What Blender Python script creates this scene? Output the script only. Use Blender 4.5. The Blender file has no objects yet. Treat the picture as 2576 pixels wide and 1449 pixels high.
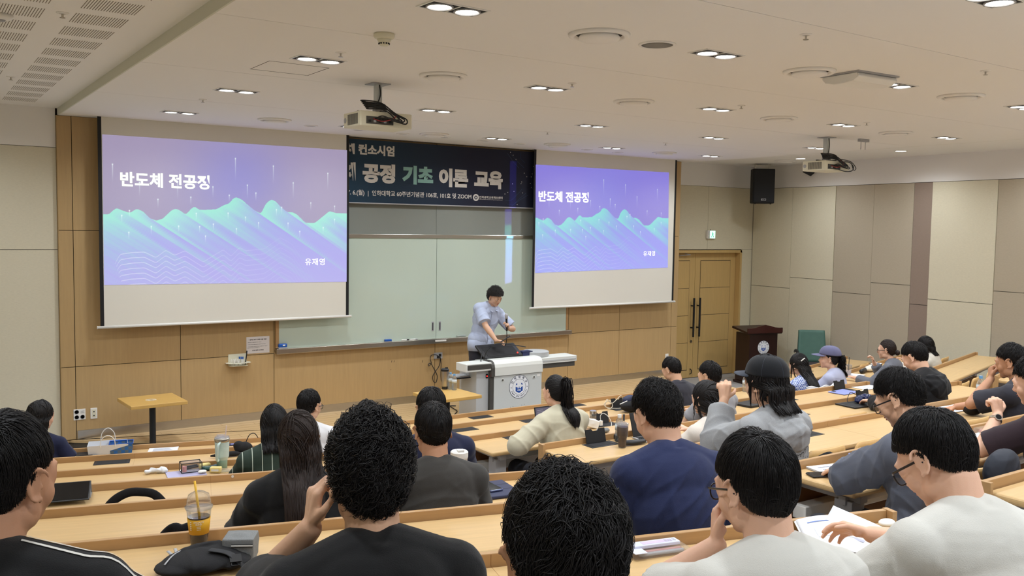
import bpy, math, random
import numpy as np
from mathutils import Vector, Matrix

random.seed(7)
RNG = np.random.default_rng(11)
SC = bpy.context.scene
COL = SC.collection

# ------------------------------------------------------------------ camera
FPX, W0, H0 = 2258.8, 2576, 1449
YAW, PITCH, ROLL = [math.radians(v) for v in (34.228, 3.8494, 0.8833)]
EYE = Vector((0.0, 0.0, 2.476))
_cy, _sy, _cp, _sp = math.cos(YAW), math.sin(YAW), math.cos(PITCH), math.sin(PITCH)
_f = Vector((_sy * _cp, _cy * _cp, -_sp))
_r = Vector((_cy, -_sy, 0))
_u = _r.cross(_f)
_cr, _sr = math.cos(ROLL), math.sin(ROLL)
C_RIGHT = _cr * _r + _sr * _u
C_UP = -_sr * _r + _cr * _u
C_FWD = _f
cam_d = bpy.data.cameras.new('camera')
cam = bpy.data.objects.new('camera', cam_d)
COL.objects.link(cam)
cam_d.sensor_width = 36.0
cam_d.sensor_fit = 'HORIZONTAL'
cam_d.lens = FPX / W0 * 36.0
cam_d.clip_start = 0.05
cam_d.clip_end = 80
cam.matrix_world = Matrix(((C_RIGHT.x, C_UP.x, -C_FWD.x, EYE.x), (C_RIGHT.y, C_UP.y, -C_FWD.y, EYE.y),
                           (C_RIGHT.z, C_UP.z, -C_FWD.z, EYE.z), (0, 0, 0, 1)))
SC.camera = cam

# ------------------------------------------------------------------ light set-up
SC.view_settings.view_transform = 'Standard'
SC.view_settings.look = 'None'
SC.view_settings.gamma = 1.0
SC.view_settings.exposure = 0.85
world = bpy.data.worlds.new('world')
SC.world = world
world.use_nodes = True
world.node_tree.nodes['Background'].inputs[0].default_value = (0.9, 0.92, 1.0, 1)
world.node_tree.nodes['Background'].inputs[1].default_value = 0.02
LAMP_POWER = 60.0       # watts of one twin downlight
LAMP_COLOR = (0.90, 0.96, 1.03)

# ------------------------------------------------------------------ colour / material helpers
def lin(c):
    c = c / 255.0
    return c / 12.92 if c <= 0.04045 else ((c + 0.055) / 1.055) ** 2.4
def rgb(r, g, b):
    return (lin(r), lin(g), lin(b), 1.0)

MATS = {}
def mat(name, color, rough=0.6, metal=0.0, spec=0.5, noise=0.0, nscale=8.0, stretch=(1, 1, 1), bump=0.0, bscale=200.0,
        emit=None, estr=0.0, trans=0.0, ior=1.45, alpha=1.0, coat=0.0, sheen=0.0, grain=None, sss=0.0):
    """A node material: base colour with a procedural variation and a fine bump."""
    if name in MATS:
        return MATS[name]
    m = bpy.data.materials.new(name)
    m.use_nodes = True
    nt = m.node_tree
    p = nt.nodes['Principled BSDF']
    p.inputs['Base Color'].default_value = color
    p.inputs['Roughness'].default_value = rough
    p.inputs['Metallic'].default_value = metal
    p.inputs['Specular IOR Level'].default_value = spec
    p.inputs['IOR'].default_value = ior
    p.inputs['Transmission Weight'].default_value = trans
    p.inputs['Alpha'].default_value = alpha
    p.inputs['Coat Weight'].default_value = coat
    p.inputs['Sheen Weight'].default_value = sheen
    if sss:
        p.inputs['Subsurface Weight'].default_value = sss
        p.inputs['Subsurface Radius'].default_value = (0.012, 0.005, 0.003)
    if emit is not None:
        p.inputs['Emission Color'].default_value = emit
        p.inputs['Emission Strength'].default_value = estr
    tc = mp = None
    if noise or bump or grain:
        tc = nt.nodes.new('ShaderNodeTexCoord')
        mp = nt.nodes.new('ShaderNodeMapping')
        mp.inputs['Scale'].default_value = stretch
        nt.links.new(tc.outputs['Object'], mp.inputs['Vector'])
    if noise or grain:
        nz = nt.nodes.new('ShaderNodeTexNoise')
        nz.inputs['Scale'].default_value = nscale
        nz.inputs['Detail'].default_value = 6
        nz.inputs['Roughness'].default_value = 0.65
        nt.links.new(mp.outputs[0], nz.inputs['Vector'])
        rp = nt.nodes.new('ShaderNodeValToRGB')
        c2 = grain if grain else tuple(max(0, c * (1 - noise)) for c in color[:3]) + (1,)
        c3 = tuple(min(1, c * (1 + noise)) for c in color[:3]) + (1,)
        rp.color_ramp.elements[0].position = 0.32
        rp.color_ramp.elements[1].position = 0.68
        rp.color_ramp.elements[0].color = c2
        rp.color_ramp.elements[1].color = c3
        nt.links.new(nz.outputs['Fac'], rp.inputs[0])
        nt.links.new(rp.outputs[0], p.inputs['Base Color'])
    if bump:
        b = nt.nodes.new('ShaderNodeBump')
        n2 = nt.nodes.new('ShaderNodeTexNoise')
        n2.inputs['Scale'].default_value = bscale
        n2.inputs['Detail'].default_value = 3
        nt.links.new(mp.outputs[0], n2.inputs['Vector'])
        nt.links.new(n2.outputs['Fac'], b.inputs['Height'])
        b.inputs['Strength'].default_value = bump
        b.inputs['Distance'].default_value = 0.01
        nt.links.new(b.outputs[0], p.inputs['Normal'])
    MATS[name] = m
    return m

# ------------------------------------------------------------------ mesh builder
def fr(p0, p1):
    """Two unit vectors square to the direction p0 -> p1."""
    d = (Vector(p1) - Vector(p0))
    d = d.normalized() if d.length > 1e-9 else Vector((0, 0, 1))
    a = Vector((0, 0, 1)) if abs(d.z) < 0.9 else Vector((1, 0, 0))
    x = d.cross(a).normalized()
    return d, x, d.cross(x).normalized()

class MB:
    """Collects shapes and links them as ONE mesh object."""
    def __init__(s, M=None):
        s.v, s.f, s.M = [], [], M
    def add(s, vs, fs):
        o = len(s.v)
        if s.M is not None:
            vs = [s.M @ Vector(v) for v in vs]
        s.v.extend(tuple(v) for v in vs)
        s.f.extend(tuple(i + o for i in f) for f in fs)
        return s
    def box(s, c, d, R=None):
        x, y, z = d[0] / 2, d[1] / 2, d[2] / 2
        P = [Vector((a * x, b * y, e * z)) for e in (-1, 1) for b in (-1, 1) for a in (-1, 1)]
        if R is not None:
            P = [R @ p for p in P]
        return s.add([p + Vector(c) for p in P], [(0, 2, 3, 1), (4, 5, 7, 6), (0, 1, 5, 4), (2, 6, 7, 3), (0, 4, 6, 2), (1, 3, 7, 5)])
    def bb(s, x0, x1, y0, y1, z0, z1):
        return s.box(((x0 + x1) / 2, (y0 + y1) / 2, (z0 + z1) / 2), (x1 - x0, y1 - y0, z1 - z0))
    def cyl(s, p0, p1, r0, r1=None, n=20, cap=True):
        r1 = r0 if r1 is None else r1
        d, x, y = fr(p0, p1)
        p0, p1 = Vector(p0), Vector(p1)
        vs = []
        for p, r in ((p0, r0), (p1, r1)):
            for i in range(n):
                a = 2 * math.pi * i / n
                vs.append(p + x * (r * math.cos(a)) + y * (r * math.sin(a)))
        fs = [(i, (i + 1) % n, n + (i + 1) % n, n + i) for i in range(n)]
        if cap:
            fs += [tuple(range(n - 1, -1, -1)), tuple(range(n, 2 * n))]
        return s.add(vs, fs)
    def tube(s, pts, r, n=8, closed=False, flat=1.0, up=None):
        pts = [Vector(p) for p in pts]
        rs = r if isinstance(r, (list, tuple)) else [r] * len(pts)
        m = len(pts)
        vs, prev = [], None
        for i, p in enumerate(pts):
            a = pts[i - 1] if (i > 0 or closed) else p
            b = pts[(i + 1) % m] if (i < m - 1 or closed) else p
            d = (b - a).normalized()
            if prev is None:
                x = d.orthogonal().normalized() if up is None else d.cross(Vector(up)).normalized()
            else:
                x = (prev - d * prev.dot(d))
                x = x.normalized() if x.length > 1e-6 else d.orthogonal().normalized()
            prev = x
            y = d.cross(x)
            for k in range(n):
                t = 2 * math.pi * k / n
                vs.append(p + x * (rs[i] * math.cos(t)) + y * (rs[i] * flat * math.sin(t)))
        fs = []
        for i in range(m if closed else m - 1):
            j = (i + 1) % m
            for k in range(n):
                fs.append((i * n + k, i * n + (k + 1) % n, j * n + (k + 1) % n, j * n + k))
        if not closed:
            fs += [tuple(range(n - 1, -1, -1)), tuple(range((m - 1) * n, m * n))]
        return s.add(vs, fs)
    def lathe(s, prof, c=(0, 0, 0), n=32, axis=None, closed=False):
        """prof: (radius, height) pairs turned about z (or about AXIS)."""
        c = Vector(c)
        if axis is None:
            X, Y, Z = Vector((1, 0, 0)), Vector((0, 1, 0)), Vector((0, 0, 1))
        else:
            Z, X, Y = fr((0, 0, 0), axis)
        vs = []
        for r, h in prof:
            for i in range(n):
                a = 2 * math.pi * i / n
                vs.append(c + X * (r * math.cos(a)) + Y * (r * math.sin(a)) + Z * h)
        m = len(prof)
        fs = []
        for j in range(m if closed else m - 1):
            k = (j + 1) % m
            for i in range(n):
                fs.append((j * n + i, j * n + (i + 1) % n, k * n + (i + 1) % n, k * n + i))
        if not closed:
            if prof[0][0] > 1e-6:
                fs.append(tuple(range(n - 1, -1, -1)))
            if prof[-1][0] > 1e-6:
                fs.append(tuple(range((m - 1) * n, m * n)))
        return s.add(vs, fs)
    def ball(s, c, r, n=16, m=10, R=None):
        r = (r, r, r) if not isinstance(r, (tuple, list)) else r
        vs = [Vector((0, 0, -r[2]))]
        for j in range(1, m):
            t = math.pi * j / m
            for i in range(n):
                a = 2 * math.pi * i / n
                vs.append(Vector((r[0] * math.sin(t) * math.cos(a), r[1] * math.sin(t) * math.sin(a), -r[2] * math.cos(t))))
        vs.append(Vector((0, 0, r[2])))
        fs = []
        for i in range(n):
            fs.append((0, 1 + (i + 1) % n, 1 + i))
        for j in range(m - 2):
            for i in range(n):
                a, b = 1 + j * n + i, 1 + j * n + (i + 1) % n
                fs.append((a, b, b + n, a + n))
        L = len(vs) - 1
        for i in range(n):
            fs.append((L, 1 + (m - 2) * n + i, 1 + (m - 2) * n + (i + 1) % n))
        if R is not None:
            vs = [R @ v for v in vs]
        return s.add([v + Vector(c) for v in vs], fs)
    def caps(s, p0, p1, r0, r1=None, n=14):
        """Tapered capsule: a limb segment."""
        r1 = r0 if r1 is None else r1
        d, x, y = fr(p0, p1)
        p0, p1 = Vector(p0), Vector(p1)
        vs, k = [p0 - d * r0], 4
        rings = [(p0, r0, -math.pi / 2 + math.pi / 2 * j / k) for j in range(1, k + 1)] + [(p1, r1, math.pi / 2 * j / k) for j in range(0, k)]
        for p, r, t in rings:
            for i in range(n):
                a = 2 * math.pi * i / n
                vs.append(p + d * (r * math.sin(t)) + (x * math.cos(a) + y * math.sin(a)) * (r * math.cos(t)))
        vs.append(p1 + d * r1)
        fs = [(0, 1 + (i + 1) % n, 1 + i) for i in range(n)]
        for j in range(len(rings) - 1):
            for i in range(n):
                a, b = 1 + j * n + i, 1 + j * n + (i + 1) % n
                fs.append((a, b, b + n, a + n))
        L = len(vs) - 1
        o = 1 + (len(rings) - 1) * n
        fs += [(L, o + i, o + (i + 1) % n) for i in range(n)]
        return s.add(vs, fs)
    def prism(s, pts, h, M=None, z0=0.0):
        """Polygon in the xy plane given thickness h along z."""
        n = len(pts)
        vs = [Vector((p[0], p[1], z0)) for p in pts] + [Vector((p[0], p[1], z0 + h)) for p in pts]
        if M is not None:
            vs = [M @ v for v in vs]
        fs = [tuple(range(n - 1, -1, -1)), tuple(range(n, 2 * n))] + [(i, (i + 1) % n, n + (i + 1) % n, n + i) for i in range(n)]
        return s.add(vs, fs)
    def grid(s, fn, nu, nv):
        vs = [fn(i / nu, j / nv) for j in range(nv + 1) for i in range(nu + 1)]
        fs = [(j * (nu + 1) + i, j * (nu + 1) + i + 1, (j + 1) * (nu + 1) + i + 1, (j + 1) * (nu + 1) + i) for j in range(nv) for i in range(nu)]
        return s.add(vs, fs)
    def mesh(s, name='m'):
        me = bpy.data.meshes.new(name)
        me.from_pydata(s.v, [], s.f)
        me.validate()
        return me
    def build(s, name, m, parent=None, smooth=False, bevel=0.0, seg=2, solid=0.0):
        me = s.mesh(name)
        return finish(name, me, m, parent, smooth, bevel, seg, solid)

def finish(name, me, m, parent=None, smooth=False, bevel=0.0, seg=2, solid=0.0):
    o = bpy.data.objects.new(name, me)
    COL.objects.link(o)
    me.materials.append(m)
    if smooth:
        me.polygons.foreach_set('use_smooth', [True] * len(me.polygons))
    if solid:
        md = o.modifiers.new('thickness', 'SOLIDIFY')
        md.thickness = solid
        md.offset = 0
    if bevel:
        md = o.modifiers.new('edge', 'BEVEL')
        md.width = bevel
        md.segments = seg
        md.limit_method = 'ANGLE'
        md.angle_limit = math.radians(35)
        md.harden_normals = False
    if parent is not None:
        o.parent = parent
    return o

def fill_mesh(name, V, F):
    """Mesh from numpy arrays: V (n,3), F (m,k) faces of one size."""
    me = bpy.data.meshes.new(name)
    n, (m, k) = len(V), F.shape
    me.vertices.add(n)
    me.vertices.foreach_set('co', np.ascontiguousarray(V, dtype=np.float32).ravel())
    me.loops.add(m * k)
    me.loops.foreach_set('vertex_index', np.ascontiguousarray(F, dtype=np.int32).ravel())
    me.polygons.add(m)
    me.polygons.foreach_set('loop_start', np.arange(0, m * k, k, dtype=np.int32))
    me.polygons.foreach_set('use_smooth', np.ones(m, dtype=bool))
    me.update(calc_edges=True)
    return me

def tag(o, label=None, cat=None, group=None, kind=None):
    if label: o['label'] = label
    if cat: o['category'] = cat
    if group: o['group'] = group
    if kind: o['kind'] = kind
    return o
def thing(name, label, cat, loc=(0, 0, 0), rotz=0.0, group=None):
    o = bpy.data.objects.new(name, None)
    o.empty_display_size = 0.1
    COL.objects.link(o)
    o.location = loc
    o.rotation_euler = (0, 0, rotz)
    return tag(o, label, cat, group)
def struct(o):
    o['kind'] = 'structure'
    return o
def kids(o):
    return [c for c in o.children]
def copy_tree(o, parent=None):
    c = o.copy()
    COL.objects.link(c)
    if parent is not None:
        c.parent = parent
    for ch in kids(o):
        copy_tree(ch, c)
    return c
def rz(a):
    return Matrix.Rotation(a, 3, 'Z')
def rx(a):
    return Matrix.Rotation(a, 3, 'X')
def ry(a):
    return Matrix.Rotation(a, 3, 'Y')

# a point of the photograph carried to the real surface it lies on
def ray(px, py):
    return (C_RIGHT * ((px - W0 / 2) / FPX) - C_UP * ((py - H0 / 2) / FPX) + C_FWD)
def on_z(px, py, z):
    d = ray(px, py)
    return EYE + d * ((z - EYE.z) / d.z)
def on_y(px, py, y):
    d = ray(px, py)
    return EYE + d * ((y - EYE.y) / d.y)
def on_n(px, py, n, dist):
    """On the upright plane n . p = dist."""
    d = ray(px, py)
    return EYE + d * (dist / (n[0] * d.x + n[1] * d.y))

# ------------------------------------------------------------------ text and outlines as flat meshes
def text_mesh(body, bold=0.0, spacing=1.0, align='LEFT'):
    c = bpy.data.curves.new('text', 'FONT')
    c.body = body
    c.offset = bold
    c.space_character = spacing
    c.align_x = align
    c.resolution_u = 3
    o = bpy.data.objects.new('text', c)
    COL.objects.link(o)
    dg = bpy.context.evaluated_depsgraph_get()
    me = bpy.data.meshes.new_from_object(o.evaluated_get(dg))
    bpy.data.objects.remove(o)
    bpy.data.curves.remove(c)
    return me
def text_into(mb, body, x0, x1, z0, z1, to3, bold=0.0, spacing=1.0, keep=False):
    """Write BODY into the rectangle; to3 maps (x, z) to a point in space."""
    me = text_mesh(body, bold, spacing)
    n = len(me.vertices)
    if not n:
        return
    co = np.empty(n * 3, np.float32)
    me.vertices.foreach_get('co', co)
    co = co.reshape(-1, 3)
    mn, mx = co.min(0), co.max(0)
    sx = (x1 - x0) / max(1e-6, mx[0] - mn[0])
    sz = (z1 - z0) / max(1e-6, mx[1] - mn[1])
    if keep:
        sx = sz
    vs = [to3(x0 + (c[0] - mn[0]) * sx, z0 + (c[1] - mn[1]) * sz) for c in co]
    mb.add(vs, [tuple(p.vertices) for p in me.polygons])
    bpy.data.meshes.remove(me)
def ring_text(mb, body, r, size, a0, a1, to3, outward=True, bold=0.0):
    """Letters round a circle from angle a0 to a1 (degrees, 90 is the top)."""
    n = len(body)
    for i, ch in enumerate(body):
        if ch == ' ':
            continue
        a = math.radians(a0 + (a1 - a0) * (i / (n - 1)))
        me = text_mesh(ch, bold, 1.0, 'CENTER')
        for_v = []
        for v in me.vertices:
            x, y = v.co.x * size, (v.co.y - 0.35) * size
            if outward:
                ux, uy, tx, ty = math.cos(a), math.sin(a), math.sin(a), -math.cos(a)
            else:
                ux, uy, tx, ty = -math.cos(a), -math.sin(a), -math.sin(a), math.cos(a)
            px = math.cos(a) * r + tx * x + ux * y
            py = math.sin(a) * r + ty * x + uy * y
            for_v.append(to3(px, py))
        mb.add(for_v, [tuple(p.vertices) for p in me.polygons])
        bpy.data.meshes.remove(me)
def ring_band(mb, r0, r1, to3, n=48):
    vs = [to3(r * math.cos(2 * math.pi * i / n), r * math.sin(2 * math.pi * i / n)) for r in (r0, r1) for i in range(n)]
    mb.add(vs, [(i, (i + 1) % n, n + (i + 1) % n, n + i) for i in range(n)])
def disc(mb, r, to3, n=48, cx=0.0, cy=0.0):
    mb.add([to3(cx + r * math.cos(2 * math.pi * i / n), cy + r * math.sin(2 * math.pi * i / n)) for i in range(n)], [tuple(range(n))])
# ------------------------------------------------------------------ materials of the hall
M_CEIL = mat('ceiling_paint', rgb(240, 237, 232), 0.9, bump=0.05, bscale=300)
M_SOFF = mat('soffit_paint', rgb(214, 212, 196), 0.9)
M_GAP = mat('dark_gap', rgb(60, 50, 40), 0.9)
M_FABL = mat('fabric_panel_light', rgb(220, 212, 186), 0.95, noise=0.05, nscale=30, stretch=(1, 1, 6), bump=0.25, bscale=350)
M_FABC = mat('fabric_panel_cream', rgb(216, 208, 184), 0.95, noise=0.05, nscale=30, stretch=(1, 1, 6), bump=0.25, bscale=350)
M_FABM = mat('fabric_panel_taupe', rgb(186, 174, 152), 0.95, noise=0.05, nscale=30, stretch=(1, 1, 6), bump=0.25, bscale=350)
M_FABD = mat('fabric_panel_brown', rgb(152, 134, 120), 0.95, noise=0.05, nscale=30, stretch=(1, 1, 6), bump=0.25, bscale=350)
M_WWOOD = mat('maple_wall_veneer', rgb(184, 154, 108), 0.42, noise=0.05, nscale=3, stretch=(14, 14, 0.8))
M_DOOR = mat('maple_door_veneer', rgb(205, 172, 112), 0.4, noise=0.05, nscale=3, stretch=(16, 16, 0.8))
M_DESK = mat('beech_desk_top', rgb(205, 172, 122), 0.34, noise=0.06, nscale=2.2, stretch=(1.2, 18, 18), spec=0.4)
M_LIP = mat('beech_desk_edge', rgb(180, 142, 96), 0.4, noise=0.06, nscale=2.2, stretch=(1.2, 18, 18))
M_DBROWN = mat('walnut_modesty_panel', rgb(128, 88, 52), 0.55, noise=0.05, nscale=3, stretch=(2, 10, 10))
M_CHAIR = mat('beech_plywood', rgb(216, 174, 112), 0.38, noise=0.05, nscale=3, stretch=(10, 10, 1.5))
M_PLANK = mat('oak_stage_planks', rgb(204, 174, 128), 0.4, noise=0.1, nscale=3, stretch=(0.9, 9, 1))
M_CARPET = mat('grey_floor_tile', rgb(176, 174, 172), 0.8, noise=0.06, nscale=40)
M_RISER = mat('dark_stage_riser', rgb(84, 76, 66), 0.7)
M_STEEL = mat('brushed_steel', rgb(190, 186, 178), 0.3, metal=1.0, noise=0.06, nscale=5, stretch=(2, 2, 60))
M_GREYM = mat('grey_powder_coat', rgb(168, 168, 170), 0.5)
M_BLACK = mat('black_plastic', rgb(30, 31, 33), 0.45)
M_BLACKM = mat('matt_black', rgb(22, 22, 23), 0.7)
M_WHITE = mat('white_plastic', rgb(236, 234, 228), 0.4)
M_CREAMP = mat('cream_plastic', rgb(224, 220, 196), 0.45)
M_LAMP = mat('lamp_lens', rgb(255, 250, 240), 0.5, emit=(1.0, 0.97, 0.9, 1), estr=14.0)
M_INK = mat('black_ink', rgb(35, 35, 38), 0.8)
M_PAPER = mat('white_paper', rgb(226, 228, 232), 0.85)
M_BLUE = mat('blue_plastic', rgb(20, 84, 170), 0.4)
M_SCRW = mat('screen_fabric', rgb(226, 222, 210), 0.9)

FY = 11.08          # front face of the timber wall
ZC, ZR = 3.635, 3.715
XS0, XS1 = 1.47, 11.2
FLOOR0 = -0.297
DY = 11.85          # wall with the door
S15, C15 = math.sin(math.radians(15)), math.cos(math.radians(15))
X0 = 6.33
CORNER = Vector((13.71, 11.83, 0))
RDIR = Vector((-0.07057, -0.99751, 0))
RIN = Vector((-0.99751, 0.07057, 0))

def z_desk(k): return 0.4327 + 0.16485 * (k - 1)
def z_floor(k): return z_desk(k) - 0.73
LIP_L = [8.62, 7.63, 6.573, 5.576, 4.583, 3.57, 2.60, 1.62]
LIP_C = [8.164, 7.13, 6.05, 4.995, 3.965, 2.927, 1.907, 0.90]
BLK = {'L': (Vector((C15, -S15, 0)), Vector((S15, C15, 0)), LIP_L, -math.radians(15)),
       'C': (Vector((1, 0, 0)), Vector((0, 1, 0)), LIP_C, 0.0),
       'R': (Vector((C15, S15, 0)), Vector((-S15, C15, 0)), [v - 2 * X0 * S15 for v in LIP_L], math.radians(15))}

# ------------------------------------------------------------------ ceiling
b = MB()
ys = [-6.0, -4.1, -2.25, -0.4, 1.45, 3.3, 5.12, 7.0, 8.85, FY + 0.1]
for a, c in zip(ys[:-1], ys[1:]):
    b.bb(XS0, XS1, a + 0.003, c - 0.003, ZC, ZC + 0.02)
ceiling = struct(b.build('ceiling', M_CEIL))
b = MB()
b.bb(XS0 + 0.05, XS1 - 0.05, -6.0, FY, ZC + 0.025, ZC + 0.06)
struct(b.build('ceiling_backing', M_GAP))
b = MB()
b.bb(-1.6, XS0, -6.0, FY + 0.2, ZR, ZR + 0.05)
b.bb(XS1, 15.2, -6.0, DY + 0.6, ZR, ZR + 0.05)
side_ceiling = struct(b.build('ceiling_side', M_CEIL))
b = MB()
b.bb(XS0 - 0.012, XS0, -6.0, FY + 0.05, ZC, ZR)
b.bb(XS1, XS1 + 0.012, -6.0, FY + 0.05, ZC, ZR)
struct(b.build('trim_1', M_SOFF))
# slotted acoustic strips in the raised left part
b = MB()
for gx in (0.44, 0.90):
    for j in range(13):
        y0 = 5.1 + 0.445 * j
        for i in range(20):
            x = gx + 0.29 * i / 19
            b.bb(x - 0.0018, x + 0.0018, y0, y0 + 0.29, ZR - 0.0015, ZR + 0.001)
b.build('acoustic_slots', mat('slot_shadow', rgb(132, 122, 106), .9), side_ceiling)
# access hatch outline
b = MB()
hx0, hx1, hy0, hy1 = 2.2, 2.655, 6.35, 6.78
for e in ((hx0, hx1, hy0, hy0 + .004), (hx0, hx1, hy1 - .004, hy1), (hx0, hx0 + .004, hy0, hy1), (hx1 - .004, hx1, hy0, hy1)):
    b.bb(*e, ZC - 0.0012, ZC + 0.001)
b.build('access_hatch', M_GAP, ceiling)

# ------------------------------------------------------------------ front wall of timber panels
b = MB()
b.bb(1.45, 10.96, FY + 0.012, FY + 0.1, -0.3, ZC)
wall_front_core = struct(b.build('wall_front_core', M_GAP))
b = MB()
g = 0.0035
def panel(x0, x1, z0, z1, y=FY):
    b.bb(x0 + g, x1 - g, y, y + 0.015, z0 + g, z1 - g)
for x0, x1 in ((1.44, 1.59), (1.59, 2.74), (2.74, 3.89)):
    for z0, z1 in ((0.0, 0.83), (0.83, 2.37), (2.37, ZC)):
        panel(x0, x1, z0, z1)
for x0, x1 in ((8.62, 9.67), (9.67, 10.83), (10.83, 10.975)):
    for z0, z1 in ((0.0, 0.83), (0.83, 2.37), (2.37, ZC)):
        panel(x0, x1, z0, z1)
for x0, x1 in ((3.89, 6.23), (6.23, 8.62)):
    panel(x0, x1, 0.0, 0.86)
    panel(x0, x1, 0.86, ZC)
b.bb(10.96, 10.975, FY + 0.016, DY, FLOOR0, ZC)
b.bb(1.44, 1.455, FY + 0.016, FY + 0.1, FLOOR0, ZC)
wall_front = struct(b.build('wall_front', M_WWOOD))
b = MB()
b.bb(1.6, 10.97, FY - 0.012, FY - 0.001, 0.0, 0.1)
b.bb(10.975, 10.985, FY + 0.02, DY - 0.02, 0.0, 0.1)
struct(b.build('baseboard_front', M_STEEL))
# scuffs on the timber below the board
b = MB()
for px, py, h in ((985.5, 909, .03), (991.5, 909, .025), (983.5, 930, .012), (1063, 909, .035)):
    p = on_y(px, py, FY - 0.0008)
    b.box(p, (0.006, 0.0008, h), ry(0.25))
b.build('scuff_marks', M_INK, wall_front)

# left wall, set a little behind the timber
def wall_block(name, y, x0, x1, m):
    w = MB(); w.bb(x0, x1, y + 0.02, y + 0.15, FLOOR0, ZR); return struct(w.build(name, M_GAP))
wl = wall_block('wall_left_front', FY + 0.05, -1.6, 1.46, M_FABC)
for nm, z0, z1, m in (('upper_band', 3.285, ZR, M_CEIL), ('panel', 2.155, 3.28, M_FABC), ('panel', FLOOR0, 2.148, M_FABC)):
    w = MB(); w.bb(-1.6, 1.437, FY + 0.05, FY + 0.072, z0, z1); w.build(nm, m, wl)
w = MB(); w.bb(-1.75, -1.05, -6, FY + 0.2, FLOOR0 - 0.2, ZR + 0.1)
struct(w.build('wall_left', M_FABC))
w = MB(); w.bb(-1.7, 15.6, -6.2, -6.0, -0.4, ZR + 0.1)
struct(w.build('wall_back', M_FABM))

# wall with the door
dx0, dx1, dtop = 11.32, 13.41, 2.11
wd = MB()
wd.bb(10.96, dx0, DY + 0.02, DY + 0.2, FLOOR0, ZR); wd.bb(dx1, 14.0, DY + 0.02, DY + 0.2, FLOOR0, ZR); wd.bb(dx0, dx1, DY + 0.02, DY + 0.2, dtop, ZR)
wdo = struct(wd.build('wall_right_front', M_GAP))
for nm, x0, x1, z0, z1, m in (('upper_band', 10.97, 13.72, 3.30, ZR, M_CEIL), ('panel', 10.97, 12.46, 2.125, 3.295, M_FABL), ('panel', 12.465, 13.71, 2.125, 3.295, M_FABL),
                              ('panel', dx1, 13.71, FLOOR0, 2.12, M_FABL), ('panel', 10.97, dx0, FLOOR0, 2.12, M_FABL)):
    w = MB(); w.bb(x0, x1, DY, DY + 0.025, z0, z1); w.build(nm, m, wdo)
w = MB(); w.bb(10.5, 14.2, DY + 0.2, DY + 0.5, FLOOR0, ZR); struct(w.build('wall_behind_door', M_GAP))
fr_ = MB()
fr_.bb(dx0, dx0 + 0.05, DY - 0.012, DY + 0.19, FLOOR0, dtop); fr_.bb(dx1 - 0.05, dx1, DY - 0.012, DY + 0.19, FLOOR0, dtop)
fr_.bb(dx0, dx1, DY - 0.012, DY + 0.19, dtop - 0.05, dtop)
doorframe = struct(fr_.build('trim_2', M_DOOR, bevel=0.004))
def door_leaf(n, x0, x1, hside):
    y = DY + 0.10
    d = MB(); d.bb(x0, x1, y, y + 0.05, FLOOR0 + 0.01, dtop - 0.055)
    o = struct(d.build('door_%d' % n, M_DOOR, bevel=0.003))
    z0, z1 = FLOOR0 + 0.16, dtop - 0.20
    px0, px1 = (x0 + 0.14, x1 - 0.15)
    gr = MB(); gr.bb(px0 - 0.008, px1 + 0.008, y - 0.002, y + 0.001, z0 - 0.008, z1 + 0.008); gr.build('groove', M_GAP, o)
    for i in range(4):
        a = z0 + (z1 - z0) * i / 4; c = z0 + (z1 - z0) * (i + 1) / 4
        p = MB(); p.bb(px0, px1, y - 0.005, y, a + 0.004, c - 0.004); p.build('door_panel', M_DOOR, o)
    hx = x1 - 0.075 if hside > 0 else x0 + 0.075
    h = MB(); h.cyl((hx, y - 0.075, 0.49), (hx, y - 0.075, 1.22), 0.019, n=16)
    hd = h.build('pull_handle', M_BLACK, o, smooth=False)
    for z in (0.66, 1.07):
        s = MB(); s.cyl((hx, y + 0.001, z), (hx, y - 0.075, z), 0.013, n=12); s.build('standoff', M_BLACK, hd)
    return o
dl = door_leaf(1, dx0 + 0.055, 12.262, 1)
dr = door_leaf(2, 12.268, dx1 - 0.055, -1)
k = MB(); k.cyl((12.20, DY + 0.1, 0.40), (12.20, DY + 0.085, 0.40), 0.025); k.build('lock', M_STEEL, dl)
k = MB(); k.tube([(12.2, DY + 0.095, -0.12), (12.2, DY + 0.06, -0.14), (12.2, DY + 0.06, -0.2), (12.2, DY + 0.095, -0.22)], 0.009); k.build('flush_bolt', M_BLACK, dl)
k = MB(); k.bb(11.55, 11.78, DY + 0.05, DY + 0.1, dtop - 0.155, dtop - 0.095); k.tube([(11.76, DY + .07, dtop - .1), (12.05, DY + 0.02, dtop - .085), (11.95, DY + 0.06, dtop - .06)], 0.008); k.build('door_closer', M_GREYM, dl)

# right wall: fabric panels of three tones
def rpt(s, off, z):
    return CORNER + RDIR * s + RIN * off + Vector((0, 0, z))
def rbox(mb, s0, s1, o0, o1, z0, z1):
    P = [rpt(s, o, z) for z in (z0, z1) for o in (o0, o1) for s in (s0, s1)]
    mb.add(P, [(0, 2, 3, 1), (4, 5, 7, 6), (0, 1, 5, 4), (2, 6, 7, 3), (0, 4, 6, 2), (1, 3, 7, 5)])
w = MB(); rbox(w, -0.2, 18.2, -0.25, -0.012, FLOOR0, ZR + .05); wr = struct(w.build('wall_right', M_GAP))
w = MB(); rbox(w, 0.0, 18, -0.012, 0.012, 3.295, ZR); w.build('upper_band', M_CEIL, wr)
cols = [(0.0, .968, 1.43, M_FABL), (.974, 1.947, 1.635, M_FABL), (1.953, 2.733, 1.435, M_FABM), (2.737, 3.487, 1.645, M_FABM),
        (3.493, 3.813, 1.345, M_FABD), (3.819, 4.877, 1.45, M_FABL), (4.883, 5.7, 1.65, M_FABM), (5.706, 6.7, 1.43, M_FABL)]
s = 6.706
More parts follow.
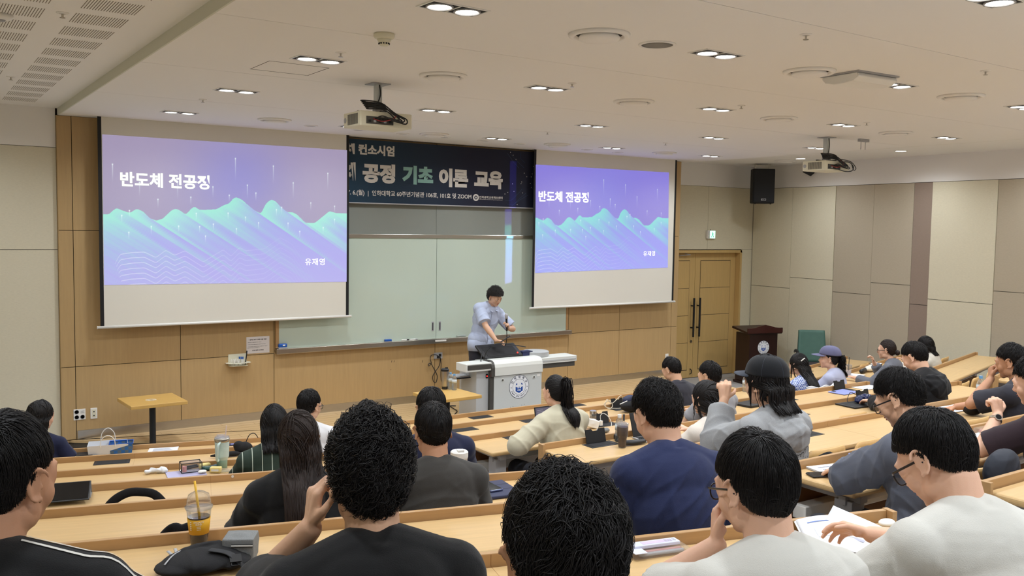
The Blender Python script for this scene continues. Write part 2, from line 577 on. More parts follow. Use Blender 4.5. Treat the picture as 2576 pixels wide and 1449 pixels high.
for i in range(10):
    cols.append((s, s + 0.98, (1.43, 1.64, 1.5)[i % 3], (M_FABM, M_FABL, M_FABD)[i % 3])); s += 0.986
for s0, s1, zs, m in cols:
    off = 0.02 if m is M_FABL else 0.012
    for z0, z1 in ((FLOOR0, zs - 0.004), (zs + 0.004, 3.288)):
        w = MB(); rbox(w, s0, s1, -0.012, off, z0, z1); w.build('panel', m, wr)

# ------------------------------------------------------------------ floors
def clip_quad(blk, a, c, xl, xr):
    """Corners of the floor strip between row distances a (front) and c (back), cut at x = xl and xr."""
    t, n, _, _ = BLK[blk]
    f = lambda d, x: (x, (d - n.x * x) / n.y)
    return [f(c, xl), f(c, xr), f(a, xr), f(a, xl)]
b = MB()
b.bb(-1.6, 15, -6.0, DY + 0.5, FLOOR0 - 0.3, FLOOR0)
for blk, xl, xr in (('L', -1.2, 3.32), ('C', 3.32, 9.34), ('R', 9.34, 14.6)):
    lips = BLK[blk][2]
    for k in range(2, 9):
        a = lips[k - 1] + 0.12
        c = (lips[k] + 0.12) if k < 8 else -9.0
        b.prism(clip_quad(blk, a, c, xl, xr), z_floor(k) - FLOOR0 + 0.1, z0=FLOOR0 - 0.1)
struct(b.build('floor', M_CARPET))
# wooden stage with a curved front
YC, RS = 17.8, 8.26
arc = []
for i in range(41):
    x = 1.46 + (10.97 - 1.46) * i / 40
    arc.append((x, YC - math.sqrt(RS * RS - (x - X0) ** 2)))
pts = arc + [(10.96, FY + 0.011), (1.46, FY + 0.011)]
b = MB(); b.prism(pts, 0.03, z0=-0.03)
stage = struct(b.build('floor_stage', M_PLANK))
b = MB(); b.prism([(x, y + 0.015) for x, y in arc] + [(10.96, FY), (1.46, FY)], -FLOOR0 - 0.03, z0=FLOOR0)
b.build('riser', M_RISER, stage)
b = MB()
for j in range(1, 20):
    y = FY - 0.115 * j
    dx = RS * RS - (YC - y) ** 2
    if dx <= 0: break
    dx = min(4.7, math.sqrt(dx) - 0.03)
    if dx < 0.2: break
    b.bb(X0 - dx, X0 + dx, y - 0.0012, y + 0.0012, -0.001, 0.0006)
    for i in range(9):
        x = X0 - 4.6 + i * 1.1 + (j * 0.37 % 1.1)
        if abs(x - X0) < dx: b.bb(x - 0.001, x + 0.001, y, y + 0.113, -0.001, 0.0006)
b.build('plank_joints', mat('plank_joint', rgb(150, 112, 70), 0.6), stage)

# ------------------------------------------------------------------ ceiling fittings
def at(o, x, y, z, r=0.0):
    o.location = (x, y, z); o.rotation_euler = (0, 0, r); return o
COLN = {2.46: 'first', 4.46: 'second', 6.46: 'third', 8.42: 'fourth', 10.42: 'fifth'}
ROWN = {9.9: 'nearest the screens', 7.95: 'second from the screens', 6.08: 'third from the screens', 4.21: 'fourth from the screens', 2.41: 'fifth from the screens'}
def make_downlight():
    t = thing('twin_downlight', '', 'ceiling light')
    f = MB()
    for e in ((-.18, .18, -.088, -.078), (-.18, .18, .078, .088), (-.18, -.17, -.078, .078), (.17, .18, -.078, .078), (-.004, .004, -.078, .078)):
        f.bb(*e, -0.006, 0.0)
    f.build('frame', M_WHITE, t)
    f = MB(); f.bb(-.17, .17, -.078, .078, -0.0022, 0); f.build('recess', M_BLACKM, t)
    for sx in (-.087, .087):
        f = MB(); f.lathe([(.074, -0.003), (.074, -.012), (.066, -.012), (.062, -.004)], (sx, 0, 0), 28)
        rg = f.build('gimbal_ring', M_GREYM, t, smooth=True)
        f = MB(); f.lathe([(.062, -0.003), (.052, -.008), (.03, -.011), (0, -.012)], (sx, 0, 0), 24)
        f.build('lamp', M_LAMP, t, smooth=True)
    return t
proto = make_downlight()
spot_d = bpy.data.lights.new('downlight_beam', 'SPOT')
spot_d.energy = LAMP_POWER
spot_d.color = LAMP_COLOR
spot_d.spot_size = math.radians(162)
spot_d.spot_blend = 1.0
spot_d.shadow_soft_size = 0.09
first = True
for y in (9.9, 7.95, 6.08, 4.21, 2.41, 0.55, -1.3, -3.2):
    for x in (2.46, 4.46, 6.46, 8.42, 10.42):
        seen = y > 4 or (y == 2.41 and 4 < x < 5)
        if seen:
            o = proto if first else copy_tree(proto)
            first = False
            at(o, x, y, ZC, math.radians(1.5 * ((x * 7 + y * 3) % 3 - 1)))
            tag(o, 'twin downlight in the ceiling row %s, %s from the left wall' % (ROWN[y], COLN[x]), None, 'twin ceiling downlights')
        l = bpy.data.objects.new('downlight_beam', spot_d)
        COL.objects.link(l)
        l.location = (x, y, ZC - 0.03)
        l.rotation_euler = (0, 0, 0)
def make_round_light():
    t = thing('round_downlight', '', 'ceiling light')
    f = MB(); f.lathe([(.095, 0), (.095, -.005), (.08, -.006), (.078, -.001)], n=32); f.build('rim', M_WHITE, t, smooth=True)
    f = MB(); f.lathe([(.078, -.0015), (0, -.002)], n=28); f.build('lamp', M_LAMP, t)
    return t
pr = make_round_light()
spot2 = spot_d.copy(); spot2.energy = LAMP_POWER * 0.75
for i, (x, y) in enumerate(((12.62, 9.93), (12.47, 7.99))):
    o = pr if i == 0 else copy_tree(pr)
    at(o, x, y, ZR)
    tag(o, 'round downlight in the side ceiling, %s' % ('partly behind the right projector' if i == 0 else 'alone, well right of the right projector'), None, 'round downlights along the right wall')
for x in (12.55, 0.35):
    for y in (9.93, 7.99, 6.08, 4.2, 2.4, 0.5):
        l = bpy.data.objects.new('side_beam', spot2); COL.objects.link(l); l.location = (x, y, ZR - 0.03)
# round air diffusers
def make_diffuser():
    t = thing('air_diffuser', '', 'air diffuser')
    f = MB(); f.lathe([(.185, 0), (.183, -.012), (.168, -.022), (.15, -.018), (.143, -.004), (.14, 0.0)], n=48); f.build('outer_ring', M_CEIL, t, smooth=True)
    f = MB(); f.lathe([(.14, -.001), (.11, -.0015)], n=40); f.build('throat', M_GAP, t)
    f = MB(); f.lathe([(.112, -.001), (.126, -.02), (.12, -.032), (.07, -.04), (0, -.042)], n=40); f.build('centre_plate', M_CEIL, t, smooth=True)
    return t
pd = make_diffuser()
DN = [(3.48, 4.23, 'large round air diffuser beside the grey ceiling loudspeaker'), (3.48, 6.1, 'round air diffuser to the right of the left projector pole'),
      (3.47, 9.85, 'round air diffuser over the left screen'), (5.52, 6.2, 'round air diffuser between the third row lights, mid ceiling'),
      (5.58, 9.99, 'round air diffuser above the dark blue banner'), (7.52, 10.0, 'round air diffuser just above the left edge of the right screen'),
      (9.52, 9.98, 'round air diffuser above the right edge of the right screen'), (5.45, 4.24, 'round air diffuser just left of the white ceiling box'),
      (7.45, 6.15, 'round air diffuser halfway between the white ceiling box and the right screen'), (7.38, 4.2, 'round air diffuser right of the white ceiling box'),
      (9.5, 6.16, 'round air diffuser up and right of the right projector'), (11.63, 6.12, 'round air diffuser at the far right edge by the side wall')]
for i, (x, y, lb) in enumerate(DN):
    o = pd if i == 0 else copy_tree(pd)
    tag(at(o, x, y, ZC if x < 11 else ZR), lb, None, 'round air diffusers')
o = copy_tree(pd); tag(at(o, 12.8, 10.4, ZR), 'round air diffuser above the black hanging loudspeaker', None, 'round air diffusers')
# unlit recessed spots along the front
def make_unlit():
    t = thing('recessed_spot', '', 'ceiling spotlight')
    f = MB(); f.lathe([(.085, 0), (.083, -.006), (.066, -.008), (.063, -.001)], n=28); f.build('rim', M_CEIL, t, smooth=True)
    f = MB(); f.lathe([(.063, -.0015), (0, -.002)], n=24); f.build('dark_lens', M_GREYM, t)
    return t
pu = make_unlit()
UN = ['first', 'second', 'third', 'fourth', 'fifth', 'sixth', 'seventh', 'eighth', 'ninth']
for i in range(9):
    o = pu if i == 0 else copy_tree(pu)
    tag(at(o, 4.02 + 0.621 * i, 10.17 + 0.032 * i, ZC), 'unlit recessed spot close to the front wall, %s from the left' % UN[i], None, 'unlit recessed spots along the front')
# ceiling loudspeaker, smoke detector, sprinklers
t = thing('ceiling_loudspeaker', 'flat round grey loudspeaker grille set in the ceiling', 'loudspeaker', (3.95, 4.23, ZC))
f = MB(); f.lathe([(.118, 0), (.116, -.006), (.1, -.008), (.098, -.003)], n=40); f.build('rim', M_CEIL, t, smooth=True)
f = MB(); f.lathe([(.099, -.004), (.05, -.007), (0, -.008)], n=36); f.build('grille', mat('grey_grille', rgb(140, 136, 128), 0.7, bump=0.4, bscale=600), t, smooth=True)
t = thing('smoke_detector', 'cream cone shaped smoke detector on the ceiling', 'smoke detector', (2.45, 5.02, ZC))
f = MB(); f.lathe([(.062, 0), (.064, -.018), (.058, -.028), (.045, -.034)], n=28); f.build('base', M_CREAMP, t, smooth=True)
f = MB(); f.lathe([(.046, -.03), (.036, -.05), (.03, -.055), (.03, -.066), (.024, -.072), (0, -.074)], n=24); f.build('sensor_head', M_CREAMP, t, smooth=True)
f = MB()
for i in range(12):
    a = math.tau * i / 12
    f.box((.031 * math.cos(a), .031 * math.sin(a), -.06), (.008, .008, .008), rz(a))
f.build('sensor_slots', M_BLACKM, t)
def make_sprinkler():
    t = thing('sprinkler', '', 'sprinkler')
    f = MB(); f.lathe([(.036, 0), (.034, -.004), (.014, -.008), (.012, -.002)], n=24); f.build('escutcheon', M_CEIL, t, smooth=True)
    f = MB(); f.cyl((0, 0, 0), (0, 0, -.028), .006); f.cyl((0, 0, -.028), (0, 0, -.031), .016); f.build('head', M_STEEL, t)
    return t
ps = make_sprinkler()
SP = [(2.38, 8.72, 'above the left screen'), (2.48, 5.74, 'beside the second light from the left wall'), (4.47, 5.76, 'beside the light at middle of the ceiling'),
      (6.49, 8.83, 'above the banner end'), (8.48, 8.87, 'above the right screen'), (4.43, 3.48, 'near the top middle of the ceiling'),
      (6.38, 3.46, 'far right of the white ceiling box'), (6.46, 5.77, 'left of the round diffuser by the right screen'), (8.42, 5.8, 'above the right projector'),
      (0.83, 6.04, 'between slotted strips, far left'), (0.82, 8.98, 'in the slotted side ceiling near the left wall')]
for i, (x, y, lb) in enumerate(SP):
    o = ps if i == 0 else copy_tree(ps)
    tag(at(o, x, y, ZC if x > 1.5 else ZR), 'small ceiling sprinkler ' + lb, None, 'ceiling sprinklers')
t = thing('heat_detector', 'white round detector cut by the left edge of the picture', 'detector', (0.53, 6.33, ZR))
f = MB(); f.lathe([(.07, 0), (.07, -.015), (.05, -.03), (0, -.034)], n=28); f.build('housing', M_WHITE, t, smooth=True)
f = MB(); f.lathe([(.028, -.03), (.024, -.04), (0, -.042)], n=20); f.build('sensor', M_GREYM, t, smooth=True)
# long white box on the ceiling
t = thing('ceiling_unit', 'long white rounded box fixed under the ceiling', 'ceiling unit', (5.9, 4.14, ZC), math.radians(-3))
f = MB(); f.bb(-.23, .23, -.17, .17, -.012, 0); f.build('mounting_plate', M_GREYM, t)
prof = [(-.15, -.012), (-.165, -.04), (-.12, -.068), (-.04, -.078), (.05, -.078), (.13, -.06), (.16, -.03), (.155, -.012)]
f = MB(Matrix(((0, 0, 1, -0.22), (1, 0, 0, 0), (0, 1, 0, 0), (0, 0, 0, 1)))); f.prism(prof, 0.44); f.build('cover', M_WHITE, t, bevel=0.006)
f = MB(); f.box((0.221, 0, -.045), (.004, .2, .04)); f.build('side_grille', M_GREYM, t)
t = thing('ceiling_bracket', 'small metal bracket with two thin rods under the ceiling', 'bracket', (9.88, 6.84, ZC))
f = MB(); f.bb(-.09, .09, -.02, .02, -.035, 0); f.build('plate', M_GREYM, t)
for x in (-.05, .04):
    f = MB(); f.cyl((x, 0, -.03), (x, 0, -.13), .004); f.build('rod', M_GREYM, t)
# ------------------------------------------------------------------ the projected slide
RIDGE = np.array([(-.002, .529), (.02, .528), (.046, .483), (.072, .502), (.096, .515), (.121, .484), (.145, .504), (.169, .548), (.194, .563), (.219, .547), (.25, .491), (.268, .476), (.288, .494), (.306, .518), (.325, .479), (.34, .457), (.359, .482), (.39, .479), (.428, .474), (.455, .445), (.479, .43), (.498, .391), (.509, .384), (.531, .399), (.559, .44), (.587, .477), (.613, .496), (.633, .423), (.656, .392), (.673, .401), (.702, .449), (.728, .482), (.746, .478), (.769, .495), (.808, .556), (.851, .555), (.887, .506), (.918, .464), (.949, .478), (1.0, .479)])
SPK = [(.035, .193, .12), (.506, .109, .16), (.666, .148, .13), (.753, .263, .12), (.91, .181, .13), (.555, .294, .1), (.414, .316, .08), (.132, .305, .1), (.275, .292, .12), (.2, .416, .06), (.326, .394, .06), (.48, .371, .05), (.591, .348, .06), (.832, .406, .06), (.942, .425, .05), (.094, .498, .05), (.066, .532, .05), (.091, .645, .05), (.174, .603, .06), (.278, .597, .05), (.347, .506, .05), (.36, .597, .05), (.383, .663, .05), (.415, .578, .05), (.475, .498, .05), (.509, .608, .05), (.547, .524, .05), (.602, .562, .05), (.679, .464, .05), (.702, .446, .05), (.73, .56, .05), (.782, .62, .05), (.889, .588, .05), (.942, .524, .05)]
WAVE = np.array([(.030, .90), (.038, .862), (.058, .795), (.10, .782), (.148, .778), (.19, .816), (.228, .765), (.261, .8), (.302, .768), (.373, .847), (.454, .759), (.486, .806), (.522, .742), (.547, .766), (.626, .751), (.696, .668), (.748, .717), (.79, .826), (.826, .927), (.851, 1.018)])
def smooth_curve(P, us):
    xs = np.linspace(P[0, 0], P[-1, 0], 1600)
    y = np.interp(xs, P[:, 0], P[:, 1])
    kx = np.arange(-40, 41); kern = np.exp(-(kx / 11.0) ** 2); kern /= kern.sum()
    y = np.convolve(np.pad(y, 40, mode='edge'), kern, mode='valid')
    return np.interp(us, xs, y)
def slide_colour(u, v, vivid):
    A = lambda *c: np.array(c, float) / 255.0
    top, mid, low = (A(158, 146, 182), A(146, 134, 176), A(138, 128, 172)) if not vivid else (A(126, 116, 222), A(118, 104, 206), A(120, 104, 196))
    t = v[..., None]
    bg = top * (1 - t) + low * t
    d = np.exp(-(((u - .52) / .2) ** 2 + ((v - .28) / .34) ** 2))[..., None]
    bg = bg * (1 - .55 * d) + A(128, 132, 228) * .55 * d
    rv = smooth_curve(RIDGE, u.ravel()).reshape(u.shape)
    below = v > rv
    # follow the slanting light streaks up to the ridge they start from
    s = np.zeros_like(u); done = np.zeros(u.shape, bool)
    for q in np.linspace(0, .75, 90):
        uu = u - q; vv = v - q * 1.12
        hit = (vv <= smooth_curve(RIDGE, np.clip(uu, -.3, 1).ravel()).reshape(u.shape)) & ~done
        s[hit] = q; done |= hit
    s[~done] = .75
    u0 = u - s
    slope = np.gradient(smooth_curve(RIDGE, np.linspace(-.6, 1.4, 2000)), 2 / 1999)
    sl = np.interp(u0, np.linspace(-.6, 1.4, 2000), slope)
    bright = .10 + .16 / (1 + np.exp(-sl * 3.0)) + .025 * np.sin(u0 * 210) + .02 * np.sin(u0 * 83 + 1)
    f = np.exp(-(s / np.maximum(.03, bright)) ** 1.25)[..., None]
    mint, body, floor_ = A(142, 232, 212), A(150, 148, 232), A(166, 162, 234)
    if vivid: mint, body, floor_ = A(112, 218, 214), A(134, 132, 236), A(146, 150, 244)
    low_ = body * (1 - np.clip((t - .6) / .4, 0, 1)) + floor_ * np.clip((t - .6) / .4, 0, 1)
    mt = low_ * (1 - f) + mint * f
    c = np.where(below[..., None], mt, bg)
    # pale contour lines
    wv = smooth_curve(WAVE, np.clip(u, .03, .85).ravel()).reshape(u.shape)
    for k in range(14):
        off = .036 * k
        line = np.exp(-((v - wv - off) / .0022) ** 2) * (u > .04 + .004 * k) * (u < .86) * (v > .66)
        fade = np.clip(1.15 - u * 1.25, .12, 1) * .5
        c = c + (line * fade)[..., None] * (np.ones(3) - c)
    for (a, b_, L) in SPK:
        dot = np.exp(-((u - a) ** 2 * 3.2 + (v - b_) ** 2) / .0042 ** 2)
        ln = np.exp(-((u - a) / .0016) ** 2) * np.clip(1 - (v - b_) / L, 0, 1) * (v > b_)
        c = c + np.clip(dot + .75 * ln, 0, 1)[..., None] * (np.array([.93, 1, 1]) - c)
    return np.clip(c, 0, 1)
def slide_mesh(name, corners, u0, u1, vivid, nu, nv, parent):
    """A fine grid that carries the projected picture as light."""
    us, vs = np.linspace(0, 1, nu + 1), np.linspace(0, 1, nv + 1)
    U, V = np.meshgrid(us, vs)
    TL, TR, BR, BL = [np.array(c) for c in corners]
    Pt = (TL * (1 - U[..., None]) + TR * U[..., None]) * (1 - V[..., None]) + (BL * (1 - U[..., None]) + BR * U[..., None]) * V[..., None]
    idx = np.arange((nu + 1) * (nv + 1)).reshape(nv + 1, nu + 1)
    F = np.stack([idx[1:, :-1], idx[1:, 1:], idx[:-1, 1:], idx[:-1, :-1]], -1).reshape(-1, 4)
    me = fill_mesh(name, Pt.reshape(-1, 3), F)
    c = slide_colour(u0 + (u1 - u0) * U, V, vivid).reshape(-1, 3)
    l = np.where(c <= .04045, c / 12.92, ((c + .055) / 1.055) ** 2.4)
    ca = me.color_attributes.new('picture', 'FLOAT_COLOR', 'POINT')
    ca.data.foreach_set('color', np.concatenate([l, np.ones((len(l), 1))], 1).astype(np.float32).ravel())
    return finish(name, me, M_SLIDE, parent)
M_SLIDE = mat('projected_light', rgb(120, 118, 112), 0.9)
_nt = M_SLIDE.node_tree
_at = _nt.nodes.new('ShaderNodeVertexColor'); _at.layer_name = 'picture'
_pp = _nt.nodes['Principled BSDF']
_nt.links.new(_at.outputs['Color'], _pp.inputs['Emission Color'])
_pp.inputs['Emission Strength'].default_value = 0.5
M_SLTXT = mat('projected_letters', rgb(200, 200, 190), 0.9, emit=rgb(240, 255, 226), estr=0.62)
M_SLTXT2 = mat('projected_letters_white', rgb(200, 200, 200), 0.9, emit=rgb(250, 250, 255), estr=0.62)

SY = 10.90
def screen(label, xa, xb, zb, corners_px, u0, vivid, nu):
    t = thing('projection_screen', label, 'projection screen', ((xa + xb) / 2, SY, zb))
    cx = (xa + xb) / 2
    L = lambda x, y, z: (x - cx, y, z - zb)
    f = MB(); f.box(((0), 0, (ZC - zb) / 2), (xb - xa - .08, .003, ZC - zb)); f.build('fabric', M_SCRW, t)
    for s in (-1, 1):
        f = MB(); f.box((s * ((xb - xa) / 2 - .02), 0, (ZC - zb) / 2), (.04, .0034, ZC - zb)); f.build('black_border', M_BLACKM, t)
    f = MB(); f.cyl((-(xb - xa) / 2 - .03, 0, -.012), ((xb - xa) / 2 + .03, 0, -.012), .016, n=16); f.build('bottom_bar', M_WHITE, t, smooth=True)
    f = MB(); f.cyl((-(xb - xa) / 2 - .034, 0, -.012), (-(xb - xa) / 2 - .03, 0, -.012), .019, n=16); f.cyl(((xb - xa) / 2 + .03, 0, -.012), ((xb - xa) / 2 + .034, 0, -.012), .019, n=16); f.build('end_cap', M_WHITE, t)
    P = [on_y(px, py, SY - .004) for px, py in corners_px]
    cs = [(p.x - cx, -.004, p.z - zb) for p in P]
    sl = slide_mesh('projected_slide', cs, u0, 1.0, vivid, nu, int(nu * .58), t)
    A_, B_, C_, D_ = [Vector(c) for c in cs]
    def to3(u, vneg):
        u_, v = (u - u0) / (1 - u0), -vneg
        p = (A_ * (1 - u_) + B_ * u_) * (1 - v) + (D_ * (1 - u_) + C_ * u_) * v
        return p + Vector((0, -.002, 0))
    f = MB(); text_into(f, '반도체 전공정', .062, .40, -.338, -.238, to3, bold=.028); f.build('slide_title', M_SLTXT if not vivid else M_SLTXT2, sl)
    f = MB(); text_into(f, '유재영', .806, .896, -.872, -.82, to3, bold=.006, spacing=1.1); f.build('slide_name', M_SLTXT2, sl)
    return t
def xs(px, py): return on_y(px, py, SY).x
screen('large pull-down projection screen at left, its slide on a greyish violet ground', xs(244.5, 292), xs(878, 500), on_y(257, 821, SY).z, [(257, 338), (873, 378), (872, 709), (262, 717)], 0.0, False, 620)
screen('right hand pull-down projection screen with a vivid blue violet slide', xs(1344, 382), xs(1702, 450), on_y(1338, 773, SY).z, [(1348, 414), (1683, 434), (1680, 673), (1346, 687)], .0435, True, 380)

# ------------------------------------------------------------------ glass writing board
M_GLASSB = mat('pale_green_glass_board', rgb(196, 210, 196), 0.09, spec=0.6, coat=0.3)
M_GLASSU = mat('shaded_glass_board', rgb(138, 142, 136), 0.12, spec=0.5)  # upper glass: shade below ceiling and banner put into a darker grey
BY = FY - 0.005
t = thing('glass_board', 'wide pale green glass writing board with two sliding panels', 'writing board', (6.25, BY, 0.83))
def wb(x0, x1, y0, y1, z0, z1): return (x0 - 6.25, x1 - 6.25, y0 - BY, y1 - BY, z0 - .83, z1 - .83)
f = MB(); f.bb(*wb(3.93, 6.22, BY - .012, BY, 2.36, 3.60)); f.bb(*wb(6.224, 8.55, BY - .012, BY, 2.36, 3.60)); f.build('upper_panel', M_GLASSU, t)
for x0, x1, hx in ((3.94, 6.222, 6.17), (6.228, 8.54, 6.285)):
    f = MB(); f.bb(*wb(x0, x1, BY - .03, BY - .016, .895, 2.31)); p = f.build('sliding_panel', M_GLASSB, t)
    f = MB(); f.bb(*wb(hx - .017, hx + .017, BY - .034, BY - .030, 1.0, 1.135)); h = f.build('pull_handle', M_GREYM, p, bevel=.004)
    f = MB(); f.bb(*wb(hx - .007, hx + .007, BY - .036, BY - .034, 1.015, 1.12)); f.build('finger_slot', M_INK, h)
f = MB(); f.bb(*wb(3.93, 8.55, BY - .045, BY, 2.31, 2.36)); f.build('top_rail', M_STEEL, t, bevel=.004)
f = MB(); f.bb(*wb(3.90, 8.63, BY - .075, BY, .825, .895)); f.build('pen_tray', M_STEEL, t, bevel=.006)
for xa_ in (3.9, 8.54):
    f = MB(); f.bb(*wb(xa_, xa_ + .04, BY - .035, BY, .9, 3.6)); f.build('side_frame', M_LIP, t)
TZ = .895
def tray_item(name, label, cat, px, py, group=None):
    p = on_y(px, py, BY - .055)
    return thing(name, label, cat, (p.x, BY - .055, TZ), 0, group)
t = tray_item('board_eraser', 'blue board eraser standing at the left end of the board tray', 'eraser', 711, 866)
f = MB(); f.bb(-.056, .056, -.025, .025, 0, .016); f.build('felt', M_GREYM, t, bevel=.004)
f = MB(); f.bb(-.054, .054, -.024, .024, .016, .062); f.build('body', M_BLUE, t, bevel=.01)
f = MB(); f.bb(-.006, .026, -.0255, -.0238, .035, .052); f.build('label_patch', M_WHITE, t)
t = tray_item('board_eraser', 'flat blue board eraser on the tray left of the sliding panel joint', 'eraser', 976, 858)
f = MB(); f.bb(-.05, .05, -.025, .02, .006, .034); f.build('body', M_BLUE, t, bevel=.008)
f = MB(); f.bb(-.05, .05, -.025, .02, 0, .008); f.build('felt', M_GREYM, t)
t = tray_item('board_eraser', 'clear grey board eraser on the tray beside the lecturer', 'eraser', 1160, 850)
f = MB(); f.bb(-.075, .075, -.022, .02, 0, .028); f.build('body', mat('frosted_plastic', rgb(205, 214, 208), .3, trans=.5), t, bevel=.01)
for i, (px, lb) in enumerate(((1018, 'white board marker lying left of the panel joint'), (1040, 'white board marker with grey cap by the panel joint'))):
    t = tray_item('board_marker', lb, 'marker', px, 857, 'board markers on the tray')
    f = MB(); f.cyl((-.05, 0, .01), (.03, 0, .01), .009, n=12); f.build('barrel', M_WHITE, t)
    f = MB(); f.cyl((.03, 0, .01), (.062, 0, .01), .01, n=12); f.build('cap', M_GREYM if i else M_INK, t)
t = tray_item('tray_label', 'white label strip stuck on the front of the pen tray', 'label', 1107, 856)
f = MB(); f.bb(-.09, .09, -.0225, -.021, -.042, -.018); f.build('strip', M_WHITE, t)

# light of the right projector that misses its screen
sp = bpy.data.lights.new('projector_beam', 'SPOT')
sp.energy = 1.0; sp.spot_size = math.radians(70); sp.spot_blend = 0.0; sp.shadow_soft_size = 0.01
sp.use_nodes = True
nt = sp.node_tree
em = nt.nodes['Emission']
PL = Vector((9.37, 7.15, 3.36)); tgt = Vector((7.46, 11.03, 2.35))
so = bpy.data.objects.new('projector_beam', sp); COL.objects.link(so)
so.location = PL
so.rotation_euler = (tgt - PL).to_track_quat('-Z', 'Y').to_euler()
iq = (tgt - PL).to_track_quat('-Z', 'Y').to_matrix().inverted()
def sxy(p):
    d = iq @ (Vector(p) - PL); return d.x / -d.z, d.y / -d.z
tc = nt.nodes.new('ShaderNodeTexCoord'); sepn = nt.nodes.new('ShaderNodeSeparateXYZ')
nt.links.new(tc.outputs['Normal'], sepn.inputs[0])
def mth(op, a, b_=None):
    n = nt.nodes.new('ShaderNodeMath'); n.operation = op
    for i, q in enumerate((a, b_)):
        if q is None: continue
        if isinstance(q, (int, float)): n.inputs[i].default_value = q
        else: nt.links.new(q, n.inputs[i])
    return n.outputs[0]
az = mth('ABSOLUTE', sepn.outputs[2])
ux, uy = mth('DIVIDE', sepn.outputs[0], az), mth('DIVIDE', sepn.outputs[1], az)
xa, xb = sxy((7.395, 11.03, 2.2))[0], sxy((7.515, 11.03, 2.2))[0]
ya, yb = sxy((7.46, 11.03, 1.66))[1], sxy((7.46, 11.03, 3.45))[1]
m1 = mth('MULTIPLY', mth('GREATER_THAN', ux, min(xa, xb)), mth('LESS_THAN', ux, max(xa, xb)))
m2 = mth('MULTIPLY', mth('GREATER_THAN', uy, ya), mth('LESS_THAN', uy, yb))
ramp = nt.nodes.new('ShaderNodeValToRGB')
nt.links.new(mth('DIVIDE', mth('SUBTRACT', uy, ya), yb - ya), ramp.inputs[0])
e = ramp.color_ramp.elements
e[0].position, e[0].color = 0.0, rgb(150, 150, 255)
e[1].position, e[1].color = 1.0, rgb(70, 60, 190)
for pos, c in ((.30, rgb(120, 170, 250)), (.44, rgb(110, 220, 220)), (.47, rgb(80, 70, 190))):
    q = e.new(pos); q.color = c
nt.links.new(ramp.outputs[0], em.inputs[0])
nt.links.new(mth('MULTIPLY', mth('MULTIPLY', m1, m2), 600.0), em.inputs[1])

# ------------------------------------------------------------------ banner
BNY = 11.0
M_BAN = mat('navy_banner_cloth', rgb(30, 42, 66), 0.75)
nt = M_BAN.node_tree
tcn = nt.nodes.new('ShaderNodeTexCoord'); sp3 = nt.nodes.new('ShaderNodeSeparateXYZ'); rp = nt.nodes.new('ShaderNodeValToRGB'); mr = nt.nodes.new('ShaderNodeMapRange')
nt.links.new(tcn.outputs['Object'], sp3.inputs[0]); nt.links.new(sp3.outputs[0], mr.inputs[0])
mr.inputs[1].default_value, mr.inputs[2].default_value = -1.6, 1.6
nt.links.new(mr.outputs[0], rp.inputs[0]); nt.links.new(rp.outputs[0], nt.nodes['Principled BSDF'].inputs['Base Color'])
rp.color_ramp.elements[0].color, rp.color_ramp.elements[1].color = rgb(26, 56, 76), rgb(22, 26, 48)
rp.color_ramp.elements[1].position = .6
zt, zb = 3.605, 2.775
t = thing('event_banner', 'dark navy event banner with white and teal lettering above the board', 'banner', (6.38, BNY, zb))
f = MB(); f.bb(-1.85, 1.52, -.001, .001, 0, zt - zb); f.build('cloth', M_BAN, t)
f = MB(); f.cyl((-1.87, 0, -.006), (1.54, 0, -.006), .009); f.build('bottom_rod', M_GREYM, t)
b3 = lambda x, z: Vector((x - 6.38, -.0025, z - zb))
M_BTX = mat('banner_print_white', rgb(212, 208, 202), .8); M_BTG = mat('banner_print_teal', rgb(138, 180, 172), .8)
f = MB(); text_into(f, '반도체 컨소시엄', 4.56, 5.53, 3.405, 3.545, b3, bold=.045); text_into(f, '반도체', 4.47, 4.965, 3.055, 3.30, b3, bold=.06)
text_into(f, '공정', 5.065, 5.545, 3.04, 3.30, b3, bold=.06); f.build('heading', M_BTX, t)
f = MB(); text_into(f, '기초', 5.65, 6.13, 3.045, 3.30, b3, bold=.06); f.build('heading_teal', M_BTG, t)
f = MB(); text_into(f, '이론', 6.22, 6.70, 3.03, 3.29, b3, bold=.06); text_into(f, '교육', 6.80, 7.29, 3.03, 3.29, b3, bold=.06); f.build('heading', M_BTX, t)
f = MB(); text_into(f, '7. 6.(월)  |  인하대학교 60주년기념관 106호, 101호 및 ZOOM', 4.85, 6.755, 2.86, 2.945, b3, bold=.018); f.build('date_and_place', M_BTX, t)
f = MB(); text_into(f, '인하공학교육혁신센터', 6.89, 7.29, 2.887, 2.925, b3, bold=.02); text_into(f, 'Inha Innovation Center for Engineering Education', 6.89, 7.29, 2.868, 2.880, b3, bold=.01); f.build('centre_name', M_BTX, t)
f = MB(); ring_band(f, .028, .05, lambda x, y: b3(6.832 + x, 2.898 + y)); f.prism([(-.012, .012), (-.012, -.008), (0, -.016), (.012, -.008), (.012, .012)], .001, Matrix.Translation(b3(6.832, 2.898)) @ Matrix.Rotation(math.pi / 2, 4, 'X')); f.build('round_crest', M_BTX, t)
f = MB()
rr = random.Random(5)
for px, py in ((2048, 208), (2080, 243), (2114, 295), (2215, 462), (2246, 505), (2328, 380), (2312, 470), (2300, 507), (2289, 586), (2302, 637), (2184, 569), (2176, 590), (2072, 592), (2090, 684), (2015, 695), (1980, 715), (2195, 702), (2129, 844), (2335, 587)):
    p = on_y(860 + px / 4.83, 340 + py / 4.83, BNY); disc(f, .0065, lambda x, y: b3(p.x + x, p.z + y), 10)
f.build('dots', M_BTX, t)
f = MB()
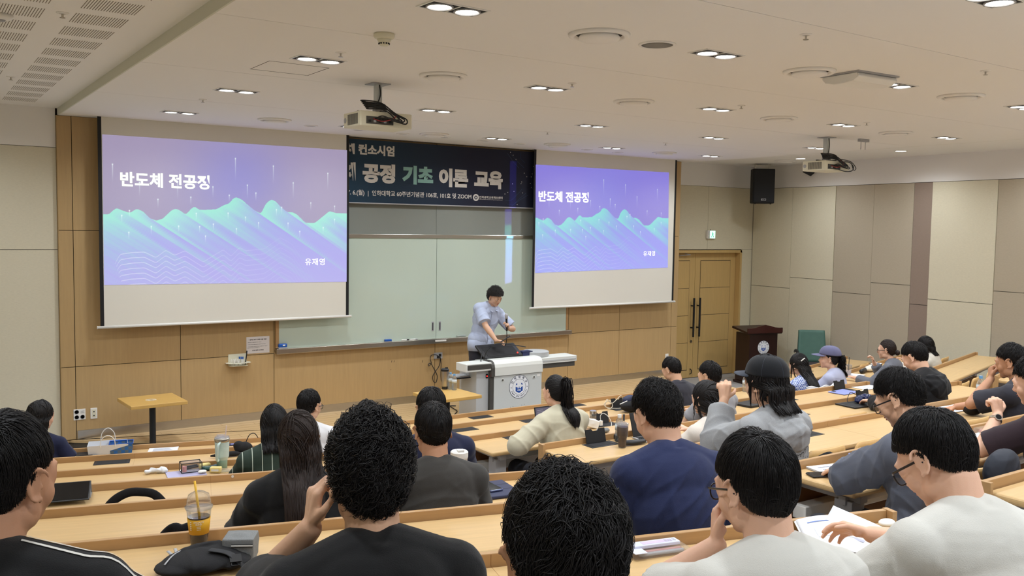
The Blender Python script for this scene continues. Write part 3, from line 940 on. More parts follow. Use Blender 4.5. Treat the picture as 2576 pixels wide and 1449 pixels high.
for path in ([(2010, 220), (2060, 290), (2085, 330), (2150, 400)], [(2050, 230), (2130, 320), (2215, 400)], [(2165, 210), (2175, 290), (2225, 340)], [(1985, 800), (2060, 790), (2160, 690), (2190, 650)], [(2010, 840), (2090, 840), (2170, 760), (2240, 700)], [(2330, 380), (2312, 500), (2302, 637), (2330, 660)], [(2060, 860), (2190, 770), (2260, 730)]):
    q = [on_y(860 + a / 4.83, 340 + c / 4.83, BNY) for a, c in path]
    f.tube([b3(p.x, p.z) for p in q], .0022, n=4)
f.build('circuit_lines', mat('banner_lines', rgb(52, 72, 104), .8), t)

# ------------------------------------------------------------------ small things on the timber wall
def wall_thing(name, label, cat, px, py, y=FY):
    p = on_y(px, py, y); return thing(name, label, cat, p), p
t, p = wall_thing('notice_sheet', 'white printed notice sheet taped to the timber wall left of the board', 'notice', 649, 867.5)
f = MB(); f.bb(-.147, .147, -.002, 0, -.105, .105); f.build('sheet', mat('notice_paper', rgb(222, 216, 214), .8), t)
n3 = lambda x, z: Vector((x, -.0028, z))
f = MB()
text_into(f, '※ 강의실 보드 및 벽면 사용 안내 ※', -.12, .115, .060, .077, n3, bold=.035)
text_into(f, '1. 벽면에 테이프 사용을 금지하여 주시기 바랍니다.', -.135, .045, .031, .039, n3, bold=.01)
text_into(f, '2. 사용한 보드마카는 보관함에 넣어 주시고 정리하여 주시기 바랍니다.', -.135, .1, .004, .012, n3, bold=.01)
text_into(f, '3. 강의가 끝난 후에는 보드를 깨끗이 지워 주시고 전원을 꺼 주시기 바랍니다.', -.135, .122, -.022, -.014, n3, bold=.01)
text_into(f, '협조하여 주시면 감사하겠습니다.', -.135, .02, -.038, -.030, n3, bold=.01)
text_into(f, '공과대학 교학팀', -.075, .07, -.073, -.060, n3, bold=.03)
f.build('print', M_INK, t)
t, p = wall_thing('pen_box', 'cream plastic wall box holding board markers beside the notice', 'pen box', 597, 905)
f = MB(); f.bb(-.115, .115, -.008, 0, -.07, .075); f.build('back_plate', M_CREAMP, t, bevel=.004)
f = MB()
out = [(-.115, 0), (.115, 0), (.115, -.07), (.085, -.105), (-.085, -.105), (-.115, -.07)]
f.prism(out, .006, z0=-.068)
for a, c in zip(out[1:-1], out[2:]):
    f.tube([(a[0], a[1], -.03), (c[0], c[1], -.03)], .037, n=4, flat=.09, up=(0, 0, 1))
f.tube([(out[5][0], out[5][1], -.03), (out[0][0], out[0][1], -.03)], .037, n=4, flat=.09, up=(0, 0, 1))
f.build('bin', M_CREAMP, t)
rr = random.Random(3)
bx = p
for i in range(11):
    blue = i in (6, 7, 8)
    x = -.085 + .017 * i
    lab = ['white capped marker tip', 'blue marker'][blue]
    tt = thing('board_marker', ('blue capped board marker standing in the wall box' if blue else ('long black marker leaning out of the wall box' if i == 10 else 'white board marker standing in the wall box')), 'marker', (bx.x + x, bx.y - .03 - .014 * (i % 3), bx.z - .058), 0, 'markers in the wall box')
    top = .17 if i == 10 else (.10 if blue else .075)
    f = MB(); f.cyl((0, 0, 0), (.02 if i == 10 else rr.uniform(-.008, .008), .0, top - .03), .007, n=10); f.build('barrel', M_WHITE if not i == 10 else M_BLACK, tt)
    f = MB(); f.cyl((.017 if i == 10 else 0, 0, top - .032), (.022 if i == 10 else 0, 0, top), .008, n=10); f.build('cap', M_BLUE if blue else (M_BLACK if i == 10 else M_WHITE), tt)
t, p = wall_thing('power_socket_plate', 'white wall plate with four round power sockets, low at the left', 'socket', 200, 1042.5)
f = MB(); f.bb(-.062, .062, -.008, 0, -.062, .062); f.build('plate', M_WHITE, t, bevel=.003)
for x in (-.03, .03):
    for z in (-.03, .03):
        if x > 0 and z > 0: continue
        f = MB(); f.lathe([(.0, 0), (.021, 0), (.024, .003), (.0245, .0)], (x, -.008, z), 20, axis=(0, -1, 0)); s_ = f.build('socket', M_GREYM, t)
        f = MB(); f.cyl((x - .008, -.0078, z), (x - .008, -.0095, z), .0035); f.cyl((x + .008, -.0078, z), (x + .008, -.0095, z), .0035); f.build('pin_hole', M_INK, s_)
f = MB(); text_into(f, '220V', .01, .05, .03, .042, lambda x, z: Vector((x, -.0088, z))); text_into(f, '60Hz', .01, .05, .012, .024, lambda x, z: Vector((x, -.0088, z))); f.build('print', M_INK, t)
t, p = wall_thing('data_outlet_plate', 'narrow white data outlet plate right of the socket plate', 'outlet', 236, 1039.5)
f = MB(); f.bb(-.036, .036, -.008, 0, -.062, .062); f.build('plate', M_WHITE, t, bevel=.003)
f = MB(); f.bb(-.022, .022, -.01, -.007, -.045, .045); f.build('insert', M_CREAMP, t)
for z in (-.025, .02):
    f = MB(); f.bb(-.007, .007, -.0115, -.009, z - .007, z + .007); f.build('jack', M_INK, t)
t, p = wall_thing('cable_outlet', 'grey wall outlet above the right hand small table, cables hanging from it', 'outlet', 1103, 894.5)
f = MB(); f.bb(-.075, .06, -.01, 0, -.045, .045); f.build('plate', M_GREYM, t, bevel=.003)
f = MB(); f.bb(-.03, .0, -.04, -.008, -.03, .0); f.bb(.0, .03, -.03, -.008, -.01, .025); f.build('plug', M_BLACK, t)
def wp(px, py, dy=-.03): q = on_y(px, py, FY); return Vector((q.x, FY + dy, q.z))
def zt6(X, Y_): return (1030 + X / 8.053, 870 + Y_ / 8.053)
def cable(name, label, pts, r=.006, m=M_BLACK, cat='cable'):
    f = MB(); f.tube(spline(pts), r, n=8); return tag(f.build(name, m, None, smooth=True), label, cat)
def spline(P, k=7):
    P = [Vector(p) for p in P]; out = []
    for i in range(len(P) - 1):
        p0, p1, p2, p3 = P[max(0, i - 1)], P[i], P[i + 1], P[min(len(P) - 1, i + 2)]
        for j in range(k):
            t_ = j / k
            out.append(.5 * ((2 * p1) + (p2 - p0) * t_ + (2 * p0 - 5 * p1 + 4 * p2 - p3) * t_ ** 2 + (3 * p1 - p0 - 3 * p2 + p3) * t_ ** 3))
    return out + [P[-1]]
cable('hanging_cable', 'black cable looped on the timber wall below the grey outlet', [wp(*zt6(*q)) for q in ((580, 215), (500, 170), (420, 190), (400, 260), (420, 350), (370, 400), (360, 370), (410, 350), (480, 470), (540, 600), (520, 730), (470, 720), (450, 620), (500, 520), (570, 420), (600, 330), (598, 230))], .0055)
cable('hanging_cable', 'thin black cable running from the grey outlet down behind the small table', [wp(*zt6(*q), -.04) for q in ((598, 225), (612, 330), (608, 520), (612, 680), (640, 770), (660, 830), (650, 900))], .005)
t, p = wall_thing('power_socket_plate', 'single white power socket low on the timber wall near the door', 'socket', 1677, 898)
f = MB(); f.bb(-.036, .036, -.008, 0, -.055, .055); f.build('plate', M_WHITE, t, bevel=.003)
f = MB(); f.cyl((0, -.007, 0), (0, -.0095, 0), .022); f.build('socket', M_GREYM, t)
# exit sign
p = on_y(1785.5, 590, DY)
t = thing('exit_sign', 'small glowing green and white exit sign over the double door', 'exit sign', (p.x, DY - .0, p.z))
f = MB(); f.bb(-.105, .105, -.05, 0, -.078, .078); f.build('housing', M_WHITE, t, bevel=.006)
f = MB(); f.bb(-.045, .09, -.053, -.049, -.07, .07); f.build('lit_panel', mat('exit_panel', rgb(220, 255, 240), .4, emit=rgb(170, 240, 214), estr=.9), t)
f = MB(); e3 = lambda x, z: Vector((x, -.0545, z))
disc(f, .011, lambda x, y: e3(.02 + x, .042 + y), 14)
f.add([e3(*q) for q in ((.008, .03), (.034, .026), (.028, -.008), (.006, -.006))], [(0, 1, 2, 3)])
f.add([e3(*q) for q in ((.006, -.004), (.020, -.006), (-.008, -.055), (-.02, -.05))], [(0, 1, 2, 3)])
f.add([e3(*q) for q in ((.018, -.006), (.03, -.006), (.05, -.03), (.04, -.055), (.03, -.05), (.034, -.032))], [(0, 1, 2, 3, 4, 5)])
f.add([e3(*q) for q in ((.032, .026), (.055, .006), (.05, -.002), (.028, .014))], [(0, 1, 2, 3)])
f.build('running_figure', mat('exit_green', rgb(60, 170, 130), .5, emit=rgb(60, 170, 130), estr=.5), t)
f = MB()
for z in (-.05, -.025, 0, .025, .05): f.bb(-.095, -.06, -.053, -.049, z - .004, z + .004)
f.build('speaker_slots', M_GREYM, t)
f = MB(); f.cyl((0, -.02, .07), (0, -.02, .095), .006); f.build('indicator', M_BLACK, t)

# ------------------------------------------------------------------ round crest used on podium and lectern
M_CREST_B = mat('crest_blue', rgb(24, 74, 158), .5); M_CREST_W = mat('crest_white', rgb(238, 240, 244), .5); M_NAVY = mat('crest_navy_ink', rgb(22, 38, 66), .6); M_SKY = mat('crest_sky', rgb(110, 170, 220), .5)
def crest(parent, r, to3, full=True):
    off = lambda d: (lambda x, y: to3(x, y) + Vector((0, -d, 0)))
    f = MB(); disc(f, r, off(.001)); f.add([to3(r * math.cos(math.tau * i / 48), r * math.sin(math.tau * i / 48)) for i in range(48)], [tuple(range(48))]); c = f.build('crest', M_CREST_W, parent)
    f = MB(); ring_band(f, r * .965, r, off(.0016)); ring_band(f, r * .635, r * .66, off(.0016))
    ring_text(f, '인하대학교', r * .81, r * .24, 150, 30, off(.0016), True, .03)
    ring_text(f, 'INHA UNIVERSITY', r * .81, r * .215, 205, 335, off(.0016), False, .01)
    for a in (183, -3):
        disc(f, r * .04, lambda x, y: off(.0016)(r * .81 * math.cos(math.radians(a)) + x, r * .81 * math.sin(math.radians(a)) + y), 12)
    f.build('crest_letters', M_NAVY, c)
    f = MB(); o2 = off(.0018)
    f.add([o2(r * a, r * b_) for a, b_ in ((-.36, .02), (-.36, -.36), (0, -.54), (.36, -.36), (.36, .02), (.2, -.06), (0, .0), (-.2, -.06))], [tuple(range(8))])
    f.add([o2(r * a, r * b_) for a, b_ in ((-.36, .12), (-.2, .18), (-.2, .3), (-.3, .28))], [(0, 1, 2, 3)])
    f.add([o2(r * a, r * b_) for a, b_ in ((.36, .12), (.2, .18), (.2, .3), (.3, .28))], [(0, 1, 2, 3)])
    f.build('shield', M_CREST_B, c)
    f = MB(); o3 = off(.0022)
    f.add([o3(r * a, r * b_) for a, b_ in ((-.16, -.16), (-.05, -.13), (-.02, .45), (-.1, .46))], [(0, 1, 2, 3)])
    f.add([o3(r * a, r * b_) for a, b_ in ((.03, -.13), (.17, -.16), (.14, .36), (.06, .4))], [(0, 1, 2, 3)])
    text_into(f, '1954', -r * .19, r * .19, -r * .36, -r * .23, o3, bold=.03)
    f.build('shield_marks', M_CREST_W, c)
    return c

# ------------------------------------------------------------------ electronic podium
PY = 9.55
pz = lambda px, py: on_y(px, py, PY)
hx0, hx1 = pz(1246, 910).x, pz(1366, 899).x
ht = pz(1300, 904).z
t = thing('lecture_podium', 'light grey electronic podium with a round blue crest on its front', 'podium', ((hx0 + hx1) / 2, PY, 0))
hw = (hx1 - hx0) / 2
POD = t
M_POD = mat('podium_light_grey', rgb(204, 208, 206), .4); M_POD2 = mat('podium_panel_grey', rgb(188, 190, 190), .45); M_PODD = mat('podium_dark_grey', rgb(74, 72, 68), .5); M_PODW = mat('podium_off_white', rgb(226, 228, 222), .38)
MX = Matrix(((0, 0, 1, 0), (1, 0, 0, 0), (0, 1, 0, 0), (0, 0, 0, 1)))
f = MB(); f.bb(-hw, hw, .02, .5, 0.0, ht - .2); f.build('front_panel', M_POD, t, bevel=.006)
prof = [(.5, ht - .2), (.0, ht - .2), (.0, ht - .09), (.012, ht - .05), (.035, ht - .02), (.07, ht - .004), (.12, ht), (.2, ht - .003), (.24, ht - .03), (.5, ht - .05)]
f = MB(Matrix.Translation((-hw, 0, .004)) @ MX); f.prism(prof, 2 * hw); f.build('hood', M_PODW, t, smooth=False, bevel=.003)
f = MB(Matrix.Translation((-hw - .05, 0, .004)) @ MX); f.prism([(q[0] + .004, q[1] - .004) for q in prof], .05); f.build('side_frame', M_PODD, t)
f = MB(); f.bb(-hw - .05, -hw, .03, .1, 0, ht - .2); f.build('side_post', M_PODD, t)
lx0 = on_y(1198, 985, PY + .08).x - (hx0 + hx1) / 2
f = MB(); f.bb(lx0, -hw - .05, .08, .5, 0, ht - .09); f.build('side_cabinet', M_POD2, t, bevel=.004)
wx0 = pz(1174.5, 925).x - (hx0 + hx1) / 2
wz = pz(1176, 926).z
f = MB(); f.bb(wx0, -hw - .04, .02, .27, wz - .062, wz + .042); wing = f.build('left_wing', M_PODW, t, bevel=.008)
f = MB(); f.bb(wx0 + .022, -hw - .045, .012, .03, wz - .038, wz + .028); f.build('wing_inset', M_PODD, wing, bevel=.012)
rx1 = on_y(1451, 903, PY + .15).x - (hx0 + hx1) / 2
rz_ = on_y(1440, 900, PY + .15).z
f = MB(); f.bb(hw + .01, rx1, .15, .42, rz_ - .05, rz_ + .03); w2 = f.build('right_wing', M_PODW, t, bevel=.006)
f = MB(); f.bb(hw + .12, rx1 - .02, .17, .4, rz_ - .115, rz_ - .05); f.build('wing_drawer', M_PODD, w2)
f = MB(); f.bb(hw + .02, rx1 - .02, .143, .152, rz_ - .022, rz_ - .004); f.build('wing_rail', M_POD2, w2)
f = MB(); f.lathe([(.0, .0), (.17, 0), (.18, .02), (.18, .07), (.17, .075), (0, .075)], (hw + .14, .36, rz_ + .03), 40); f.build('round_turntable', M_POD2, w2, smooth=False)
for x in (-hw + .13, hw - .13):
    z_ = ht - .255
    f = MB(); f.cyl((x, .021, z_), (x, .012, z_), .022, n=20); lk = f.build('lock', M_PODW, t)
    f = MB(); f.cyl((x - .003, .013, z_ - .002), (x - .003, .008, z_ - .002), .012, n=16); f.build('lock_core', M_PODD, lk)
f = MB(); f.bb(hw - .08, hw - .03, .016, .021, ht - .255, ht - .225); f.build('maker_plate', M_WHITE, t)
f = MB(); f.bb(lx0 + .14, lx0 + .17, .072, .081, ht - .225, ht - .17); sw = f.build('power_switch', M_BLACK, t)
f = MB(); f.bb(lx0 + .148, lx0 + .162, .069, .073, ht - .205, ht - .19); f.build('switch_light', mat('red_led', rgb(230, 40, 40), .4, emit=rgb(255, 50, 40), estr=1.5), sw)
f = MB()
for x, z in ((-.06, .14), (-.02, .145), (.12, .15), (.16, .155), (-.09, .08), (-.05, .085), (-.01, .09), (.12, .1), (.16, .105), (.2, .11)):
    f.cyl((x - .06, .021, z), (x - .06, .0185, z), .004, n=8)
f.build('screw_heads', M_PODD, t)
cz = pz(1308, 973).z
cr = (pz(1333, 972).x - pz(1283.5, 975).x) / 2
ccx = pz(1308, 973).x - (hx0 + hx1) / 2
crest(t, cr, lambda x, z: Vector((ccx + x, .019, cz + z)))
# monitor, gooseneck, gadgets on the podium: things of their own
pc = (hx0 + hx1) / 2
t = thing('podium_monitor', 'black tilted monitor seen from behind on top of the podium', 'monitor', (pc - .06, PY + .40, ht - .035))
MR = rx(math.radians(-60))
f = MB(); f.box((0, 0, .10), (.62, .03, .28), MR); sc_ = f.build('casing', M_BLACK, t, bevel=.012)
f = MB(); f.box((0, -.03, .09), (.5, .03, .2), MR); f.build('rear_cover', M_BLACKM, t, bevel=.01)
f = MB(); f.cyl((-.18, .02, 0), (-.18, .02, .1), .02); f.cyl((.18, .02, 0), (.18, .02, .1), .02); f.build('stand', M_BLACK, t)
f = MB(); f.cyl((.23, -.1, .075), (.23, -.11, .072), .009); f.build('led', MATS['red_led'], t)
cable('gooseneck_microphone', 'thin black gooseneck microphone bent over the podium monitor', [(pc - .36, PY + .3, ht - .02), (pc - .38, PY + .2, ht + .1), (pc - .3, PY + .12, ht + .2), (pc - .15, PY + .12, ht + .195), (pc + .1, PY + .14, ht + .15), (pc + .2, PY + .15, ht + .13)], .006, cat='microphone')
cable('podium_cable', 'black cable drooping over the left wing of the podium', [(pc - .42, PY + .25, ht + .12), (pc - .46, PY + .2, ht + .05), (pc - .5, PY + .15, ht - .02), (pc - .47, PY + .1, ht - .035)], .007)
kx_, ky_, kz_ = lx0 - .115, .33, ht - .2
f = MB(); f.bb(kx_ - .12, kx_ + .11, ky_ - .12, ky_ + .12, kz_ - .03, kz_ - .018); ks_ = f.build('keyboard_shelf', M_BLACK, POD)
f = MB(); f.bb(kx_ - .11, kx_ + .1, ky_ - .1, ky_ + .1, kz_ - .018, kz_); f.build('keyboard', M_GREYM, ks_, bevel=.003)
t = thing('document_box', 'small dark blue box behind the podium hood', 'box', (pc + .33, PY + .34, ht - .025))
f = MB(); f.bb(-.08, .08, -.06, .06, 0, .065); f.build('body', mat('dark_blue_card', rgb(38, 44, 84), .6), t, bevel=.004)
f = MB(); f.bb(-.08, .08, -.062, .062, .065, .072); f.build('lid', mat('dark_blue_card', rgb(38, 44, 84), .6), t)

# ------------------------------------------------------------------ small square tables in front of the stage
M_TBL = mat('small_table_top', rgb(212, 170, 96), .35, noise=.05, nscale=3, stretch=(1.5, 12, 1))
def small_table(label, cx, cy, rot):
    t = thing('square_table', label, 'table', (cx, cy, FLOOR0), rot)
    f = MB(); f.bb(-.3, .3, -.29, .29, .76, .8); tp = f.build('tabletop', M_TBL, t, bevel=.006)
    f = MB(); f.cyl((0, 0, .03), (0, 0, .76), .034); f.build('pole', M_BLACK, t)
    f = MB(); f.bb(-.2, .2, -.2, .2, .745, .76); f.build('mount_plate', M_BLACK, t)
    f = MB(); f.lathe([(.0, .0), (.23, 0), (.22, .02), (.04, .035), (0, .035)], n=32); f.build('base', M_BLACK, t)
    return t
TL_ = small_table('small square table on a black pole at far left before the stage', 2.27, 10.43, math.radians(3))
TR_ = small_table('small square table right of it with bottles, close to the podium', 5.3, 9.12, math.radians(3))
f = MB()
for r_ in (.03, .045, .058): ring_band(f, r_ - .008, r_, lambda x, y: Vector((x - .02, y - .02, .8008)), 28)
f.build('coaster_mark', mat('faded_print', rgb(236, 226, 200), .6), TL_)
tz = .5035
def bottle(name, label, p, h=.19, cap=M_BLUE, r=.031, water=.75, group=None):
    t = thing(name, label, 'bottle', p, 0, group)
    M_PET = mat('clear_pet', rgb(235, 240, 242), .08, trans=.9, ior=1.25, alpha=.55)
    f = MB(); f.lathe([(0, 0), (r * .8, 0), (r, .008), (r * .97, h * .3), (r * .9, h * .42), (r, h * .55), (r, h * .66), (r * .75, h * .8), (r * .42, h * .88), (r * .42, h * .92)], n=24); f.build('bottle_body', M_PET, t, smooth=True)
    f = MB(); f.lathe([(0, .003), (r * .9, .004), (r * .9, h * .3), (r * .82, h * .42), (r * .88, h * water * .8), (0, h * water * .8)], n=20); f.build('water', mat('water', rgb(225, 235, 238), .05, trans=.95, ior=1.2, alpha=.5), t, smooth=True)
    f = MB(); f.cyl((0, 0, h * .9), (0, 0, h), r * .47, n=18); f.build('cap', cap, t)
    f = MB(); f.lathe([(r * 1.005, h * .45), (r * 1.005, h * .64)], n=24); f.build('label_band', mat('bottle_label', rgb(214, 222, 222), .5, alpha=.85), t, smooth=True)
    return t
M_CAPB = mat('light_blue_cap', rgb(110, 164, 214), .4)
def on_tab(px, py): return on_z(px, py, tz)
bottle('water_bottle', 'small water bottle with blue cap, the left of two on the small table', on_tab(1133, 979), .205, M_CAPB)
bottle('water_bottle', 'small water bottle with blue cap, the right of two on the small table', on_tab(1142.5, 981), .195, M_CAPB)
p = on_tab(1119, 979)
t = thing('travel_tumbler', 'steel travel tumbler with black lid on the small table', 'tumbler', p)
f = MB(); f.lathe([(0, 0), (.034, 0), (.036, .035), (.041, .04), (.046, .225), (0, .225)], n=28); f.build('steel_body', M_STEEL, t, smooth=False)
f = MB(); f.lathe([(.035, 0.001), (.037, .036)], n=28); f.build('base_band', M_BLACK, t)
f = MB(); f.lathe([(.047, .222), (.048, .245), (.036, .255), (0, .256)], n=28); f.box((.02, 0, .26), (.03, .02, .014)); f.build('lid', M_BLACK, t)
cable('floor_cable', 'black cable end lying on the stage floor by the small table', [on_z(1030 + a / 8.053, 870 + c / 8.053, .008) for a, c in ((775, 1205), (850, 1215), (935, 1216), (870, 1212), (830, 1225), (900, 1275), (965, 1320), (940, 1360), (915, 1390))], .007)

# ------------------------------------------------------------------ lectern, office chair, loudspeaker, antenna
M_MAHO = mat('mahogany', rgb(46, 24, 20), .35, noise=.12, nscale=3, stretch=(10, 10, 1)); M_MAHO2 = mat('mahogany_side', rgb(92, 78, 58), .4)
lx, ly = 12.86, 10.8
t = thing('wooden_lectern', 'dark mahogany lectern with a round white crest by the side wall', 'lectern', (lx, ly, FLOOR0), math.radians(-14))
f = MB(); f.bb(-.3, .3, -.02, .4, 0.03, .93); f.build('body', M_MAHO, t, bevel=.004)
f = MB(); f.bb(-.33, .33, -.05, .42, 0, .05); f.build('plinth', M_MAHO, t, bevel=.006)
xs_ = [-.37, -.3, -.2, -.1, 0, .1, .2, .3, .37]
zs_ = [1.035, 1.035, 1.045, 1.075, 1.09, 1.075, 1.045, 1.035, 1.035]
prof = [(-.37, .945)] + list(zip(xs_, zs_)) + [(.37, .945)]
f = MB(Matrix(((1, 0, 0, 0), (0, 0, 1, -.07), (0, 1, 0, 0), (0, 0, 0, 1)))); f.prism(prof, .03); f.build('crown_board', mat('mahogany_top', rgb(64, 28, 24), .32), t)
f = MB(); f.box((0, .19, .98), (.74, .5, .04), rx(math.radians(8))); f.build('reading_top', M_MAHO, t, bevel=.006)
crest(t, .125, lambda x, z: Vector((x, -.022, .68 + z)))
t = thing('office_chair', 'green office chair with black arms beside the lectern', 'chair', (13.0, 9.78, FLOOR0), math.radians(-42))
M_GRN = mat('green_leatherette', rgb(74, 110, 98), .5, noise=.06, nscale=12); 
f = MB(); f.box((0, .0, .45), (.5, .5, .1), rx(.04)); f.build('seat', mat('plum_leatherette', rgb(70, 58, 62), .5), t, bevel=.035, seg=4)
def gc(u, v):
    x = (u - .5) * (.5 - .06 * v); z = .5 + .55 * v
    return Vector((x, .23 + .12 * v - .10 * (1 - (2 * u - 1) ** 2) * -.25, z))
f = MB(); f.grid(gc, 12, 12); f.build('backrest', M_GRN, t, smooth=True, solid=.055)
for s in (-1, 1):
    f = MB(); f.tube(spline([(s * .29, .25, .68), (s * .31, .1, .72), (s * .31, -.1, .715), (s * .31, -.2, .66), (s * .3, -.22, .55)]), .028, n=10, flat=.6); a_ = f.build('armrest', M_BLACK, t, smooth=True)
    f = MB(); f.tube([(s * .3, -.22, .56), (s * .27, -.15, .42)], .012); f.tube([(s * .29, -.19, .56), (s * .25, -.1, .42)], .012); f.build('arm_strut', M_STEEL, a_)
f = MB(); f.cyl((0, 0, .1), (0, 0, .42), .03); f.build('gas_lift', M_BLACK, t)
f = MB()
for i in range(5):
    a = math.tau * i / 5 + .3; f.tube([(0, 0, .12), (.28 * math.cos(a), .28 * math.sin(a), .07)], [.025, .018])
f.build('star_base', M_BLACK, t)
for i in range(5):
    a = math.tau * i / 5 + .3; c_ = Vector((.28 * math.cos(a), .28 * math.sin(a), .03)); f = MB(); f.cyl(c_ + Vector((-.02, 0, 0)), c_ + Vector((.02, 0, 0)), .03); f.build('caster', M_BLACK, t)
t = thing('hanging_loudspeaker', 'black loudspeaker hanging from the ceiling in the right corner', 'loudspeaker', (13.18, 11.22, 2.99), math.radians(-38))
f = MB(Matrix(((1, 0, 0, 0), (0, 1, 0, 0), (0, 0, 1, 0), (0, 0, 0, 1))))
f.prism([(-.2, -.18), (.2, -.18), (.2, .04), (.11, .19), (-.11, .19), (-.2, .04)], .63); f.build('cabinet', M_BLACKM, t, bevel=.015)
f = MB(); f.bb(-.175, .175, -.192, -.178, .025, .605); f.build('grille', mat('speaker_grille', rgb(18, 20, 24), .6, bump=.4, bscale=500), t)
f = MB(); f.bb(-.045, .045, -.197, -.191, .05, .085); bd = f.build('badge', M_GREYM, t)
f = MB(); text_into(f, 'VEM', -.036, .036, .056, .079, lambda x, z: Vector((x, -.1975, z)), bold=.04); f.build('badge_letters', M_INK, bd)
for x in (-.13, .13):
    f = MB(); f.bb(x - .012, x + .012, -.03, .0, .63, .72); f.build('hanger', M_STEEL, t)
for x in (-.14, .14):
    f = MB(); f.cyl((x, -.13, 0), (x, -.13, -.015), .014); f.build('foot', M_BLACK, t)
pa = on_n(2037, 425, RIN, RIN.dot(CORNER) + .13)
t = thing('wall_antenna', 'black five sided antenna paddle on the side wall under the right projector', 'antenna', pa, math.radians(-42))
f = MB(Matrix(((1, 0, 0, 0), (0, 0, 1, -.01), (0, 1, 0, 0), (0, 0, 0, 1)))); f.prism([(-.12, -.06), (-.12, .07), (.04, .13), (.085, .06), (.085, -.07), (.02, -.13)], .02); f.build('paddle', M_BLACK, t, bevel=.004)
f = MB(); text_into(f, 'SHURE', -.095, .03, -.025, .005, lambda x, z: Vector((x, -.0125, z)), bold=.03); f.build('maker_letters', M_WHITE, t)
f = MB(); f.bb(.07, .13, -.02, .03, -.03, .03); f.cyl((.1, .0, .0), (.1, .14, .0), .012); f.build('bracket', M_BLACK, t)

# ------------------------------------------------------------------ projectors
M_PROJ = mat('projector_cream', rgb(222, 218, 196), .5)
def projector(label, base, body_z, yaw, n_slats):
    t = thing('ceiling_projector', label, 'projector', (base[0], base[1], ZC))
    dz = body_z - ZC
    f = MB(); f.bb(-.08, .08, -.08, .08, -.006, 0); f.build('ceiling_plate', M_GREYM, t)
    f = MB(); f.bb(-.024, .024, -.03, .03, dz * .6, 0); f.build('drop_pole', M_POD, t)
    f = MB(); f.box((.01, -.0, dz * .62 - .02), (.085, .07, .1)); g_ = f.build('joint_block', M_GREYM, t, bevel=.004)
    R_ = rz(yaw)
    f = MB()
    for z in (.02, -.02): f.cyl((.01, -.036, dz * .62 - .02 + z), (.01, -.042, dz * .62 - .02 + z), .011)
    f.build('bolts', M_PODD, g_)
    f = MB(); f.box(R_ @ Vector((0, .0, 0)) + Vector((0, .0, dz)), (.46, .33, .12), R_); body = f.build('body', M_PROJ, t, bevel=.008)
    o_ = lambda x, y, z: R_ @ Vector((x, y, z)) + Vector((0, 0, dz))
    f = MB()
    for i in range(n_slats):
        f.box(o_(-.2305, -.11 + .2 * i / n_slats, 0), (.002, .2 / n_slats * .55, .085), R_)
    f.build('vent_slots', M_PODD, body)
    f = MB(); f.cyl(o_(-.229, .13, .0), o_(-.233, .13, 0), .022, n=20); f.build('ir_window', M_GREYM, body)
    f = MB(); f.box(o_(-.06, -.1655, -.012), (.24, .002, .06), R_); f.build('port_panel', M_PODD, body)
    for i in range(5):
        f = MB(); f.box(o_(-.15 + .045 * i, -.168, -.02), (.022, .004, .018), R_); f.build('port', M_GREYM if i % 2 else M_BLACK, body)
    f = MB(); f.box(o_(.14, -.1655, .01), (.07, .0015, .05), R_); text_into(f, 'MODEL', 0, .001, 0, .001, lambda x, z: o_(.14, -.166, 0)); f.build('rating_plate', M_WHITE, body)
    f = MB(); f.cyl(o_(.0, .16, 0), o_(.0, .19, 0), .045, n=24); f.build('lens', M_BLACK, body)
    f = MB(); f.box(o_(0, .0, .07), (.36, .02, .012), R_); f.box(o_(.0, .0, .07), (.02, .3, .012), R_); f.build('mount_arms', M_BLACK, t)
    f = MB()
    rr = random.Random(int(base[0] * 10))
    for i in range(6):
        pts = [o_(-.1 + .03 * i, -.17, .0), o_(-.06 + .04 * i, -.22, .02 - .01 * i), o_(.05 + .02 * i, -.22, -.01 + .02 * rr.random()), o_(.03 + rr.uniform(-.04, .04), -.2, .05), o_(-.06, -.17, .08 + .01 * i), o_(-.13 - .01 * i, -.06, .09 + .012 * i), o_(-.03, -.05, .13), Vector((-.01, -.03, dz * .55))]
        f.tube(spline(pts), .0055, n=6)
    f.tube(spline([Vector((0, -.032, -.01)), Vector((.004, -.04, dz * .3)), Vector((-.03, -.05, dz * .55)), Vector((-.06, -.05, dz * .62))]), .005, n=6)
    f.build('cables', M_BLACK, t, smooth=True)
    f = MB(); f.tube(spline([o_(-.12, -.168, .0), o_(-.05, -.2, -.02), o_(.04, -.215, .01), o_(.06, -.2, .05), o_(-.02, -.18, .085)]), .004, n=6); f.build('red_cable', mat('red_cable', rgb(150, 50, 50), .5), t, smooth=True)
    if base[0] > 6:
        f = MB(); f.tube(spline([o_(.05, -.2, .05), o_(.16, -.22, .05), o_(.24, -.22, .0), o_(.21, -.22, -.05), o_(.1, -.2, -.06), o_(-.05, -.18, -.03)]), .006, n=6); f.tube(spline([o_(.0, -.2, .08), o_(.18, -.22, .06), o_(.29, -.22, -.01), o_(.25, -.22, -.04), o_(.2, -.22, .04)]), .005, n=6); f.build('cable_loop', M_BLACK, t, smooth=True)
    return t
projector('cream ceiling projector with tangled cables, in front of the left screen', (3.27, 6.81), 3.33, math.radians(0), 14)
projector('cream ceiling projector near the right wall, cables looped at its right', (9.40, 7.02), 3.28, math.radians(0), 16)
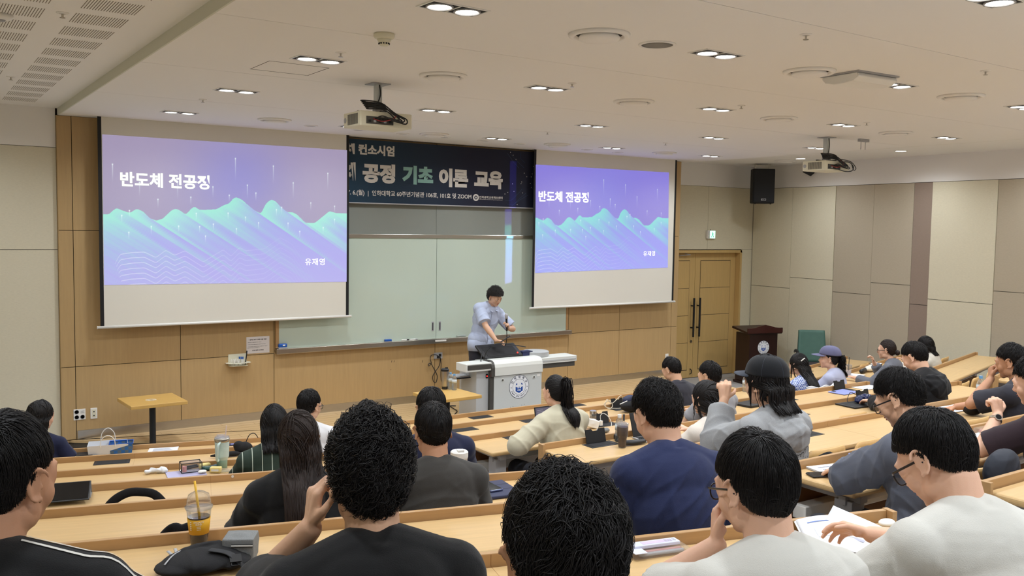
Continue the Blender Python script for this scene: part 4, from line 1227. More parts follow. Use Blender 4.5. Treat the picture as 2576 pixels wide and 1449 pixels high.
# ------------------------------------------------------------------ rows of fixed lecture desks
ORD = ['first', 'second', 'third', 'fourth', 'fifth', 'sixth', 'seventh']
BNAME = {'L': 'left block', 'C': 'middle block', 'R': 'block by the side wall'}
DD = 0.41
def row_frame(blk, k):
    """World matrix of the row: x along the row, y towards the front, z up; origin on the lip line at floor level."""
    t, n, lips, rot = BLK[blk]
    xa, xb = {'L': (0.02, 2.97), 'C': (3.68, 8.98), 'R': (9.69, 12.64)}[blk]
    f = lambda x: Vector((x, (lips[k - 1] - n.x * x) / n.y, z_floor(k)))
    return f(xa), (f(xb) - f(xa)).length, rot
DESKS = {}
M_JOINT = mat('desk_joint', rgb(140, 96, 54), .6)
def power_box(mb_parent, x, y, open_=False):
    f = MB(); f.bb(x - .13, x + .13, y - .062, y + .062, .729, .7325); pb = f.build('power_box', M_BLACK, mb_parent, bevel=.001)
    if open_:
        f = MB(); f.bb(x - .095, x + .095, y - .04, y + .045, .7326, .7335); f.build('opening', M_INK, pb)
        f = MB(Matrix.Translation((x, y + .05, .734)) @ Matrix.Rotation(math.radians(-14), 4, 'X') @ Matrix(((1, 0, 0, 0), (0, 0, 1, 0), (0, 1, 0, 0), (0, 0, 0, 1))))
        f.prism([(-.09, 0), (.09, 0), (.09, .1), (.035, .1), (.022, .085), (-.022, .085), (-.035, .1), (-.09, .1)], .006); f.build('lid', M_BLACK, pb)
    else:
        f = MB(); f.bb(x - .11, x + .11, y - .045, y + .05, .7326, .7334); l_ = f.build('lid', M_BLACKM, pb)
        f = MB(); f.bb(x - .03, x + .03, y - .045, y - .036, .7334, .7337); f.build('finger_slot', M_INK, l_)
def desk_row(blk, k, boxes):
    o, L, rot = row_frame(blk, k)
    where = '%s row in the %s' % (ORD[k - 1], BNAME[blk])
    t = thing('lecture_desk', 'long beech bench desk, ' + where, 'desk', o, rot, 'rows of bench desks')
    b = MB()
    n = max(1, round(L / 1.75))
    b.bb(0, L, -DD, -.001, .695, .73)
    b.build('tabletop', M_DESK, t, bevel=.014, seg=3)
    b = MB(); b.bb(0, L, 0, .022, .66, .77); b.build('front_lip', M_LIP, t, bevel=.003)
    for i in range(1, n):
        b = MB(); b.bb(L * i / n - .0006, L * i / n + .0006, -.0006, .01, .73, .767); b.bb(L * i / n - .0005, L * i / n + .0005, -DD + .014, -.002, .729, .7303); b.build('joint_line', M_JOINT, t)
    b = MB(); b.bb(.0, L, .002, .02, .08, .659); b.build('modesty_panel', M_DBROWN, t)
    for x in (-.011, L + .011):
        b = MB(); b.bb(x - .011, x + .011, -.03, .024, 0, .772); b.build('end_panel', M_LIP, t, bevel=.002)
    m = max(2, round(L / 1.5) + 1)
    for i in range(m):
        x = .12 + (L - .24) * i / (m - 1)
        b = MB(); yo = 0 if i in (0, m - 1) else .19; b.bb(x - .05, x + .05, -DD + .06 + yo, -DD + .16 + yo, 0.0, .655); b.bb(x - .03, x + .03, -DD + .03, -.01, .65, .694); b.build('leg', M_GREYM, t, bevel=.003)
    b = MB(); b.bb(.06, L - .06, -DD + .09, -DD + .13, .635, .675); b.build('cross_beam', M_GREYM, t)
    b = MB(); b.bb(.04, L - .04, -.11, -.03, .50, .57); b.build('cable_rail', M_WHITE, t, bevel=.004)
    Mi = Matrix.Translation(o) @ Matrix.Rotation(rot, 4, 'Z')
    Mi.invert()
    for px, py, op in boxes:
        q = Mi @ on_z(px, py, z_desk(k))
        y = min(-.085, max(-.2, q.y))
        power_box(t, min(L - .2, max(.2, q.x)), y, op)
    DESKS[blk, k] = t
    return t
BOX = {('L', 2): [(282, 1162, False)], ('C', 1): [(1208, 1049, False), (1445, 1020, False), (1700, 975, False)], ('C', 2): [(1167, 1081, False), (1333, 1055, False), (1560, 1027, True), (1790, 995, False)],
       ('C', 3): [(1296, 1096, False), (1513, 1066, True), (1976, 1006, False), (2113, 980, True)], ('C', 4): [(1512, 1118, True), (1999, 1043, False), (2162, 1006, True)], ('C', 5): [(1990, 1085, False)],
       ('R', 1): [(2015, 933, False), (2070, 921, False)], ('L', 1): [(205, 1146, False)], ('L', 3): [], ('L', 4): []}
for blk in 'LCR':
    for k in range(1, 8):
        if blk == 'R' and k > 5: continue
        desk_row(blk, k, BOX.get((blk, k), []))

# ------------------------------------------------------------------ plywood chairs
def make_chair():
    t = thing('lecture_chair', '', 'chair')
    def bk(u, v):
        w = .38 + .02 * v - .05 * max(0, v - .8) * 5 * (abs(2 * u - 1) ** 4)
        x = (u - .5) * w
        y = -.195 - .035 * v + .025 * (2 * u - 1) ** 2
        z = .45 + .42 * v - .028 * max(0, (abs(2 * u - 1) - .72) / .28) ** 2 * v
        return Vector((x, y, z))
    f = MB(); f.grid(bk, 14, 12); f.build('backrest', M_CHAIR, t, smooth=True, solid=.013)
    def st(u, v):
        x = (u - .5) * .4; y = .2 - .38 * v
        return Vector((x, y, .418 - .012 * math.sin(math.pi * u) + (.03 * ((v - .85) / .15) ** 2 if v > .85 else 0) - (.03 * ((.15 - v) / .15) ** 2 if v < .15 else 0)))
    f = MB(); f.grid(st, 10, 12); f.build('seat', M_CHAIR, t, smooth=True, solid=.014)
    f = MB(); f.tube(spline([(0, .0, .40), (0, -.15, .40), (0, -.2, .5), (0, -.213, .62)]), .016, n=8); f.build('back_support', M_BLACK, t)
    f = MB(); f.cyl((0, 0, .03), (0, 0, .4), .025); f.bb(-.09, .09, -.1, .1, .39, .404); f.build('post', M_BLACK, t)
    f = MB(); f.bb(-.03, .03, -.02, .14, .05, .09); f.lathe([(0, 0), (.09, 0), (.085, .03), (0, .032)], n=20); f.build('swing_arm', M_BLACK, t)
    return t
_chair = make_chair()
_used = [False]
def put_chair(blk, k, px, py, label, back=.62, plate=None, twist=0.0):
    """A chair behind desk row k whose backrest shows at the pixel (px, py)."""
    tt, n, lips, rot = BLK[blk]
    p = on_n(px, py, n, lips[k - 1] - back - .22)
    c = _chair if not _used[0] else copy_tree(_chair)
    _used[0] = True
    base = Vector((p.x, p.y, z_floor(k))) + n * .22
    c.location = base
    c.rotation_euler = (0, 0, rot + twist)
    tag(c, label, None, 'plywood lecture chairs')
    if plate:
        f = MB(); text_into(f, plate, -.03, .03, .74, .77, lambda x, z: Vector((x, -.2225 - .006, z)), bold=.02); f.build('seat_number', M_INK, c)
    return c
CH = [('C', 5, 2082, 1150, 'empty plywood chair with black seat number, behind the grey hooded person', .55, '42'), ('C', 5, 2203, 1120, 'plywood chair by the left elbow of the grey sweatshirt person', .55, None),
      ('C', 4, 2149, 1050, 'chair back just showing between two middle desks left of the person with dark glasses', .55, None), ('C', 5, 2460, 1075, 'chair back showing right of the white T-shirt person with glasses', .55, None),
      ('C', 6, 2500, 1185, 'numbered plywood chair with a dark bag hung on it', .55, '43'), ('C', 4, 2514, 982, 'low chair back between the rows beside the hand on chin person', .55, None),
      ('R', 1, 2176, 922, 'empty chair behind the front desk by the side wall', .55, None), ('R', 2, 2379, 908, 'chair peeking over the long empty desk by the side wall', .55, None),
      ('R', 3, 2430, 960, 'left of three empty chairs behind the long desk by the side wall', .55, None), ('R', 3, 2460, 955, 'middle of three empty chairs behind the long desk by the side wall', .55, None),
      ('R', 3, 2496, 945, 'right of three empty chairs behind the long desk by the side wall', .55, None)]
for c in CH:
    put_chair(*c[:5], back=c[5], plate=c[6])
# ------------------------------------------------------------------ people: one continuous body each, hair and clothes as children
from mathutils.bvhtree import BVHTree
M_SKIN = mat('skin', rgb(212, 168, 138), .52, noise=.035, nscale=14, bump=.04, bscale=260, sss=.12)
M_SKIN2 = mat('skin_fair', rgb(226, 180, 152), .52, noise=.035, nscale=14, bump=.04, bscale=260, sss=.12)
M_SKIN3 = mat('skin_tan', rgb(194, 144, 112), .52, noise=.035, nscale=14, bump=.04, bscale=260, sss=.12)
M_LIPS = mat('lips', rgb(186, 112, 98), .45)
M_EYE = mat('eye_white', rgb(228, 222, 216), .25)
M_IRIS = mat('eye_dark', rgb(36, 26, 22), .2)
M_HAIR = mat('black_hair', rgb(22, 19, 19), .48, spec=.35)
M_HAIRB = mat('dark_brown_hair', rgb(40, 28, 23), .48, spec=.35)
M_HAIRG = mat('greying_hair', rgb(52, 48, 47), .42, spec=.5)
M_TROU = mat('dark_trousers', rgb(36, 38, 46), .8, bump=.2, bscale=400)
M_SHOE = mat('dark_shoes', rgb(40, 38, 38), .6)
M_FRAME = mat('spectacle_frame', rgb(28, 24, 26), .35)
M_LENS = mat('spectacle_lens', rgb(235, 240, 242), .03, trans=.95, ior=1.05, alpha=.22)
def cloth(name, c, rough=.85, **kw):
    return mat(name, c, rough, bump=.18, bscale=420, sheen=.12, spec=.25, **kw)

def remesh(mb, voxel, iters=6):
    """Fuse overlapping shapes into one closed surface."""
    me = mb.mesh('fuse')
    o = bpy.data.objects.new('fuse', me)
    COL.objects.link(o)
    m = o.modifiers.new('fuse', 'REMESH'); m.mode = 'VOXEL'; m.voxel_size = voxel
    s = o.modifiers.new('soft', 'SMOOTH'); s.factor = .5; s.iterations = iters
    dg = bpy.context.evaluated_depsgraph_get()
    new = bpy.data.meshes.new_from_object(o.evaluated_get(dg))
    bpy.data.objects.remove(o); bpy.data.meshes.remove(me)
    return new
def folds(me, amp, seed, freq=30.0, top=None):
    """Soft creases along the cloth."""
    n = len(me.vertices)
    co = np.empty(n * 3, np.float32); me.vertices.foreach_get('co', co); co = co.reshape(-1, 3)
    nr = np.empty(n * 3, np.float32); me.vertices.foreach_get('normal', nr); nr = nr.reshape(-1, 3)
    g = np.random.default_rng(seed)
    f = np.zeros(n)
    for j in range(5):
        d = g.normal(size=3); d[0] *= .6; d /= np.linalg.norm(d)
        e = g.normal(size=3); e /= np.linalg.norm(e)
        h = g.normal(size=3); h /= np.linalg.norm(h)
        fr_ = freq * g.uniform(.35, 1.0)
        w = np.sin(co @ d * fr_ + g.uniform(0, 6) + 2.4 * np.sin(co @ e * fr_ * .33 + g.uniform(0, 6)))
        msk = .5 + .5 * np.sin(co @ h * 9 + g.uniform(0, 6))
        f += ((1 - np.abs(w)) ** 3 * 1.6 - .3) * msk
    f /= 1.9
    if top is not None:
        f *= np.clip((top - co[:, 2]) / .12, .15, 1)
    co += nr * (f * amp)[:, None].astype(np.float32)
    me.vertices.foreach_set('co', co.ravel())
    me.update()

def ik(S, W, a, b, pole):
    S, W, pole = Vector(S), Vector(W), Vector(pole)
    d = W - S; L = min(d.length, a + b - .004)
    if d.length > L: W = S + d.normalized() * L; d = W - S
    u = d.normalized()
    x = (a * a - b * b + L * L) / (2 * L)
    h = math.sqrt(max(0, a * a - x * x))
    p = pole - u * pole.dot(u)
    p = p.normalized() if p.length > 1e-5 else u.orthogonal()
    return S + u * x + p * h, W

def hand(mb, wrist, fdir, palm, side, curl=.5, k=1.0, thumb=.3, curls=None):
    """Palm, four bent fingers of unequal length and a thumb; side +1 right hand, -1 left hand."""
    w = Vector(wrist); f = Vector(fdir).normalized(); p = Vector(palm); p = (p - f * p.dot(f)).normalized()
    tl = f.cross(p) * side
    for o_, r in ((.022, .014), (.004, .0155), (-.016, .014)):
        mb.caps(w + f * .01 * k + tl * o_ * .6 * k, w + f * .078 * k + tl * o_ * 1.25 * k, r * 1.02 * k, r * .86 * k, n=10)
    mb.ball(w + f * .035 * k + tl * .02 * k + p * .008 * k, (.018 * k, .018 * k, .018 * k), 10, 8)
    for i, (o_, L) in enumerate(((.029, .07), (.0095, .078), (-.0105, .072), (-.029, .056))):
        c = curls[i] if curls else curl * (1 + .12 * i)
        base = w + f * (.082 - .006 * abs(i - 1)) * k + tl * o_ * k
        d, ang = f, 0.0
        for q, (fr_, r0, r1) in enumerate(((.46, .0098, .0088), (.31, .0088, .008), (.23, .008, .0066))):
            ang += c * (.75, .95, .6)[q]
            d = (f * math.cos(ang) + p * math.sin(ang) + tl * .03 * (1.5 - i)).normalized()
            e = base + d * L * fr_ * k
            mb.caps(base, e, r0 * k, r1 * k, n=8)
            base = e
    b = w + f * .022 * k + tl * .02 * k
    d1 = (tl * .75 + f * .62 + p * thumb).normalized()
    m_ = b + d1 * .045 * k
    mb.caps(b, m_, .0135 * k, .0105 * k, n=8)
    d2 = (tl * .25 + f * .85 + p * (thumb + .25)).normalized()
    mb.caps(m_, m_ + d2 * .034 * k, .0102 * k, .0078 * k, n=8)

def head_shape(mb, C, R, s=1.0, face=True):
    q = lambda x, y, z: C + R @ (Vector((x, y, z)) * s)
    B = lambda c, r, n=20, m=14: mb.ball(q(*c), tuple(v * s for v in r), n, m, R)
    B((0, -.014, .034), (.0765, .096, .086), 28, 18)
    B((0, .012, -.004), (.068, .074, .08), 24, 16)
    B((0, .03, -.052), (.056, .056, .052))
    B((0, .062, -.088), (.024, .022, .02))
    for x in (-1, 1):
        B((x * .036, .05, -.03), (.029, .028, .034))
        B((x * .046, .0, -.062), (.022, .038, .032))
        B((x * .03, .079, .026), (.024, .012, .008), 14, 8)
        B((x * .011, .091, -.029), (.0085, .0095, .0075), 10, 8)
        # ear: bowl, rim and lobe
        er = R @ rz(-x * .42) @ rx(.12)
        e0 = q(x * .0775, -.012, -.002)
        mb.ball(e0 + er @ Vector((x * .002 * s, -.002 * s, 0)), (.0055 * s, .016 * s, .026 * s), 12, 10, er)
        rim = [e0 + er @ (Vector((x * .010, .021 * math.cos(t), .033 * math.sin(t))) * s) for t in np.linspace(.35, 4.4, 14)]
        mb.tube(rim, .0046 * s, n=7)
        mb.ball(e0 + er @ (Vector((x * .004, .004, -.029)) * s), (.0055 * s, .008 * s, .009 * s), 10, 8)
    mb.caps(q(0, .080, .018), q(0, .101, -.022), .0085 * s, .0118 * s, n=10)
    B((0, .098, -.026), (.011, .011, .0095), 12, 8)
    B((0, .084, -.047), (.020, .010, .0058), 14, 8)
    B((0, .080, -.059), (.017, .010, .0062), 14, 8)
    B((0, .070, .005), (.058, .022, .05))

def strands_mesh(P, wid, ax):
    """P (N,S,3) strand points -> thin three sided tubes."""
    N, S, _ = P.shape
    T = np.gradient(P, axis=1); T /= np.linalg.norm(T, axis=2, keepdims=True) + 1e-9
    X = np.cross(T, ax); X /= np.linalg.norm(X, axis=2, keepdims=True) + 1e-9
    Y = np.cross(T, X)
    V = np.empty((N, S, 3, 3))
    for k in range(3):
        a = 2 * math.pi * k / 3 + .5
        V[:, :, k] = P + wid[..., None] * (X * math.cos(a) * 1.5 + Y * math.sin(a) * .7)
    idx = np.arange(N * S * 3).reshape(N, S, 3)
    F = np.stack([idx[:, :-1, :], np.roll(idx, -1, 2)[:, :-1, :], np.roll(idx, -1, 2)[:, 1:, :], idx[:, 1:, :]], -1).reshape(-1, 4)
    return V.reshape(-1, 3), F

YS = np.array([-1, -.6, -.2, .0, .25, .6, 1.0])
LINES = {'short': np.array([-.66, -.62, -.30, .16, .14, .34, .46]), 'nape': np.array([-.90, -.80, -.36, .14, .13, .32, .44]),
         'long': np.array([-.8, -.75, -.5, -.28, -.1, .28, .45]), 'up': np.array([-.95, -.85, -.5, -.14, .02, .42, .58])}
def hair_mesh(C, R, s, st, body, seed):
    """Locks of hair that run from the crown over the skull; st holds the cut."""
    g = np.random.default_rng(seed)
    line = LINES[st.get('line', 'short')]
    c = np.array([0, -.018, .022]) * s
    r = np.array([.0845, .1045, .116]) * s * st.get('vol', 1.0 if st.get('line') != 'long' else 1.045) + st.get('add', 0)
    N, S = st.get('n', 1500), st.get('steps', 10)
    L = st.get('len', .06)
    u = g.normal(size=(N * 5, 3)); u /= np.linalg.norm(u, axis=1, keepdims=True)
    u = u[u[:, 2] > np.interp(u[:, 1], YS, line)][:N]
    N = len(u)
    wh = np.array(st.get('whorl', (.08, -.5, .86))); wh = wh / np.linalg.norm(wh)
    Rn = np.array(R)
    grav = Rn.T @ np.array([0, 0, -1.0])
    tie = st.get('tie')
    d = u - (u @ wh)[:, None] * wh
    d -= (d * u).sum(1, keepdims=True) * u
    if tie is not None:
        tv = np.array(tie) / np.linalg.norm(tie)
        d = tv - (u @ tv)[:, None] * u
    d += g.normal(size=d.shape) * st.get('mess', .25)
    d -= (d * u).sum(1, keepdims=True) * u
    d /= np.linalg.norm(d, axis=1, keepdims=True) + 1e-9
    lift = g.uniform(0, 1, N) ** 1.5 * st.get('lift', .05)
    ext = st.get('ext', .1) + g.normal(size=N) * st.get('rag', .08)
    tk = st.get('tight', .09 if st.get('line', 'short') in ('short', 'nape') else .0)
    def tight(q):
        z = q[..., 2]
        return 1 - tk * np.clip((.35 - z) / .6, 0, 1) * (.35 + .65 * np.abs(q[..., 0])) - tk * .6 * np.clip((-.3 - z) / .5, 0, 1)
    pts = np.zeros((N, S, 3)); alive = np.ones(N)
    fall = np.zeros(N, bool); pos = c + u * r * .95
    caps_ = st.get('caps', [])
    lens = L * g.uniform(.75, 1.1, N)
    steps = lens / (S - 1)
    if st.get('fall'):
        steps = np.full(N, (L + st['fall']) / (S - 1)) * g.uniform(.93, 1.04, N)
    width = np.zeros((N, S)); cutn = g.uniform(-.03, .02, N)
    ph = g.uniform(0, 6.28, N); cu = st.get('curl', 0.0); cf = st.get('cfreq', 1.0)
    for j in range(S):
        t = j / (S - 1)
        rad = (.955 + (.045 + lift) * min(1, t * 2.2))[:, None] if not isinstance(lift, float) else .955
        on = c + u * r * rad * tight(u)[:, None]
        pos = np.where(fall[:, None], pos, on)
        if cu:
            nrm = u; bn = np.cross(u, d)
            off = cu * min(1, t * 3) * (np.cos(ph + cf * j)[:, None] * bn + .8 * np.sin(ph + cf * j)[:, None] * nrm)
            pts[:, j] = pos + off
        else:
            pts[:, j] = pos
        width[:, j] = alive * (1 - .75 * t ** 2)
        # advance
        zl = np.interp(u[:, 1], YS, line) - ext * (1 - st.get('ear', .8 if st.get('line', 'short') in ('short', 'nape') else 0.0) * np.exp(-((u[:, 1] - .02) / .22) ** 2))
        low = u[:, 2] < zl
        if st.get('fall'):
            fall |= (u[:, 2] < st.get('fall_from', -.12)) & (u[:, 1] < st.get('fall_front', .55))
            alive = np.where(low & ~fall, alive * .25, alive)
        else:
            alive = np.where(low, alive * .2, alive)
        if tie is not None:
            alive = np.where((u @ tv) > .985, 0.15, alive)
        gt = grav - (u @ grav)[:, None] * u
        gw = st.get('grav', .15) * (1 + 1.5 * np.clip(.5 - u[:, 2], 0, 1))
        if tie is not None:
            d = tv - (u @ tv)[:, None] * u
        dn = d + gt * gw[:, None] + g.normal(size=d.shape) * st.get('wob', .12)
        dn -= (dn * u).sum(1, keepdims=True) * u
        d = dn / (np.linalg.norm(dn, axis=1, keepdims=True) + 1e-9)
        mv = (alive > .5) & ~fall
        un = u + d * (steps[:, None] / r)
        un /= np.linalg.norm(un, axis=1, keepdims=True)
        u = np.where(mv[:, None], un, u)
        if st.get('fall'):
            wv = st.get('wave', 0.0)
            side = np.cross(grav, u); 
            pf = pos + (grav + wv * np.sin(ph + j * st.get('wfreq', .9))[:, None] * side)[:] * steps[:, None]
            lz = pf @ Rn.T + st['C0']
            bk = np.interp(lz[:, 2], st['bz'], st['by']) - .006 - lift * .25 - .012 * np.clip(.1 - np.abs(lz[:, 0]), 0, .1) * 10
            beh = lz[:, 1] < st['C0'][1] + .012
            lz[:, 1] = np.where(beh, np.minimum(lz[:, 1], bk + .35 * np.clip(np.abs(lz[:, 0]) - .05, 0, .1)), lz[:, 1])
            lz[:, 0] *= 1 - .006 * (1 + 0 * lz[:, 0])
            pf = (lz - st['C0']) @ Rn
            over = fall & (lz[:, 2] < st['C0'][2] - st.get('cut', .3) - cutn)
            alive = np.where(over, .12, alive)
            pf = np.where(over[:, None], pos, pf)
            pos = np.where(fall[:, None], pf, pos)
    # gather strands into locks
    G = st.get('locks', 0)
    if G:
        gi = g.choice(N, min(G, N), replace=False)
        r0 = pts[:, 0]; d2 = (r0[gi] ** 2).sum(1)[None] - 2 * r0 @ r0[gi].T
        near = gi[np.argmin(d2, 1)]
        tt = np.linspace(0, 1, S)[None, :, None] ** .8 * st.get('clump', .6)
        pts = pts * (1 - tt) + pts[near] * tt
    w = st.get('w', .0022) * width + 1e-5
    ax = pts - c; ax = ax / (np.linalg.norm(ax, axis=2, keepdims=True) + 1e-9)
    V, F = strands_mesh(pts, w, ax)
    Vs, Fs = [V], [F]
    # the dense layer under the locks
    nu, nv = 48, 30
    th, ph_ = np.meshgrid(np.linspace(0, 2 * math.pi, nu, endpoint=False), np.linspace(.001, math.pi - .001, nv))
    uu = np.stack([np.sin(ph_) * np.cos(th), np.sin(ph_) * np.sin(th), np.cos(ph_)], -1)
    ok = uu[..., 2] > np.interp(uu[..., 1], YS, line) - st.get('under', .02)
    cap = c + uu * r * st.get('base', .955) * tight(uu)[..., None]
    idx = np.arange(nu * nv).reshape(nv, nu)
    Q = np.stack([idx[:-1], np.roll(idx, -1, 1)[:-1], np.roll(idx, -1, 1)[1:], idx[1:]], -1)[:, :, ::-1]
    keep = ok[:-1] & ok[1:] & np.roll(ok, -1, 1)[:-1] & np.roll(ok, -1, 1)[1:]
    o0 = len(V)
    Vs.append(cap.reshape(-1, 3)); Fs.append(Q[keep] + o0)
    if st.get('tail'):
        n2, S2, L2 = st.get('tn', 420), 14, st['tail']
        t0 = c + tv * r * 1.03
        P2 = np.zeros((n2, S2, 3))
        p = t0 + g.normal(size=(n2, 3)) * .007
        back = tv * .7 - grav * .15
        for j in range(S2):
            P2[:, j] = p
            t = j / (S2 - 1)
            a = min(1, t * 4.5)
            dr = back * (1 - a) + grav * (a + .1)
            p = p + dr * L2 / S2 * g.uniform(.9, 1.05, (n2, 1)) + g.normal(size=(n2, 3)) * (.0032 if t < .5 else .0018)
            for (aa, b_, ra, rb) in caps_:
                ab = b_ - aa; h = np.clip(((p - aa) @ ab) / (ab @ ab), 0, 1)
                q = aa + h[:, None] * ab; rr_ = ra + (rb - ra) * h + .006
                v = p - q; l = np.linalg.norm(v, axis=1)
                p = np.where((l < rr_)[:, None], q + v / (l[:, None] + 1e-9) * rr_[:, None], p)
        mid = P2.mean(0, keepdims=True)
        prof = np.interp(np.linspace(0, 1, S2), [0, .12, .4, .75, 1], [1.0, 1.5, 1.7, 1.2, .45])[None, :, None]
        P2 = mid + (P2 - mid) * prof * st.get('tfat', 1.0)
        w2 = np.full((n2, S2), st.get('w', .0022) * 1.15) * np.linspace(1, .35, S2)[None]
        ax2 = np.tile(np.array([.3, .8, .2]), (n2, S2, 1))
        V2, F2 = strands_mesh(P2, w2, ax2)
        Fs.append(F2 + sum(len(v) for v in Vs)); Vs.append(V2)
    V = np.concatenate(Vs); F = np.concatenate(Fs)
    V = V @ Rn.T + np.array(C)
    return fill_mesh('hair', V, F)

def spectacles(root, C, R, s, m=None, rounded=False):
    q = lambda x, y, z: C + R @ (Vector((x, y, z)) * s)
    m = m or M_FRAME
    f = MB()
    for x in (-1, 1):
        rim = [q(x * .034 + .0245 * math.copysign(abs(math.cos(a)) ** .8, math.cos(a)), .099 - .006 * abs(math.cos(a)), -.004 + .0195 * math.copysign(abs(math.sin(a)) ** .85, math.sin(a))) for a in np.linspace(0, 2 * math.pi, 25)[:-1]]
        f.tube(rim, .0021 * s, n=6, closed=True)
        f.tube([q(x * .0585, .094, .006), q(x * .072, .08, .008), q(x * .081, .0, .006), q(x * .0795, -.022, -.004)], .0022 * s, n=6, flat=1.6)
    f.tube([q(-.0105, .099, .002), q(0, .102, .005), q(.0105, .099, .002)], .0019 * s, n=6)
    g_ = f.build('glasses', m, root, smooth=True)
    for x in (-1, 1):
        f = MB(); f.add([q(x * .034 + .0235 * math.cos(a), .0985, -.004 + .0185 * math.sin(a)) for a in np.linspace(0, 2 * math.pi, 20)[:-1]], [tuple(range(19))]); f.build('lens', M_LENS, g_)
    return g_

def baseball_cap(root, C, R, s, m, m2=None, tilt=.12):
    q = lambda v: C + R @ (rx(tilt) @ (Vector(v) * s))
    c0 = Vector((0, -.016, .052))
    def dome(u, v):
        a = 2 * math.pi * u; t = .5 * math.pi * v
        k = math.cos(t) ** .75
        return q(c0 + Vector((.096 * k * math.cos(a), .117 * k * math.sin(a), .098 * math.sin(t) ** .95 - .012)))
    f = MB(); f.grid(dome, 36, 14); cp = f.build('cap', m, root, smooth=True, solid=.003)
    def brim(u, v):
        a = math.pi * (.14 + .72 * u)
        x, y = .095 * math.cos(a), .113 * math.sin(a)
        k = math.sin(math.pi * u) ** .55
        return q(c0 + Vector((x * (1 + .04 * v), y + .085 * v * k, -.012 - .018 * v * k - .9 * x * x * (1 + 1.2 * v))))
    f = MB(); f.grid(brim, 20, 6); f.build('brim', m2 or m, cp, smooth=True, solid=.004)
    f = MB(); f.ball(q(c0 + Vector((0, 0, .087))), .008 * s); f.build('button', m, cp, smooth=True)
    f = MB()
    for i in range(6):
        a = math.tau * i / 6 + .3
        f.tube([dome((a / math.tau) % 1.0, v) + (dome((a / math.tau) % 1.0, v) - q(c0)).normalized() * .0012 for v in np.linspace(.02, .98, 12)], .0009 * s, n=4)
    f.build('seams', m2 or m, cp)
    return cp

